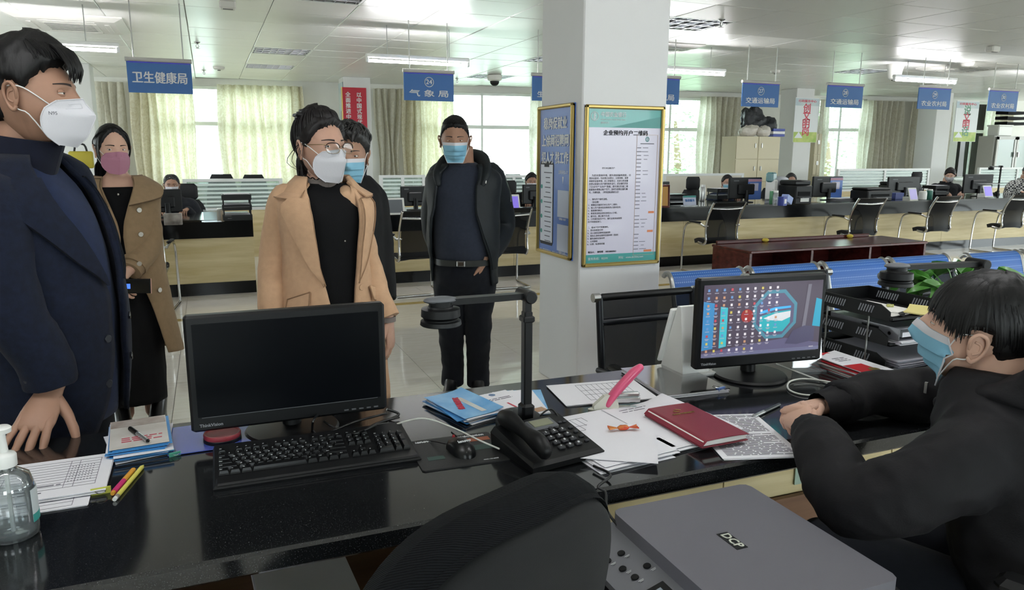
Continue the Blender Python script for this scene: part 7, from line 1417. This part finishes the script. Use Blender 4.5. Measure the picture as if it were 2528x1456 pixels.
# ---- far clerks
def clerk(px, py, Y, label, cl, skin, hm, line, thick, mask=None, pitch=0, yaw=0, tailf=None, lid=.4, k=.98):
    hw = on_y(px, py, Y); LO = (hw.x, Y + .06, 0); RZ = PI - math.atan2(hw.x, Y) * .6; W, D = LC(LO, RZ); z = hw.z
    tr = Torso([(.45, .17, .13, .13), (.62, .175, .13, .13), (z - .36, .185, .13, .12), (z - .22, .19, .11, .115), (z - .17, .14, .08, .09), (z - .12, .075, .06, .065)])
    HT = M.Translation(V(W(tuple(hw)))) @ M.Rotation(yaw, 4, 'Z') @ M.Rotation(pitch, 4, 'X'); arms = [[(s * .195, 0, z - .24), (s * .25, .08, z - .42), (s * .14, .33, .84)] for s in (1, -1)]
    o, surf = body(label, LO, RZ, skin, tr, [(a, [.05, .04, .028]) for a in arms] + [([(s * .09, 0, .48), (s * .1, .4, .5), (s * .1, .42, .06)], [.08, .065, .05]) for s in (1, -1)], ([(0, -.02, z - .17), (0, -.01, z - .12), (0, .01, z - .06)], [.06, .055, .052]), HT, k, [(handM((s * .13, .35, .84), (-s * .3, 1, -.1), (0, 0, 1)), -s, (.4, .5, .3), .05, (.5, .4), .95) for s in (1, -1)], lid=lid, vox=.018)
    hair('hair', HT, k, hm, o, line, thick, .004, 30, int(px), extra=tailf, nu=48, nv=32, locks=70, lockfn=lambda q: (lambda a: (a * .9, 1.0 + .3 * q.random(), a, math.radians(lerp_tab(line, abs(math.degrees(a)))) + .12 + .25 * q.random(), .018, .012, .006))(q.uniform(-2.4, 2.4)))
    if mask: surgical(HT, k, surf, o, mask)
    closed_garment('jacket', tr, cl, o, [([(s * .12, 0, z - .2)] + a, [.06, .075, .066, .05]) for s, a in zip((1, -1), arms)], z0=.46, z1=z - .13, vox=.014, amp=.006, off=.014, seed=int(px)); mb = MB()
    for s in (1, -1): mb.tube([(s * .09, -.02, .49), (s * .1, .38, .51), (s * .1, .42, .46), (s * .1, .42, .08)], [.095, .08, .07, .06], 14, 4)
    mb.obj('trousers', mTROU, o, 60); MB().grid(lambda u, v: (lambda a: V((.085 * math.sin(a), -.01 + .085 * math.cos(a), z - .17 + .06 * v)))(.4 + (2 * PI - .8) * u), 20, 2, .01).obj('collar', cl, o, 70); return o
LM = [(0, 38), (40, 32), (60, 20), (80, 4), (92, 8), (110, -5), (130, -30), (180, -38)]; LW = [(0, 40), (30, 36), (50, 22), (68, 0), (80, -30), (100, -40), (180, -45)]
clerk(424, 458, 9.4, 'clerk in dark grey jacket behind the monitor of the left counter', cloth('charcoal_knit', '#22242a'), mSKT, mHAIRG, LM, lambda a, e: .006 + .008 * max(0, math.sin(e)), mMASKW)
clerk(1312, 450, 9.5, 'clerk in black behind the monitor left of the big pillar', mBLKCL, mSKT, mHAIR, LM, lambda a, e: .008 + .016 * max(0, math.sin(e)), mMASKB)
clerk(1795, 452, 9.6, 'clerk with blue mask nearly hidden behind the first monitor right of the pillar', cloth('navy_far', '#20283c'), mSK, mHAIRB, LM, lambda a, e: .01 + .012 * max(0, math.sin(e)), mMASKB)
clerk(1952, 447, 9.6, 'clerk with grey parted hair behind the white machine', cloth('teal_far', '#27403f'), mSK, mHAIRG, LW, lambda a, e: .012 + .01 * max(0, math.sin(e)))
clerk(2345, 432, 9.3, 'clerk with a short ponytail and white mask looking down at papers', cloth('black_far', '#15161a'), mSKP, mHAIRB, [(0, 30), (30, 24), (50, 14), (68, 2), (84, 0), (100, 0), (125, -25), (180, -38)], lambda a, e: .012 + .012 * max(0, math.sin(e)), mMASKW, pitch=-.3, yaw=-.35, tailf=lambda mb, q, P: [mb.tube([P(PI + .3, -.1, .01), P(PI + .5, .0, .05), P(PI + .6 + .1 * q.random(), -.25, .08 + .03 * q.random())], [.016, .014, .002], 6, 3) for _ in range(14)])
mPLAID = mat('plaid_shirt', '#c9c9c6', .85)
def plaid(m):
    nt = m.node_tree; b = nt.nodes['Principled BSDF']; tc = nt.nodes.new('ShaderNodeTexCoord'); c = nt.nodes.new('ShaderNodeTexChecker'); c.inputs['Scale'].default_value = 34; c.inputs[1].default_value = lin('#b9b9b6'); c.inputs[2].default_value = lin('#25252a'); nt.links.new(tc.outputs['Object'], c.inputs[0]); nt.links.new(c.outputs[0], b.inputs['Base Color'])
plaid(mPLAID)
clerk(2538, 425, 8.95, 'clerk in black and white checked shirt cut by the right edge', mPLAID, mSKP, mHAIR, LM, lambda a, e: .012 + .014 * max(0, math.sin(e)), None, pitch=-.3)
# ---------------------------------------------------------------- what stands on the back counters
CT = .796
def cmon(px0, px1, yt, yb, Y, lab, poster=False, rz=0):
    a, b = on_y(px0, yt, Y), on_y(px1, yt, Y); wd = (b.x - a.x); zt = (a.z + b.z) / 2; zb = on_y((px0 + px1) / 2, yb, Y).z; zb = max(zb, CT + .05); h = zt - zb
    t = thing('monitor', lab, 'monitor', ((a.x + b.x) / 2, Y, CT), rz, 'monitors on the back counters'); z = zb - CT
    MB().box((0, .0, z + h / 2), (wd, .04, h), bev=.008).obj('casing', mBEZ, t); MB().box((0, -.03, z + h * .45), (wd * .5, .04, h * .5), bev=.012).obj('back_bulge', mBEZ, t); bx('screen', (0, .022, z + h / 2), (wd - .03, .003, h - .04), mSCROFF, t)
    bx('maker_plate', (-wd * .3, -.022, z + h * .85), (wd * .16, .003, .014), mGREYP, t); MB().tube([(0, -.045, .01), (0, -.045, z + h * .4)], .03, 10).obj('neck', mBEZ, t, 60); MB().lathe([(.11, 0), (.11, .008), (.03, .014)], (0, -.03, 0), 24).obj('base', mBEZ, t, 40)
    if poster:
        p = MB().box((wd * .27, -.0235, z + h * .44), (wd * .42, .003, h * .98)).obj('blue_notice', mBLUEP, t); bx('notice_header', (wd * .27, -.026, z + h * .86), (wd * .42, .002, h * .12), mat('notice_pink', '#b98a9c', .5), p); bx('pale_square', (wd * .25, -.026, z + h * .55), (wd * .26, .002, h * .36), mPOSTER, p)
    return t
cmon(372, 447, 467, 533, 8.75, 'dark monitor seen from behind on the left counter', rz=.1)
cmon(988, 1058, 459, 512, 8.85, 'dark monitor left of the jacket man on the back counter'); cmon(1290, 1345, 455, 520, 8.7, 'dark monitor hiding a clerk at the left edge of the pillar')
cmon(1612, 1652, 448, 505, 8.7, 'dark monitor at the right edge of the big pillar'); cmon(1800, 1880, 438, 494, 8.75, 'monitor with a blue notice on its back above sign stand, right of the headrest chair', True); cmon(2007, 2080, 435, 492, 8.75, 'monitor with a blue notice on its back beside the white machine', True)
cmon(2193, 2270, 436, 484, 8.95, 'low dark monitor behind the black printers'); cmon(2386, 2446, 430, 478, 8.75, 'dark monitor right of the ponytail clerk', rz=-.15)
def citem(px, py): p = on_z(px, py, CT); return p
def trays(px, py, w_, n, lab, topm=mPAPER, d=.26):
    p = citem(px, py); t = thing('document_tray', lab, 'tray', (p.x, p.y + d / 2, CT), 0, 'document trays on the back counters')
    for k in range(n):
        z = .02 + k * .1; tr = bx('tray', (0, 0, z), (w_, d, .008), mBLK, t); bx('tray_front', (0, -d / 2, z + .025), (w_, .006, .05), mBLK, tr); [bx('tray_side', (s * w_ / 2, 0, z + .025), (.006, d, .05), mBLK, tr) for s in (-1, 1)]
        if k: [bx('post', (s * (w_ / 2 - .01), sy * (d / 2 - .02), z - .05), (.012, .012, .1), mBLK, tr) for s in (-1, 1) for sy in (-1, 1)]
        pp = pile(p.x, p.y + d / 2, .03 * k, w_ - .03, d - .03, 9, '%s papers in the %s' % (('lowest', 'upper', 'topmost')[k], {3: 'tray stack on the left counter', 2: 'tray behind the name plate'}[n] if px < 2000 else 'tray before the ponytail clerk'), z=CT + z + .005, dz=.006, spread=.01)
    return t
trays(588, 548, .27, 3, 'black three tier tray stack at the end of the left counter')
trays(1795, 494, .36, 2, 'black two tier tray with papers behind the name plate'); trays(2325, 483, .33, 2, 'grey two tier tray hiding the ponytail clerk')
def mfp(px, py, w_, d, h, lab, m=mBLK, trayc=True):
    p = citem(px, py); t = thing('printer', lab, 'printer', (p.x, p.y + d / 2, CT), 0, 'printers on the back counters')
    MB().box((0, 0, h * .4), (w_, d, h * .8), bev=.015).obj('body', m, t, 40); MB().box((0, .01, h * .9), (w_ * .96, d * .9, h * .2), bev=.015).obj('lid', m, t, 40); bx('output_slot', (0, -d / 2 - .002, h * .45), (w_ * .7, .01, h * .18), mBLKM, t); bx('output_tray', (0, -d / 2 - .03, h * .3), (w_ * .6, .08, .01), mGREYP, t); bx('label', (w_ * .05, -d / 2 - .004, h * .2), (w_ * .5, .004, h * .16), mWHITE, t); return t
mfp(1983, 505, .3, .35, .33, 'black printer with pale label beside the white machine'); mfp(2172, 497, .5, .34, .2, 'black printer with papers on top behind the second visitor chair from right'); mfp(1668, 503, .46, .3, .13, 'low black and grey machine right of the pillar'); mfp(2225, 485, .42, .3, .24, 'second black printer beside the leaning tablets')
p = citem(1935, 500); t = thing('round_machine', 'white and grey round shouldered machine hiding a clerk', 'machine', (p.x, p.y + .15, CT), .3); MB().loft([[V((x, y, z)) for x, y in [(w_ * math.cos(a), d * math.sin(a)) for a in [i * PI / 12 for i in range(24)]]] for z, w_, d in ((0, .2, .15), (.25, .2, .15), (.34, .17, .13), (.37, .1, .08))]).obj('hood', mat('machine_grey', '#b4b6bd', .4), t, 50); bx('front_panel', (.02, -.145, .17), (.2, .02, .28), mWHITE, t, .01); bx('tank', (-.18, 0, .36), (.12, .12, .14), mat('tank_teal', '#4f7c80', .2), t, .02); bx('side_panel', (-.19, -.02, .18), (.06, .18, .3), mWHITE, t, .02)
def tablet(px, py, lab, col, w_=.17, h=.2, rz=0, es=.0):
    p = citem(px, py); t = thing('tablet', lab, 'tablet', (p.x, p.y + .05, CT), rz, 'leaning tablets on the back counters'); Q = M.Rotation(-.3, 3, 'X'); bx('frame', (0, .02, h / 2), (w_, .015, h), mWHITE, t, .004, Q); m = mat('tablet_' + lab.split()[0], col, .2, emit=col if es else None, es=es); q = Q @ V((0, -.009, 0)); bx('display', (0, .02 + q.y, h / 2 + q.z), (w_ * .84, .002, h * .78), m, t, 0, Q); bx('stand', (0, .09, .03), (w_ * .6, .12, .06), mWHITE, t); return t
tablet(970, 532, 'grey tablet on a white stand behind the beige coat woman', '#6d7177', .3, .19); tablet(1265, 528, 'violet lit tablet behind the jacket man', '#7a6ac8', .24, .22, es=.35); tablet(2262, 497, 'pale violet leaning tablet by the white mug', '#a9a3cf', es=.25); tablet(2447, 488, 'bright violet leaning tablet right of the dark monitor', '#8478d6', .2, es=.4)
p = citem(1706, 509); t = thing('name_plate', 'clear desk name plate with blue characters right of the pillar', 'name plate', (p.x, p.y + .04, CT)); bx('plate', (0, 0, .07), (.2, .012, .13), mat('plate_pale', '#b8bcd0', .3), t, 0, M.Rotation(-.2, 3, 'X')); bx('teal_band', (0, .004, .125), (.2, .012, .025), mTEALD, t, 0, M.Rotation(-.2, 3, 'X')); bx('foot', (0, 0, .006), (.22, .08, .012), mCLEAR, t); text('暂停服务', .038, mBLUESIGN, t, M.Translation((0, -.009, .072)) @ M.Rotation(-.2, 4, 'X') @ FACE, 'lettering', .0015)
def cup(px, py, r, h, m, lab, nm='cup', cat='cup'):
    p = citem(px, py); t = thing(nm, lab, cat, (p.x, p.y + r, CT)); MB().lathe([(r * .9, 0), (r, h * .05), (r, h * .86), (r * .85, h * .9)], n=20).obj('body', m, t, 40); MB().lathe([(r * .9, h * .88), (r * .9, h), (r * .4, h * 1.0)], n=20).obj('lid', mWHITE, t, 40); return t
cup(1737, 497, .04, .24, mSTEEL, 'white and steel thermos flask near the name plate', 'thermos', 'flask'); cup(1906, 503, .025, .2, mat('bottle_green', '#4f8a62', .4), 'slim green and white bottle by the white machine', 'bottle', 'bottle'); cup(1918, 508, .035, .2, mCLEAR, 'clear plastic bottle left of the white machine', 'bottle', 'bottle'); cup(2285, 493, .06, .13, mWHITE, 'white mug on the right counter', 'mug', 'mug'); cup(2300, 491, .045, .15, mat('cup_green', '#2f6a5a', .4), 'dark green cup beside the white mug'); cup(546, 547, .035, .13, mat('pen_tub', '#b9a78f', .4), 'steel pen cup beside the black tray stack', 'pen_cup', 'cup')
p = citem(525, 549); t = thing('acrylic_box', 'clear acrylic box and slip holder on the left counter', 'box', (p.x, p.y + .06, CT)); bx('acrylic_wall', (0, 0, .06), (.16, .004, .12), mCLEAR, t); bx('acrylic_wall', (0, .08, .05), (.16, .004, .1), mCLEAR, t); bx('acrylic_base', (0, .03, .003), (.2, .12, .006), mCLEAR, t)
p = citem(428, 556); tag(bx('marble_block', (p.x, p.y + .04, CT + .055), (.16, .05, .11), mat('marble', '#a9a29c', .3, col2='#5a534e', vscale=10), None, .004), 'grey veined marble block at the left counter front', 'block')
p = citem(1946, 508); t = thing('blue_box', 'blue tissue box with pale flap before the white machine', 'box', (p.x, p.y + .08, CT), .3); bx('box_body', (-.06, 0, .06), (.1, .1, .12), mBINDER, t, .004); bx('box_flap', (.06, 0, .08), (.14, .1, .1), mat('flap_blue', '#8d9fd0', .5), t, .004, M.Rotation(.4, 3, 'Y')); bx('pale_panel', (-.06, -.052, .06), (.05, .003, .06), mPAPER, t)
p = citem(2195, 492); t = thing('acrylic_stand', 'slanted clear leaflet stand by the black printers', 'stand', (p.x, p.y + .05, CT)); bx('panel', (0, 0, .07), (.18, .01, .14), mat('stand_blue', '#9aa6bd', .2), t, 0, M.Rotation(-.35, 3, 'X')); bx('foot', (0, .03, .004), (.18, .1, .008), mCLEAR, t)
p = citem(2222, 492); tag(bx('card_box', (p.x, p.y + .05, CT + .05), (.18, .08, .1), mat('card_box_blue', '#4a5690', .5), None, .004), 'small dark blue card box by the leaning tablet', 'box')
p = citem(1648, 513); t = thing('certificate', 'gold framed certificate leaning at the right edge of the pillar', 'certificate', (p.x - .12, p.y + .05, CT), -.5); bx('frame', (0, 0, .15), (.3, .02, .3), mREDWOOD, t, .004, M.Rotation(-.3, 3, 'X')); bx('sheet', (0, -.012, .15), (.25, .006, .25), mat('certificate_gold', '#b98a4a', .5), t, 0, M.Rotation(-.3, 3, 'X'))
pile(citem(2110, 497).x, 8.6, .1, .4, .25, 5, 'flat folders on the counter behind the second visitor chair', z=CT, dz=.008); pile(citem(1905, 497).x + .3, 8.5, .05, .5, .3, 2, 'loose tan sheet at the edge of the right counter', z=CT, m=mat('sheet_tan', '#c9bd9f', .7))
pile(citem(2180, 470).x, 8.68, .1, .4, .26, 3, 'white papers lying on the black printer', z=CT + .203, dz=.004)
p = citem(2455, 480); t = doc_camera('black and silver document camera stand on the far right counter', (p.x, 8.95, CT), 0, .45, .25)
bx('keyboard_far', (0, 0, 0), (.4, .14, .02), mBLK, None, .004); k = bpy.data.objects['keyboard_far']; k.name = 'keyboard'; k.location = (citem(1308, 525).x, 8.5, CT + .012); tag(k, 'black keyboard on the counter before the pillar edge clerk', 'keyboard'); bx('key_field', (0, 0, .011), (.36, .1, .003), mKEY, k)
plant('small green pothos on the counter behind the jacket man', citem(1253, 520).x, 8.75, CT, .11, 26, .11, 9, .26)
